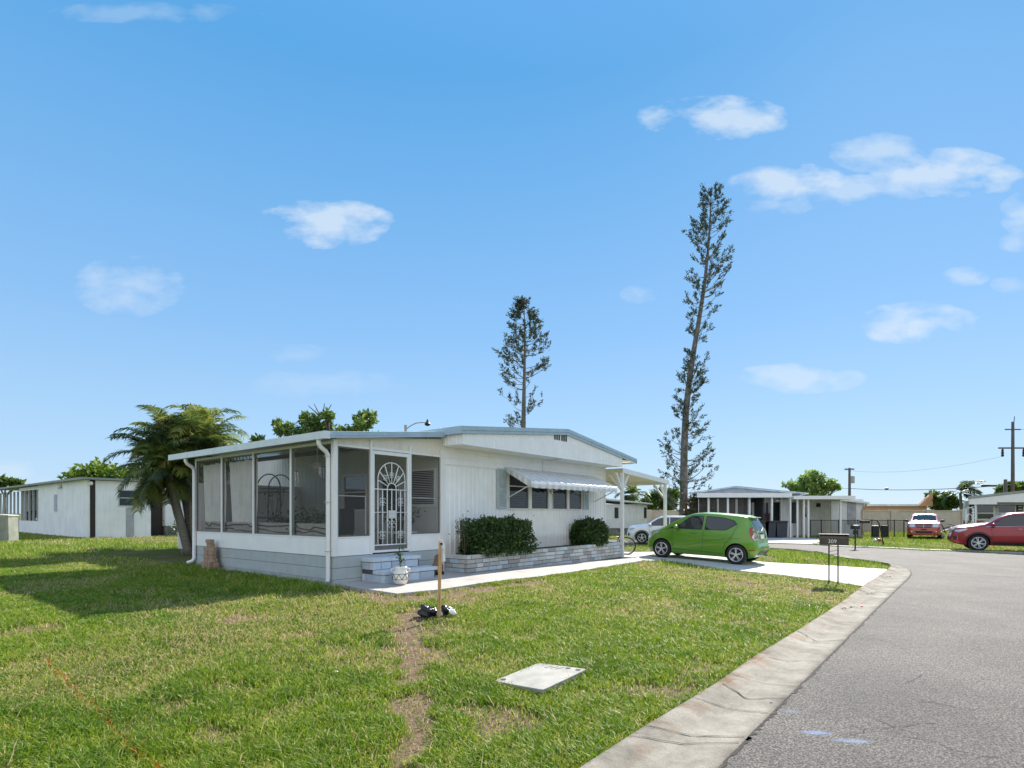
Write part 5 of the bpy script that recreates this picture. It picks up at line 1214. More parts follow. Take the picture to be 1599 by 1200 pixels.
MB().tube([(.22,.05,.30),(-.18,0,.28)],.013,6).tube([(.22,.05,.30),(.02,0,.62)],.012,6).tube([(-.18,0,.28),(.05,0,.80)],.016,7).tube([(-.18,0,.28),(-.40,0,.42),(-.58,0,.72)],.019,7).tube([(.0,0,.62),(-.35,0,.55),(-.57,0,.68)],.016,7).tube([(-.78,0,.30),(-.62,0,.66),(-.58,0,.92)],.016,7).build('frame', pmat('bike_paint',(0.05,0.018,0.03),.3), bike, smooth=True)
MB().tube([(-.45,-.26,.98),(-.55,-.2,1.03),(-.58,0,.95),(-.55,.2,1.03),(-.45,.26,.98)],.012,6).build('handlebar', M_dark, bike, smooth=True)
MB().ball((.07,0,.84),(.14,.08,.035)).build('saddle', M_black, bike, smooth=True)
MB().lathe([(.09,0),(.09,.01)],(-.18,-.03,.28),18,Matrix.Rotation(R(90),3,'X')).build('chainwheel', M_dark, bike)
# litter
def litter(name, label, cat, p, col, size, seed):
    o = crumple((0,0,size*.4), (size,size*.6,size*.4), seed, .3, 12, 8).build(name, pmat('litter_'+str(seed), col, .6), None, smooth=True); o.location = p; return tag(o, label, cat)
litter('stone', 'small white stone lying in the left lawn', 'stone', G(523,1052), (0.65,0.64,0.60), .035, 11)
litter('red_scrap', 'small red scrap of litter lying on the kerb past the mailbox', 'litter', G(1346,950)+Vector((0,0,.02)), (0.5,0.03,0.02), .03, 12)
litter('dark_pebble', 'dark pebble on the near kerb by a crack', 'stone', G(1205,1101)+Vector((0,0,.012)), (0.03,0.03,0.03), .02, 13)
# ------------------------------------------------------------------ cars
def itp(t): 
    xs = [a for a, _ in t]; ys = [b_ for _, b_ in t]
    def f(x):     # monotone cubic
        return float(np.interp(x, xs, ys))
    return f
def smooth_curve(t, s=0.05):
    f = itp(t)
    def g(x): return sum(w_*f(x+d*s) for d, w_ in ((-2,.1),(-1,.22),(0,.36),(1,.22),(2,.1)))
    return g
class Car:
    """body lofted along x (forward +x, left +y, up +z), wheels at +-wb/2"""
    def __init__(s, p):
        s.p = p; s.top = smooth_curve(p['top'], .035); s.bot = smooth_curve(p['bot'], .03); s.belt = smooth_curve(p['belt'], .06)
        s.w = smooth_curve(p['w'], .03); s.wr = smooth_curve(p['wr'], .05); s.x0 = p['top'][0][0]; s.x1 = p['top'][-1][0]
    def sec(s, x):
        t_, b_, w, wr = s.top(x), s.bot(x), s.w(x), s.wr(x); bl = s.belt(x); g = max(0, min(1, (t_-bl)/.30)); g = g*g*(3-2*g); hb_ = min(bl, t_-0.03)
        wg = .80*w*(1-g)+wr*g; h = hb_-b_
        pts = [(0,b_), (.80*w,b_), (.93*w,b_+.05*h), (.985*w,b_+.20*h), (w,b_+.42*h), (.998*w,b_+.62*h), (.975*w,b_+.84*h), (.94*w,hb_),
               (.94*w+(wg-.94*w)*.45, hb_+(t_-hb_)*.42), (wg, t_-.055*g-.022), (wg*.93, t_-.018*g-.010), (wg*.75, t_-.004), (wg*.4, t_+.008), (0, t_+.012)]
        return pts
    def dense(s, x, k=3):
        P_ = s.sec(x); out = []; n = len(P_)
        for i in range(n-1):
            p0, p1, p2, p3 = P_[max(i-1,0)], P_[i], P_[i+1], P_[min(i+2,n-1)]
            for j in range(k):
                u = j/k; out.append(tuple(.5*((2*p1[c])+(p2[c]-p0[c])*u+(2*p0[c]-5*p1[c]+4*p2[c]-p3[c])*u*u+(3*p1[c]-p0[c]-3*p2[c]+p3[c])*u**3) for c in (0,1)))
        out.append(P_[-1]); return out
    def ys(s, x, z):
        D_ = s.dense(x); D_ = D_[3:34]; zs = [q[1] for q in D_]; yv = [q[0] for q in D_]
        for i in range(1, len(zs)): zs[i] = max(zs[i], zs[i-1]+1e-5)
        return float(np.interp(z, zs, yv))
    def zt(s, x, y):
        D_ = s.dense(x)[21:]; yv = [q[0] for q in D_][::-1]; zs = [q[1] for q in D_][::-1]
        for i in range(1, len(yv)): yv[i] = max(yv[i], yv[i-1]+1e-5)
        return float(np.interp(abs(y), yv, zs))
    def ins(s, x, y, z): return abs(x) < max(abs(s.x0), abs(s.x1))+.001 and z < s.zt(x, y) and z > s.bot(x)-.02 and (s.ys(x, z) >= abs(y) or z > s.belt(x) and abs(y) < s.wr(x)*.9)
    def xf(s, y, z, end=1):
        """x of the front (or rear) skin at (y, z)"""
        n = 60; L = (s.x1-s.x0)*.45; xe = s.x1 if end > 0 else s.x0
        for i in range(n):
            x = xe-end*L*i/n
            if s.ins(x, y, z):
                lo, hi = x, x+end*L/n
                for _ in range(9):
                    md = (lo+hi)/2
                    if s.ins(md, y, z): lo = md
                    else: hi = md
                return lo
        return xe-end*L*.5
    def body(s, mat, parent):
        N_ = 96; xs = [s.x0+(s.x1-s.x0)*(.5-.5*math.cos(math.pi*i/N_))*1.0 for i in range(N_+1)]
        V = []; F = []; m = None
        for x in xs:
            D_ = s.dense(x); ring = [(x, -y, z) for y, z in D_]+[(x, y, z) for y, z in D_[::-1][1:-1]]; m = len(ring); V += ring
        for i in range(N_):
            for j in range(m): F.append((i*m+j, i*m+(j+1)%m, (i+1)*m+(j+1)%m, (i+1)*m+j))
        F += [tuple(range(m))[::-1], tuple(N_*m+j for j in range(m))]
        me = bpy.data.meshes.new('body'); me.from_pydata(V, [], F); bm = bmesh.new(); bm.from_mesh(me); bmesh.ops.recalc_face_normals(bm, faces=bm.faces); bm.to_mesh(me); bm.free()
        me.materials.append(mat); me.materials.append(M_black); me.shade_smooth()
        o = bpy.data.objects.new('body', me); C.objects.link(o); p = s.p
        for xw in (p['wb']/2, -p['wb']/2):
            for sy in (-1, 1):
                cm = MB().lathe([(p['rw']*1.13, -.30),(p['rw']*1.13, .30)], (xw, sy*(p['tw']+.16), p['rw']*1.03), 32, Matrix.Rotation(R(90),3,'X'))
                c_ = cm.build('cut', M_black); md = o.modifiers.new('b', 'BOOLEAN'); md.operation = 'DIFFERENCE'; md.solver = 'EXACT'; md.object = c_
                dg = bpy.context.evaluated_depsgraph_get(); dg.update(); nm = bpy.data.meshes.new_from_object(o.evaluated_get(dg)); o.modifiers.clear(); o.data = nm; bpy.data.objects.remove(c_)
        nm = o.data
        if len(nm.materials) < 2: nm.materials.append(M_black)
        for f in nm.polygons:      # walls of the wheel housings are dark
            c_ = f.center; n_ = f.normal
            for xw in (p['wb']/2, -p['wb']/2):
                r_ = math.hypot(c_.x-xw, c_.z-p['rw']*1.03)
                if r_ < p['rw']*1.15 and abs(c_.y) < p['tw']+.3 and c_.z < p['rw']*2.4 and (n_.x*(xw-c_.x)+n_.z*(p['rw']*1.03-c_.z) > r_*.6 or (abs(n_.y) > .8 and abs(c_.y) < p['tw']-.05)): f.material_index = 1; f.use_smooth = False
        o.parent = parent
        nm.set_sharp_from_angle(angle=R(38)); return o
    def side(s, name, poly, mat, parent, sy, off=.006, step=.07, th=.0):
        bm = gridcut(poly, step)
        for v in bm.verts:
            x, z = v.co.x, v.co.y; v.co = (x, sy*(s.ys(x, z)+off), z)
        if sy > 0: bmesh.ops.reverse_faces(bm, faces=bm.faces)
        me = bpy.data.meshes.new(name); bm.to_mesh(me); bm.free(); me.materials.append(mat); me.shade_smooth()
        o = bpy.data.objects.new(name, me); C.objects.link(o); o.parent = parent; return o
    def topp(s, name, poly, mat, parent, off=.006, step=.08):
        bm = gridcut(poly, step)
        for v in bm.verts: x, y = v.co.x, v.co.y; v.co = (x, y, s.zt(x, y)+off)
        me = bpy.data.meshes.new(name); bm.to_mesh(me); bm.free(); me.materials.append(mat); me.shade_smooth()
        o = bpy.data.objects.new(name, me); C.objects.link(o); o.parent = parent; return o
    def endp(s, name, poly, mat, parent, end=1, off=.008, step=.06):
        bm = gridcut(poly, step)
        for v in bm.verts: y, z = v.co.x, v.co.y; v.co = (s.xf(y, z, end)+end*off, y, z)
        me = bpy.data.meshes.new(name); bm.to_mesh(me); bm.free(); me.materials.append(mat); me.shade_smooth()
        o = bpy.data.objects.new(name, me); C.objects.link(o); o.parent = parent; return o
    def line(s, pts, sy, r=.005, name='door_seam', parent=None, mat=None):
        out = []
        for (a, b_) in zip(pts[:-1], pts[1:]):
            for i in range(6): u = i/6; x, z = a[0]+(b_[0]-a[0])*u, a[1]+(b_[1]-a[1])*u; out.append((x, sy*(s.ys(x, z)+.001), z))
        x, z = pts[-1]; out.append((x, sy*(s.ys(x, z)+.001), z)); return MB().tube(out, r, 5).build(name, mat or M_seam, parent)
M_seam = pmat('seam_dark', (0.01,0.012,0.01), .6)
M_carglass = pmat('car_glass', (0.012,0.014,0.016), .03, .05, 1, spec=.9)
M_lampclear = pmat('lamp_clear', (0.55,0.56,0.56), .12, .1, 20, metal=.5, coat=.5)
M_lampred = pmat('lamp_red', (0.35,0.012,0.015), .12, .1, 10, coat=.6)
M_trim = pmat('black_trim', (0.02,0.02,0.021), .55, .1, 8)
M_rim = pmat('alloy', (0.72,0.73,0.74), .35, .08, 6, metal=.75)
def carpaint(nm, col, metal=.25): return pmat(nm, col, .32, .03, 3, metal=metal, coat=.8)
def wheels(car, parent, spokes=5, twin=True, black=False):
    p = car.p; rw = p['rw']; M = Matrix.Rotation(R(90), 3, 'X')
    for xw in (p['wb']/2, -p['wb']/2):
        for sy in (-1, 1):
            yo_ = sy*p['tw']; c_ = (xw, yo_, rw)
            ty = MB().lathe([(rw*.62,-.09),(rw*.80,-.105),(rw*.95,-.10),(rw,-.07),(rw,.07),(rw*.95,.10),(rw*.80,.105),(rw*.62,.09)], c_, 40, M).build('wheel', M_black, parent, smooth=True)
            q = MB(); out = sy*.085; q.lathe([(rw*.70,-.002),(rw*.66,.002)], (xw,yo_+out,rw), 40, M)
            n = 40; q2 = MB(); 
            q2.tube([(xw+rw*.665*math.cos(2*math.pi*i/n), yo_+sy*.098, rw+rw*.665*math.sin(2*math.pi*i/n)) for i in range(n+1)], rw*.035, 6, caps=False)
            for k in range(spokes):
                a = 2*math.pi*k/spokes+.3
                for da in ((-.13,.13) if twin else (0,)):
                    q2.bar((xw+rw*.10*math.cos(a+da*2), yo_+sy*.086, rw+rw*.10*math.sin(a+da*2)), (xw+rw*.66*math.cos(a+da), yo_+sy*.094, rw+rw*.66*math.sin(a+da)), rw*(.075 if twin else .11), .02)
            q2.lathe([(rw*.15,-.012),(rw*.13,.014),(rw*.02,.016)], (xw,yo_+sy*.092,rw), 16, M)
            MB().lathe([(rw*.64,-.01),(rw*.64,.004)], (xw,yo_+sy*.062,rw), 30, M).build('brake_disc', M_dark, ty); q2.build('rim', M_rim, ty, smooth=False)
def place_car(name, label, group, x, y, head, wb, cat='car'):
    """(x, y) car centre; pitched and raised to the ground under the axles"""
    h = Vector((math.cos(head), math.sin(head), 0)); f = Vector((x,y,0))+h*wb/2; b_ = Vector((x,y,0))-h*wb/2
    zf_, zb_ = gz1(f.x, f.y)+.012, gz1(b_.x, b_.y)+.012; rt = thing(name, label, cat, (x, y, (zf_+zb_)/2), 0, group)
    rt.rotation_euler = (0, -math.atan2(zf_-zb_, wb), head); return rt
def handle_mirror(c, rt, hx, mz, mx, paint, chrome=None):
    for sy in (-1, 1):
        for (x, z) in hx:
            y = c.ys(x, z); MB().tube([(x-.09, sy*(y+.004), z), (x-.07, sy*(y+.035), z), (x+.07, sy*(y+.035), z), (x+.09, sy*(y+.004), z)], .014, 6).build('door_handle', chrome or paint, rt, smooth=True)
        y = c.ys(mx, mz); mm = MB().ball((mx, sy*(y+.13), mz+.02), (.075,.105,.075), 12, 8).build('mirror', paint, rt, smooth=True)
        MB().bar((mx, sy*(y-.01), mz-.02), (mx, sy*(y+.07), mz-.005), .04).build('mirror_arm', M_trim, mm)

# green hatchback (3.68 m)
sp_d = dict(wb=2.385, rw=.302, tw=.70,
  top=[(-1.80,.52),(-1.76,.62),(-1.72,.86),(-1.68,1.02),(-1.58,1.22),(-1.46,1.40),(-1.44,1.475),(-1.2,1.50),(-.6,1.535),(-.1,1.545),(.25,1.51),(.55,1.40),(.9,1.20),(1.2,1.04),(1.35,.985),(1.6,.88),(1.76,.76),(1.83,.62),(1.87,.42)],
  bot=[(-1.80,.42),(-1.70,.25),(-1.5,.20),(0,.18),(1.5,.17),(1.75,.19),(1.87,.28)],
  belt=[(-1.8,1.06),(-1.3,1.05),(-.5,1.0),(.2,.96),(1.0,.93),(1.4,.90),(1.9,.80)],
  w=[(-1.80,.60),(-1.74,.70),(-1.6,.765),(-1.2,.80),(0,.795),(1.0,.795),(1.45,.76),(1.68,.66),(1.80,.52),(1.87,.36)],
  wr=[(-1.8,.55),(-1.4,.59),(-.8,.62),(0,.63),(.5,.61),(1.0,.66),(1.87,.4)])
M_green = carpaint('green_paint', (0.115,0.28,0.018), .25)
cen = (Vector((6.86,17.0,0))+Vector((4.95,18.5,0)))/2; hd = math.atan2(1.5,-1.91); cen += Vector((math.sin(hd), -math.cos(hd), 0))*0.73
g = place_car('green_hatchback', 'bright green five-door hatchback parked on the white driveway', None, cen.x, cen.y, hd, 2.385)
sp = Car(sp_d); sp.body(M_green, g); wheels(sp, g)
for sy in (-1, 1):
    w1 = sp.side('window', [(.78,1.00),(.55,1.20),(.40,1.33),(.22,1.415),(.02,1.43),(-.13,1.43),(-.10,1.01)], M_carglass, g, sy)
    w2 = sp.side('window', [(-.20,1.01),(-.22,1.43),(-.75,1.405),(-1.06,1.33),(-1.16,1.23),(-.90,1.06),(-.82,1.03)], M_carglass, g, sy)
    for wn, pl_ in ((w1,[(.78,1.00),(.55,1.20),(.40,1.33),(.22,1.415),(.02,1.43),(-.13,1.43),(-.10,1.01),(.78,1.00)]),(w2,[(-.20,1.01),(-.22,1.43),(-.75,1.405),(-1.06,1.33),(-1.16,1.23),(-.90,1.06),(-.82,1.03),(-.20,1.01)])): sp.line(pl_, sy, .011, 'window_seal', wn, M_trim)
    sp.side('quarter_trim', [(1.05,.965),(.80,.995),(.62,1.15),(.80,1.10)], M_trim, g, sy, .004)
    for ln in ([(.86,.96),(.84,.60),(.80,.34),(-.80,.30)], [(-.155,1.0),(-.165,.6),(-.15,.31)], [(-1.20,1.22),(-1.10,1.0),(-1.0,.78),(-.86,.62),(-.80,.45)], [(.80,.34),(.2,.52),(-.10,.60)], [(-.2,.66),(-.8,.76),(-1.3,.80)]):
        sp.line(ln, sy, .0045 if ln[0][0] != .80 and ln[0][0] != -.2 else .003, 'door_seam', g)
    sp.side('headlight', [(1.78,.60),(1.80,.70),(1.55,.86),(1.28,.955),(1.26,.90),(1.5,.74),(1.66,.64)], M_lampclear, g, sy, .008, .05)
    sp.side('tail_light', [(-1.60,1.16),(-1.68,1.02),(-1.735,.82),(-1.71,.74),(-1.60,.84),(-1.53,1.02),(-1.53,1.12)], M_lampred, g, sy, .010, .05)
    sp.side('tail_lens', [(-1.67,.98),(-1.735,.80),(-1.70,.755),(-1.62,.86)], M_lampclear, g, sy, .016, .04)
    sp.side('bumper_reflector', [(-1.55,.44),(-1.72,.46),(-1.72,.49),(-1.55,.47)], M_lampred, g, sy, .008)
handle_mirror(sp, g, [(.16,.90)], 1.02, .70, M_green)
sp.topp('windscreen', [(1.16,-.52),(1.16,.52),(.42,.50),(.36,.3),(.34,0),(.36,-.3),(.42,-.50)], M_carglass, g)
sp.endp('rear_window', [(-.50,1.08),(-.30,1.06),(.30,1.06),(.50,1.08),(.44,1.37),(-.44,1.37)], M_carglass, g, -1, .006)
sp.endp('rear_plate', [(-.20,.80),(.20,.80),(.20,.92),(-.20,.92)], pmat('plate', (0.6,0.62,0.6), .5), g, -1, .014)
sp.endp('tailgate_trim', [(-.26,.94),(.26,.94),(.26,.99),(-.26,.99)], M_trim, g, -1, .016)
sp.endp('rear_bumper_insert', [(-.55,.30),(.55,.30),(.60,.42),(-.60,.42)], M_trim, g, -1, .006)
sp.endp('grille', [(-.42,.36),(.42,.36),(.46,.60),(-.46,.60)], M_trim, g, 1, .008)
MB().box(-1.56,-1.38,-.47,.47,1.425,1.455).build('roof_spoiler', M_green, g, bevel=.012); MB().ball((-1.55,0,1.435),(.02,.12,.010)).build('brake_light', M_lampred, g)
MB().tube([(-1.30,0,1.50),(-1.42,0,1.62)],.006,5).build('aerial', M_trim, g)
MB().tube([(-1.84,-.42,.25),(-1.6,-.42,.27)],.03,8).build('exhaust', M_chrome, g)
for sy in (-1,1): sp.side('wiper_edge', [(-1.63,1.0),(-1.645,1.0),(-1.60,1.12),(-1.585,1.12)], M_trim, g, sy, .003)
MB().bar((-1.70,0,1.03),(-1.66,-.30,1.12),.022).build('rear_wiper', M_trim, g)

def suv(name, label, x, y, head, paint, k=1.035, win=True, front=True):
    d = dict(wb=2.70, rw=.355, tw=.78,
      top=[(-2.28,.60),(-2.25,.80),(-2.20,1.05),(-2.08,1.30),(-1.85,1.55),(-1.7,1.62),(-1.0,1.67),(-.2,1.68),(.25,1.65),(.60,1.50),(1.0,1.24),(1.16,1.19),(1.5,1.15),(1.95,1.08),(2.14,1.0),(2.23,.82),(2.28,.52)],
      bot=[(-2.28,.5),(-2.1,.32),(-1.9,.26),(0,.24),(1.9,.25),(2.15,.30),(2.28,.38)],
      belt=[(-2.3,1.16),(-1.3,1.14),(0,1.08),(1.1,1.03),(1.6,1.0),(2.3,.95)],
      w=[(-2.28,.70),(-2.2,.82),(-1.95,.90),(-1.3,.93),(0,.915),(1.3,.92),(1.8,.88),(2.05,.78),(2.2,.60),(2.28,.42)],
      wr=[(-2.3,.62),(-1.8,.68),(-.8,.71),(.3,.71),(.8,.72),(1.2,.78),(2.3,.5)])
    rt = place_car(name, label, None, x, y, head, d['wb']); rt.scale = (k,k,k); c = Car(d); c.body(paint, rt); wheels(c, rt, 6 if k > .96 else 5, True)
    for sy in (-1, 1):
        pls = [[(.98,1.10),(.70,1.30),(.42,1.48),(.16,1.55),(-.20,1.56),(-.20,1.11)], [(-.28,1.12),(-.28,1.56),(-1.05,1.55),(-1.20,1.14)], [(-1.28,1.16),(-1.12,1.54),(-1.60,1.50),(-1.86,1.28),(-1.62,1.20)]]
        for q in pls: wn = c.side('window', q, M_carglass, rt, sy); c.line(q+[q[0]], sy, .012, 'window_seal', wn, M_trim)
        c.line([(1.10,1.06),(0,1.09),(-1.5,1.13)], sy, .010, 'belt_moulding', rt, M_chrome)
        c.side('sill_cladding', [(.86,.29),(.92,.40),(-.90,.40),(-.86,.29)], M_trim, rt, sy, .008)
        for xw in (1.35, -1.35):
            arc_ = [(xw+.44*math.cos(R(a)), .365+.44*math.sin(R(a))) for a in range(8,173,12)]; c.line(arc_, sy, .026, 'arch_trim', rt, M_trim)
        for ln in ([(.92,1.02),(.90,.6),(.84,.42)], [(-.24,1.08),(-.25,.42)], [(-1.18,1.12),(-1.12,.86),(-1.0,.7)]): c.line(ln, sy, .005, 'door_seam', rt)
        c.side('headlight', [(2.02,.80),(2.14,.84),(2.14,.90),(1.92,.955),(1.72,.965),(1.76,.90)], M_lampclear, rt, sy, .010, .05)
        c.side('bumper_vent', [(2.10,.46),(2.20,.48),(2.18,.66),(2.08,.60)], M_trim, rt, sy, .008, .05); c.line([(2.06,.46),(2.05,.62)], sy, .012, 'vent_blade', rt, M_chrome)
        c.side('tail_light', [(-2.08,1.0),(-2.22,.98),(-2.20,1.12),(-2.00,1.16)], M_lampred, rt, sy, .010, .05)
    handle_mirror(c, rt, [(.0,.96),(-.95,.99)], 1.12, .86, paint, M_chrome if k > .96 else None)
    c.topp('windscreen', [(1.13,-.62),(1.13,.62),(.42,.60),(.34,.3),(.32,0),(.34,-.3),(.42,-.60)], M_carglass, rt)
    c.endp('grille', [(-.48,.78),(.48,.78),(.52,.92),(-.52,.92)], M_trim, rt, 1, .010); c.endp('lower_grille', [(-.46,.44),(.46,.44),(.50,.58),(-.50,.58)], M_trim, rt, 1, .010)
    return rt
# white crossover beyond the carport: near front wheel seen at (1003, 834)
hw_ = math.atan2(.30,-.95); hv_ = Vector((math.cos(hw_), math.sin(hw_), 0)); lf = Vector((-math.sin(hw_), math.cos(hw_), 0))
wp = P(1003, 844, 31.0); cw = Vector((wp.x, wp.y, 0))-hv_*1.35*.93-lf*.78*.93*1.0
suv('white_suv', 'white crossover parked on the grass beyond the carport, half hidden by the green hatchback', cw.x, cw.y, hw_, carpaint('white_car_paint', (0.72,0.73,0.75), .0), .93)
hr = math.atan2(.53,-.85); hv_ = Vector((math.cos(hr), math.sin(hr), 0)); lf = Vector((-math.sin(hr), math.cos(hr), 0))
wp = P(1530, 862, 25.0); cr_ = Vector((wp.x, wp.y, 0))-hv_*1.35-lf*.80
suv('red_suv', 'dark red sport utility vehicle parked along the street at the right edge', cr_.x, cr_.y, hr, carpaint('red_paint', (0.30,0.008,0.013), .2))

# orange-red compact facing the camera, faded bonnet
M_orange = carpaint('faded_orange_paint', (0.42,0.055,0.02), .1)
cal = dict(wb=2.63, rw=.33, tw=.76,
  top=[(-2.2,.6),(-2.1,1.0),(-1.9,1.3),(-1.6,1.50),(-.6,1.53),(.0,1.52),(.3,1.45),(.75,1.2),(.98,1.08),(1.5,1.03),(1.95,.98),(2.12,.90),(2.20,.66),(2.24,.5)],
  bot=[(-2.2,.4),(-2,.24),(0,.2),(2,.2),(2.24,.25)], belt=[(-2.2,1.05),(0,1.0),(1,.98),(2.3,.95)],
  w=[(-2.2,.7),(-2,.84),(-1,.87),(1,.87),(1.8,.87),(2.08,.80),(2.20,.68),(2.24,.60)], wr=[(-2.2,.6),(-1,.66),(.2,.66),(1,.76),(2.24,.6)])
op = P(1443, 845, 34.2); ho = math.atan2(-.80,-.62); hv_ = Vector((math.cos(ho), math.sin(ho), 0)); oc = Vector((op.x,op.y,0))-hv_*2.0
rt = place_car('orange_car', 'faded orange-red compact car facing the street on the far lawn', None, oc.x, oc.y, ho, 2.63); c = Car(cal); c.body(M_orange, rt); wheels(c, rt, 5, False)
c.topp('windscreen', [(.96,-.62),(.96,.62),(.34,.56),(.26,.3),(.24,0),(.26,-.3),(.34,-.56)], M_carglass, rt)
c.topp('bonnet_fade', [(1.10,-.5),(1.10,.5),(1.85,.42),(1.85,-.42)], pmat('faded_clearcoat', (0.42,0.16,0.11), .6, .2, 6, col2=(0.36,0.08,0.045)), rt)
c.endp('grille', [(-.36,.68),(.36,.68),(.40,.86),(-.40,.86)], M_trim, rt, 1, .012); 
for ln in (((-.01,.69),(.01,.69),(.01,.86),(-.01,.86)), ((-.38,.765),(.38,.765),(.38,.78),(-.38,.78))): c.endp('grille_bar', list(ln), M_chrome, rt, 1, .020)
c.endp('lower_grille', [(-.38,.34),(.38,.34),(.44,.47),(-.44,.47)], M_trim, rt, 1, .012)
for sy in (-1, 1):
    pq = [(sy*.44,.70),(sy*.74,.70),(sy*.78,.84),(sy*.60,.90),(sy*.44,.88)]; c.endp('headlight', pq if sy > 0 else pq[::-1], M_lampclear, rt, 1, .012, .05)
    pq = [(sy*.54,.40),(sy*.64,.40),(sy*.64,.48),(sy*.54,.48)]; c.endp('fog_light', pq if sy > 0 else pq[::-1], M_lampclear, rt, 1, .014, .05)
    for q in ([(.80,1.06),(.5,1.28),(.2,1.42),(-.2,1.44),(-.2,1.05)], [(-.3,1.05),(-.3,1.44),(-1.2,1.42),(-1.5,1.15)]): c.side('window', q, M_carglass, rt, sy)
handle_mirror(c, rt, [(-.05,.92)], 1.06, .72, M_trim)
c.endp('front_plate', [(-.15,.52),(.15,.52),(.15,.60),(-.15,.60)], M_trim, rt, 1, .016)

# ------------------------------------------------------------------ neighbouring houses
def nthing(name, label, cat, o, ang, group=None): return thing(name, label, cat, (o.x, o.y, gz1(o.x, o.y)), ang, group)
# left neighbour: long lean-to with flat roof, its near corner at photo x 135
nl = Vector((-20.6, 27.0, 0)); nz0 = gz1(nl.x, nl.y); H_ = 3.44-nz0
left = nthing('neighbour_lean_to', 'white panelled shed-roofed annex of the left neighbour with dark corner strip', 'house', nl, R(52))
m = MB(); Y1 = 13.5
wy0, wy1 = 5.0, 5.9     # small window on the long face
M_nw = pmat('neighbour_wall', (0.86,0.86,0.86), .6, .05, 1.2, streak=.2, streakcol=(0.42,0.42,0.41))
sx0, sx1 = 1.35, 2.15
m.box(0.0,0.08,0.32,Y1*.66,0,H_-.10); m.box(0.0,0.08,Y1*.66,Y1,0,.75); m.box(0,.08,Y1*.66,Y1,2.6,H_-.14)
m.box(0.34,2.75,0.0,.08,-.05,H_-.12); m.box(2.67,2.75,.08,Y1,-.05,H_-.12); m.box(0.08,2.67,Y1-.08,Y1,-.05,H_-.2)
for yy in (1.25,2.5,3.75,6.2,7.4): m.box(-.006,0,yy,yy+.02,0,H_-.12)
m.box(1.28,1.30,-.006,0,0,H_-.15)
m.build('wall', M_nw, left)
MB().box(.0,.12,.0,.32,-.05,H_-.12).build('wall', M_nw, left); MB().box(.12,.33,-.02,.05,-.05,H_-.14).build('corner_strip', pmat('dark_brown_strip',(0.028,0.020,0.017),.6), left)
m = MB(); m.add([(-.3,-.25,H_-.10),(3.0,-.25,H_-.10),(3.0,Y1+6,H_-.12),(-.3,Y1+6,H_-.12),(-.3,-.25,H_+.0),(3.0,-.25,H_+.0),(3.0,Y1+6,H_-.02),(-.3,Y1+6,H_-.02)], [(3,2,1,0),(4,5,6,7),(0,1,5,4),(1,2,6,5),(2,3,7,6),(3,0,4,7)])
m.build('roof', pmat('grey_roof_edge', (0.30,0.31,0.31), .6, .1, 3), left)
f = MB().box(-.03,.01,wy0,wy0+.55,1.30,2.25).build('window', M_frame_al, left); MB().box(-.036,-.03,wy0+.05,wy0+.5,1.34,2.2).build('pane', M_glass, f)
f = MB().box(1.28,2.38,-.03,.01,1.55,2.40).build('window', M_frame_al, left); MB().box(1.34,2.32,-.038,-.031,1.60,2.35).build('pane', M_glass, f); MB().box(1.32,2.34,-.05,-.039,1.96,2.0).build('mullion', M_frame_al, f)
MB().box(1.62,1.98,-.02,.0,0,1.5).build('patch_panel', pmat('stained_panel',(0.42,0.43,0.45),.7,.1,3,streak=.5), left)
m = MB()
for k in range(5): m.box(-.02,.06,Y1*.66+.15+k*.95,Y1*.66+.23+k*.95,.75,2.6)
for k in range(6): m.box(-.02,.08,Y1+.4+k*1.0,Y1+.5+k*1.0,0,2.6)
m.build('screen_posts', M_frame_al, left)
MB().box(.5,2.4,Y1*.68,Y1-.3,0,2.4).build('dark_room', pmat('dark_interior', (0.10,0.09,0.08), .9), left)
for k, yy in enumerate((4.2,)): MB().ball((-.10,yy,H_-.35),(.09,.12,.09)).tube([(-.1,yy,H_-.35),(0,yy,H_-.2)],.02,6).build('floodlight', M_frame_al, left)
MB().ball((.15,-.10,H_-.28),(.08,.08,.1)).build('floodlight', M_whitepaint, left)
# things inside the open end
cl = thing('stored_jumble', 'dark heap of stored belongings behind the open posts of the left annex', 'stored goods', HW(0,0)); cl.location = nl+Vector((0,0,nz0))
cl.rotation_euler = (0,0,R(52)); rr = random.Random(3); m = MB()
for k in range(16): m.obox((.35+rr.uniform(-.1,.1),Y1*.67+rr.uniform(0,4),.75+rr.uniform(0,.5)),(.2,rr.uniform(.2,.5),rr.uniform(.2,.5)),Matrix.Rotation(rr.uniform(0,1),3,'Z'))
m.build('dark_boxes', M_trim, cl); MB().ball((.3,Y1*.67+1.0,.85),(.2,.25,.15)).build('white_bundle', M_whitepaint, cl)
# main body of the left neighbour, seen behind the palm
no = nl+Vector((math.cos(R(52)),math.sin(R(52)),0))*2.9+Vector((-math.sin(R(52)),math.cos(R(52)),0))*1.0
nb_ = nthing('neighbour_home', 'white neighbouring mobile home with blue-grey shutters partly hidden behind the palm clump', 'house', no, R(52))
m = MB(); m.box(.9,9.0,0,.1,.5,3.0); m.box(8.9,9,.1,12,.5,3.0); m.box(.9,1,.1,12,.5,3.0); m.box(1,8.9,11.9,12,.5,3.0); m.build('wall', M_nw, nb_)
MB().box(.92,8.98,.02,11.98,-.1,.5).build('stone_base', pmat('stone_skirt',(0.22,0.21,0.20),.9,.3,5,bump=.8,bscale=12), nb_)
MB().box(-.4,9.3,-.5,12.3,3.0,3.12).build('roof', pmat('grey_roof_edge', (0.30,0.31,0.31)), nb_); MB().box(.0,.85,.3,.36,-.05,2.95).build('dark_recess', pmat('dark_brown_strip',(0.028,0.020,0.017)), nb_)
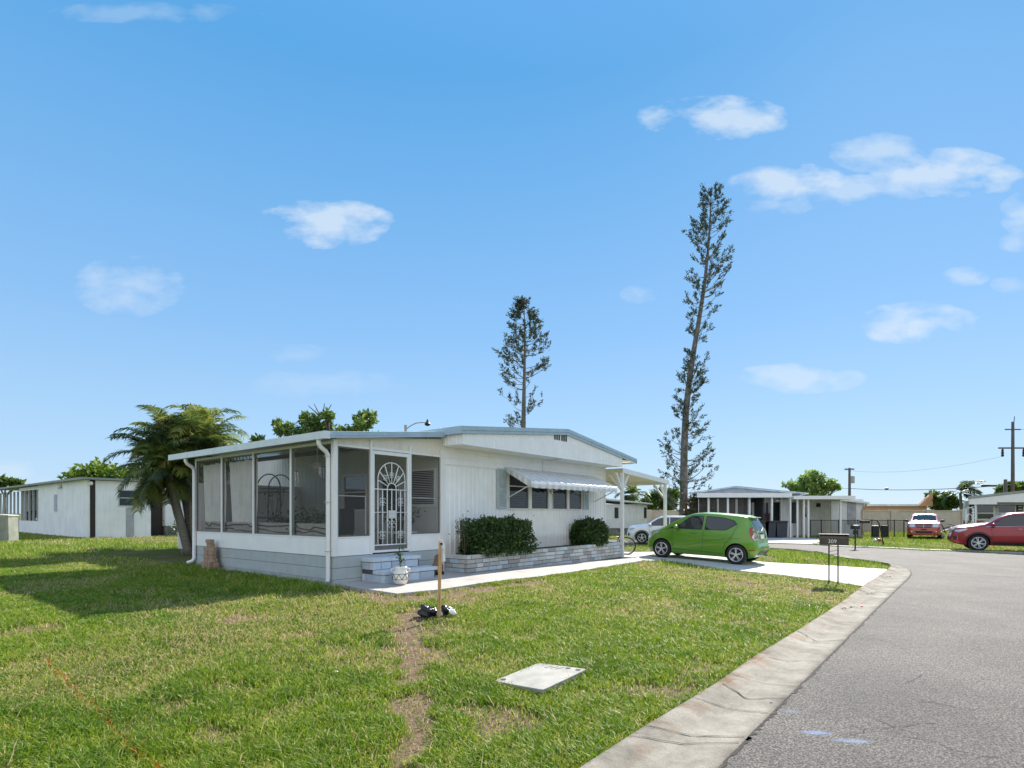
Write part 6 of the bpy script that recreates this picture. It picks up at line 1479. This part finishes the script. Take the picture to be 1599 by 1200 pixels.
f = MB().box(1.7,2.8,-.03,.0,1.35,2.4).build('window', M_whitepaint, nb_); MB().box(1.76,2.74,-.036,-.031,1.4,2.35).build('pane', M_glass, f)
for x in (1.3,2.86): MB().box(x,x+.34,-.03,0,1.3,2.45).build('shutter', pmat('shutter_paint', (0.43,0.52,0.55)), nb_)
r = np.random.default_rng(5)
lp = nl+Vector((math.cos(R(52)),math.sin(R(52)),0))*4.4; gp_ = thing('garden_plant','small dark plant at the stone base of the left neighbour home','plant',(lp.x-.1,lp.y-.3,gz1(lp.x,lp.y)))
c_ = r.normal(size=(220,3))*np.array([.25,.2,.2])+np.array([0,0,.4]); V, F = leaves(c_, c_, .12, r, .4, .7); np_mesh('foliage', V, F, M_hedge, gp_, tint=r.random(220)); MB().tube([(0,0,0),(0,0,.4)],.02,5).build('stem', M_bark, gp_)
# utility pedestal at the left edge
up = G(4, 846); ped = thing('utility_pedestal', 'grey-green utility box standing on the lawn at the left edge', 'utility box', up)
M_ped = pmat('pedestal_paint', (0.25,0.27,0.22), .8, .15, 3, streak=.4, streakcol=(.4,.38,.32)); MB().prism([(-.34,0,-.05),(.27,0,-.05),(.24,0,1.10),(-.34,0,1.14)], (0,.5,0)).build('cabinet', M_ped, ped, bevel=.02); MB().prism([(-.36,-.02,1.10),(.27,-.02,1.07),(.27,-.02,1.13),(-.36,-.02,1.17)], (0,.54,0)).build('cap', pmat('pedestal_cap',(0.45,0.44,0.38),.7), ped, bevel=.01)

# right-hand screened house (front plane at about 36 m)
def fx(u, Y): return (u-CX)/FPX*Y
RH = thing('screened_house', 'low white house with dark screened front room and open covered side across the street', 'house', (fx(1160,36),36.0,gz1(fx(1160,36),36)), 0)
RX, RZ = RH.location.x, RH.location.z
def q(x): return x-RX
W = MB(); zt_ = 2.58
x1090, x1171, x1228, x1325, x1357 = (q(fx(u,36)) for u in (1088,1171,1230,1325,1357))
M_rw = pmat('house_white', (0.70,0.71,0.72), .6, .04, 2, streak=.3)
for bx_ in ((x1171,x1228,1.5,1.6,0,zt_),(x1228+.001,q(fx(1250,36)),.9,1.0,0,zt_),(q(fx(1250,36))+.01,x1325+.8,2.6,2.7,0,zt_),(x1325-.35,x1357+.5,1.3,1.4,0,zt_-.05),(x1171,x1357,9,9.1,0,zt_)): MB().box(*bx_).build('wall', M_rw, RH)
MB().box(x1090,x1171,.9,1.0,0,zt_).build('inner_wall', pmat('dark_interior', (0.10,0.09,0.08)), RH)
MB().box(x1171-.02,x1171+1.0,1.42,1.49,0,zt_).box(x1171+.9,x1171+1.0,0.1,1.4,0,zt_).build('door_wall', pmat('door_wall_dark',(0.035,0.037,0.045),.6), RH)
for k, (ua, ub) in enumerate(((1091,1106),(1108,1121),(1122,1136),(1138,1150),(1151,1169))):
    a, b_ = q(fx(ua,36)), q(fx(ub,36)); f = MB().box(a,a+.03,-.02,.03,.3,2.5).box(b_-.03,b_,-.02,.03,.3,2.5).box(a,b_,-.02,.03,.27,.3).box(a,b_,-.018,.028,1.25,1.28).build('screen_frame', M_frame_al, RH)
    MB().add([(a,0.005,.3),(b_,0.005,.3),(b_,0.005,2.5),(a,0.005,2.5)], [(0,1,2,3)]).build('screen_mesh', M_screen, f)
for u in (1106.5,1137,1171,1203.5,1232,1243,1253,1260,1310):
    a = q(fx(u,36)); MB().box(a-.05,a+.05,-.25 if u > 1200 else -.03,-.15 if u > 1200 else .05,-.1,zt_).build('post', M_whitepaint, RH)
MB().prism([(x1090-.1,-.4,zt_),(x1228+.1,-.4,zt_),(x1228+.1,-.4,zt_+.28),(x1090-.1,-.4,zt_+.28)],(3.6,9,0)).build('front_fascia', M_whitepaint, RH); MB().box(x1228+.12,x1325+.1,-.6,3,zt_-.12,zt_+.10).build('carport_roof', M_whitepaint, RH)
xa, xb, xm = q(fx(1082,36)), q(fx(1262,36)), q(fx(1150,36))
MB().prism([(xa,.3,zt_+.25),(xb,.3,zt_+.22),(xm,.3,zt_+.68)], (3.6,9,0)).build('gable', pmat('gable_grey',(0.42,0.46,0.52),.5,.1,3), RH)
MB().bar((xa-.1,.2,zt_+.30),(xm,.2,zt_+.73),.28,.07).bar((xm,.2,zt_+.73),(xb+.1,.2,zt_+.27),.28,.07).build('roof_trim', M_bluetrim, RH)
m = MB(); m.prism([(x1325-.3,1.0,zt_-.12),(x1325-.3,1.0,zt_+.05),(x1357+.7,1.0,zt_-.28),(x1357+.7,1.0,zt_-.40)], (0,7,0)).build('roof', M_roofwhite, RH)
a0_, a1_ = q(fx(1189,37.5)), q(fx(1218,37.5)); f = MB().box(a0_,a1_,1.44,1.5,.95,2.35).build('window', M_whitepaint, RH)
for k in range(2): MB().box(a0_+.07+k*(a1_-a0_)/2,a0_-.05+(k+1)*(a1_-a0_)/2,1.43,1.438,1.0,2.3).build('pane', M_glass, f)
for xx in (a0_-.36,a1_+.02): MB().box(xx,xx+.34,1.44,1.5,.95,2.35).build('shutter', M_trim, RH)
f = MB().box(q(fx(1235,37)),q(fx(1243,37)),.85,.9,.9,2.3).build('window', M_trim, RH)
f = MB().box(q(fx(1252,38.6)),q(fx(1262,38.6)),2.52,2.6,.1,2.2).build('door', M_whitepaint, RH); MB().box(q(fx(1254,38.6)),q(fx(1259,38.6)),2.505,2.515,1.3,2.0).build('pane', M_glass, f)
MB().box(q(fx(1178,37)),q(fx(1184,37)),1.38,1.42,.2,2.3).build('door', M_whitepaint, RH)
MB().box(q(fx(1328,37)),q(fx(1341,37)),1.24,1.29,.8,2.3).build('screen_panel', pmat('grey_panel',(0.33,0.34,0.36),.6), RH)
MB().tube([(x1357+.62,1.2,zt_-.42),(x1357+.45,1.2,zt_-.6),(x1357+.35,1.2,zt_-.9),(x1357+.35,1.2,.1)],.05,6).build('downspout', pmat('tan_pipe',(0.45,0.33,0.22),.6), RH)
for u in (1278,1304,1313,1331): MB().box(q(fx(u,38.6))-.12,q(fx(u,38.6))+.12,2.5,2.6,2.0,2.25).build('hanging_lantern', M_trim, RH)
# far white house left of the pines, under the carport
FH = thing('far_white_house', 'small white house with shallow roof seen beneath the carport beyond the street', 'house', (fx(975,42),42.0,gz1(fx(975,42),42)), 0); fz = FH.location.z
xa, xb = fx(900,42)-FH.location.x, fx(1011,42)-FH.location.x
MB().box(xa,xb,0,6,.45,2.25).build('wall', M_rw, FH); MB().box(xa,xb-.02,.03,6,-.1,.45).build('base', pmat('stone_skirt',(0.22,0.21,0.20)), FH)
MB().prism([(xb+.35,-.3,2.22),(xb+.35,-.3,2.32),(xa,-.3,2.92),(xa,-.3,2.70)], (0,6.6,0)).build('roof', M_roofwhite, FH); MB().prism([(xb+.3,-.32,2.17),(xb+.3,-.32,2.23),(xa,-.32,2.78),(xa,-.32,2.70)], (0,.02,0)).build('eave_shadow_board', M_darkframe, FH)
for ua, ub in ((960,966),(1006,1010)): f = MB().box(fx(ua,42)-FH.location.x,fx(ub,42)-FH.location.x,-.04,0,1.2,2.0).build('window', M_trim, FH)
# perimeter wall with piers
M_wall = pmat('stucco_wall', (0.50,0.43,0.35), .85, .06, 2, streak=.25, streakcol=(.32,.27,.2), bump=.2)
PW = thing('perimeter_wall', 'long beige stucco boundary wall with capped piers running behind the houses', 'wall', (fx(1200,50),50.0,gz1(fx(1200,50),50))); ox = PW.location.x
xa, xb = fx(1000,50)-ox, fx(1620,50)-ox; MB().box(xa,xb,0,.2,-.1,1.75).build('wall_panel', M_wall, PW); MB().box(xa,xb,-.05,.25,1.75,1.83).build('coping', pmat('wall_cap',(0.58,0.50,0.38),.8), PW)
for u in range(1012, 1620, 55): a = fx(u,50)-ox; MB().box(a-.35,a+.35,-.12,.32,-.1,1.9).build('pier', M_wall, PW)
OB = thing('orange_building', 'peach-orange stucco building with flat white roof line behind the boundary wall', 'building', (fx(1400,62),62.0,0)); ox = OB.location.x
xa, xb = fx(1352,62)-ox, fx(1448,62)-ox; MB().box(xa,xb,0,8,0,2.5).build('wall', pmat('orange_stucco',(0.55,0.30,0.17),.85,.06,2), OB); MB().box(xa-.3,xb+.3,-.3,8,2.5,2.72).build('roof_edge', M_roofwhite, OB)
MB().prism([(xb-1.2,-.35,2.5),(xb+.4,-.35,2.5),(xb+.4,-.35,4.0)], (0,.4,0)).build('gable_peak', pmat('orange_stucco',(0.55,0.30,0.17)), OB)
# corner house at the right edge
CHY = 32.0; CHo = thing('corner_house', 'white low-gabled corner house with brown brick front behind the red vehicle', 'house', (fx(1500,CHY),CHY,gz1(fx(1500,CHY),CHY))); ox, oz = CHo.location.x, CHo.location.z
def cx__(u): return fx(u,CHY)-ox
xl, xr = cx__(1493), cx__(1700)
def rz_(u): return HC-( (777-(u-1493)*.113) -HY)/FPX*CHY-oz
ua, ub = 1493, 1660
m = MB(); m.prism([(xl-.1,-1.0,rz_(ua)-.10),(cx__(ub),-1.0,rz_(ub)-.10),(cx__(ub),-1.0,rz_(ub)+.02),(xl-.1,-1.0,rz_(ua)+.02)], (8.2,9,0)).build('roof', pmat('grey_roof_edge', (0.30,0.31,0.31)), CHo)
m = MB(); m.prism([(xl,-.95,rz_(ua)-.42),(cx__(1535),-.95,rz_(ua)-.42),(cx__(1535),-.95,rz_(ua)-.30),(cx__(ub),-.95,rz_(ua)-.30),(cx__(ub),-.95,rz_(ub)-.11),(xl,-.95,rz_(ua)-.11)], (0,.06,0)).build('fascia', M_whitepaint, CHo)
MB().box(cx__(1535),cx__(ub),-.88,0,rz_(ua)-.45,rz_(ua)-.31).build('soffit', M_darkframe, CHo)
MB().box(cx__(1507),cx__(ub),0,.1,1.15,rz_(ua)-.2).build('wall', M_rw, CHo); MB().box(cx__(1507),cx__(ub),-.03,.1,-.1,1.15).build('brick_front', pmat('brown_brick',(0.23,0.13,0.09),.85,.2,14), CHo); MB().prism([(cx__(1507)+.01,.11,-.1),(cx__(1507)+.06,.11,-.1),(cx__(1507)+.06,.11,2.2),(cx__(1507)+.01,.11,2.2)],(7.2,7.8,0)).build('wall', M_rw, CHo)
for a, b_ in ((1524,1552),(1557,1586)):
    f = MB().box(cx__(a),cx__(b_),-.05,-.0,1.2,2.05).build('window', M_frame_al, CHo); MB().box(cx__(a)+.06,cx__(b_)-.06,-.058,-.051,1.25,2.0).build('pane', M_glass, f); MB().box(cx__(a)+.05,cx__(b_)-.05,-.066,-.059,1.55,1.60).build('mullion', M_frame_al, f)
for a in (1514,1587):
    f = MB().box(cx__(a),cx__(a+9),-.06,-.0,1.18,2.08).build('shutter', M_trim, CHo); m = MB()
    for k in range(5): m.box(cx__(a)+.07,cx__(a+9)-.07,-.075,-.061,1.26+k*.165,1.32+k*.165)
    m.build('shutter_cutwork', M_whitepaint, f)
MB().box(cx__(1503),cx__(1505),-.9,-.84,-.1,rz_(ua)-.42).build('post', M_whitepaint, CHo)
m = MB(); x0_, x1_ = cx__(1488.5), cx__(1501); m.box(x0_,x0_+.05,-.9,-.86,-.1,1.9); m.box(x1_-.05,x1_,-.9,-.86,-.1,1.9); m.box(x0_,x1_,-.9,-.86,1.85,1.9); m.tube([((x0_+x1_)/2,-.88,-.1),((x0_+x1_)/2,-.88,1.0)],.03,6)
m.tube([((x0_+x1_)/2+.16*math.sin(a*.5236),-.88,1.25-.28*math.cos(a*.5236)) for a in range(13)],.02,5)
m.build('iron_trellis', M_whitepaint, CHo)
shr = P(1472, 842, 35); jb = thing('yard_clutter', 'tangle of dark garden furniture and pots between the orange car and corner house', 'garden clutter', (shr.x, shr.y, gz1(shr.x, shr.y))); rr = random.Random(8); m = MB()
for k in range(26):
    a = Vector((rr.uniform(-.9,1.0), rr.uniform(-.3,.3), rr.uniform(0,.9))); m.tube([a, a+Vector((rr.uniform(-.4,.4),rr.uniform(-.2,.2),rr.uniform(-.4,.3)))],.03,5)
m.build('dark_frames', M_trim, jb); MB().ball((.5,-.2,.25),(.25,.2,.25)).ball((-.3,-.3,.18),(.2,.2,.18)).build('grey_pots', M_conc, jb, smooth=True)

# chain link fence
fn = thing('chain_link_fence', 'dark chain-link fence across the far yard behind the air conditioner units', 'fence', (fx(1266,37.0),37.0,gz1(fx(1266,37),37)))
ox = fn.location.x; us = [1266,1283,1310,1340,1362,1387,1397,1412]
for u in us: a = fx(u,37)-ox; MB().tube([(a,0,-.1),(a,0,1.15)],.03,6).build('post', M_dark, fn)
MB().tube([(0,0,1.1),(fx(1414,37)-ox,0,1.1)],.022,6).build('top_rail', M_dark, fn); MB().add([(0,.01,0),(fx(1414,37)-ox,.01,0),(fx(1414,37)-ox,.01,1.1),(0,.01,1.1)],[(0,1,2,3)]).build('mesh', pmat('chain_link', (0.06,0.06,0.06), .6, alpha=.28), fn)
# trash cans, air conditioners
def bin_(u, lab):
    p = P(u, 838, 35.2); rt = thing('trash_bin', lab, 'trash bin', (p.x, p.y, gz1(p.x, p.y)), 0, 'dark wheeled bins by the screened house')
    MB().prism([(-.30,0,.05),(.30,0,.05),(.36,0,1.0),(-.36,0,1.0)], (0,.65,0)).build('bin_body', pmat('bin_plastic', (0.03,0.033,0.045), .5), rt, bevel=.02); MB().prism([(-.38,-.06,1.0),(.38,-.06,1.0),(.34,-.06,1.09),(-.34,-.06,1.09)], (0,.75,0)).build('lid', pmat('bin_plastic', (0.03,0.033,0.045)), rt, bevel=.02)
    for x in (-.27,.27): MB().lathe([(.11,-.03),(.11,.03)], (x,.62,.11), 14, Matrix.Rotation(R(90),3,'Y')).build('wheel', M_black, rt)
bin_(1204, 'dark wheeled bin nearest the screened room of the white house'); bin_(1222, 'dark wheeled bin nearest the covered side of the white house')
bin_(1193, 'dark wheeled bin just behind the green hatchback tailgate')
for u, lab in ((1367.5,'left dark box air conditioner unit on the far lawn'),(1382.5,'right dark box air conditioner unit on the far lawn')):
    p = P(u, 837, 36); rt = thing('air_conditioner', lab, 'air conditioner', (p.x,p.y,gz1(p.x,p.y)), 0, 'air conditioner units by the fence'); MB().box(-.22,.18,-.1,.1,.03,.74).build('casing', M_trim, rt, bevel=.02); MB().box(-.23,.19,-.12,.12,.74,.78).build('top_grille', M_frame_al if u < 1370 else M_dark, rt)
# mailboxes across the street
p = G(1336, 858); mbx = thing('curb_mailbox', 'small black mailbox on a thin post across the street', 'mailbox', p, R(-60)); MB().tube([(0,0,-.05),(0,0,1.0)],.035,7).build('post', M_dark, mbx)
MB().prism([(-.11,-.22,.95),(.11,-.22,.95)]+[(.11*math.cos(R(a)),-.22,1.07+.08*math.sin(R(a))) for a in range(0,181,30)], (0,.44,0)).build('box_body', M_trim, mbx); MB().box(-.05,.05,-.10,.10,.7,.9).build('paper_holder', M_trim, mbx)
p = G(1380, 851); mb2 = thing('leaning_mailbox', 'dark box on the end of a thin leaning bracket across the street', 'mailbox', p); MB().tube([(0,0,0),(-.12,0,.7),(-.25,0,1.15),(-.35,0,1.26),(-.6,0,1.30),(-1.1,0,1.31)],.03,6).build('bent_post', M_dark, mb2, smooth=True); MB().box(-1.22,-.75,-.1,.1,1.12,1.29).build('box_body', M_trim, mb2, bevel=.02)
p = G(1371, 846); lt = thing('lawn_toys', 'small red and white toys lying on the far lawn below the leaning mailbox', 'toy', p); MB().ball((.08,0,.09),(.14,.1,.09)).build('red_toy', pmat('toy_red',(0.5,.05,.03),.4), lt, smooth=True); MB().ball((-.14,0,.08),(.10,.1,.08)).ball((.28,.05,.08),(.09,.1,.09)).build('white_toy', M_whitepaint, lt, smooth=True)

# poles, wires, street light
def pole(name, label, u, v0, Y, r0): p = P(u, 835, Y); p.z = gz1(p.x, p.y); rt = thing(name, label, 'utility pole', p); h = P(u, v0, Y).z-p.z; MB().tube([(0,0,-.1),(.0,0,h*.5),(0,0,h)],[r0,r0*.85,r0*.7],9).build('pole_shaft', M_polewood, rt, smooth=True); return rt, h, p
rt, h, p = pole('utility_pole', 'tall wooden utility pole with two crossarms above the corner house', 1582, 659, 52.0, .17)
s_ = 52/FPX
MB().bar((-12*s_,0,h-12*s_),(12*s_,0,h-12*s_),.10).build('crossarm', M_polewood, rt); MB().bar((-22*s_,0,h-41*s_),(24*s_,0,h-41*s_),.13).build('crossarm', M_polewood, rt); MB().tube([(.1,0,h-.2),(.16,0,h+.5)],.03,5).build('top_pin', M_dark, rt)
for x in (-16*s_, 17*s_): MB().lathe([(.07,-.75),(.12,-.65),(.08,-.5),(.12,-.4),(.08,-.28),(.10,-.12),(.03,0)], (x,0,h-42*s_), 10).build('insulator', M_dark, rt)
rt2, h2, p2 = pole('utility_pole', 'short cut-off pole stub left of the tall crossarmed pole', 1570.5, 749, 52.0, .20)
rt3, h3, p3 = pole('utility_pole', 'small distant utility pole with transformer above the white house', 1327, 731, 80.0, .22); s3 = 80/FPX
MB().bar((-7*s3,0,h3-2*s3),(7*s3,0,h3-2*s3),.18).build('crossarm', M_polewood, rt3); MB().lathe([(.28,0),(.28,1.0),(.1,1.1)], (.3,-.2,h3-24*s3), 12).build('transformer', M_conc, rt3)
def wire(name, label, a, b_, sag, r_=.012):
    m = MB(); m.tube([a.lerp(b_, i/24)+Vector((0,0,-sag*4*(i/24)*(1-i/24)))-a for i in range(25)], r_, 4); o = m.build(name, M_dark, None); o.location = a; tag(o, label, 'wire')
top1 = Vector((p.x,p.y,p.z+h)); top3 = Vector((p3.x,p3.y,p3.z+h3))
wire('power_line', 'low heavy cable sagging between the distant pole and the tall crossarmed pole', top3+Vector((0,0,-32*s3)), top1+Vector((0,0,-98*s_)), .35, .035)
wire('power_line', 'thin upper line running left from the lower crossarm of the tall pole', top1+Vector((-16*s_,0,-54*s_)), top3+Vector((-1,0,-3*s3)), .8, .010)
wire('power_line', 'thin wire running left from the distant small pole over the white house', top3+Vector((0,0,-32*s3)), Vector((top3.x-45,top3.y+5,top3.z-3.2)), .5, .02)
wire('power_line', 'topmost thin line leaving the tall pole to the right', top1+Vector((12*s_,0,-12*s_)), top1+Vector((30,-6,-.4)), .6, .012)
for (u, v, l_, lab) in ((1385,763,.5,'small dark splice case hanging on the low cable, left one'),(1545,758,1.6,'longer dark splice case hanging on the low cable near the tall pole')):
    a = P(u, v, 70 if u < 1400 else 55); o = MB().tube([(-l_/2,0,0),(-l_/2+.1,0,-.04),(l_/2-.1,0,-.04),(l_/2,0,0)],[.03,.12,.12,.03],7).build('splice_case', M_dark, None); o.location = a; tag(o, lab, 'cable box')
p = P(634, 835, 42.0); p.z = gz1(p.x, p.y); sl = thing('street_lamp', 'curved-arm street lamp rising above the mobile home roof', 'street lamp', p); s_ = 42/FPX; hh = P(634,664,42).z-p.z
MB().tube([(0,0,0),(0,0,hh)],[.14,.11],8).build('pole_shaft', pmat('lamp_pole_grey',(0.33,0.34,0.36),.6), sl)
MB().tube([(.05,0,hh-6*s_),(8*s_,0,hh-1*s_),(16*s_,0,hh+3*s_),(26*s_,0,hh+4*s_),(33*s_,0,hh+3.5*s_)],.04,6).build('arm', pmat('lamp_pole_grey',(0.33,0.34,0.36)), sl, smooth=True); MB().lathe([(.05,.3),(.12,.1),(.24,-.05),(.16,-.16),(.05,-.2)], (34*s_,0,hh+2.5*s_), 12).build('lamp_head', M_dark, sl)
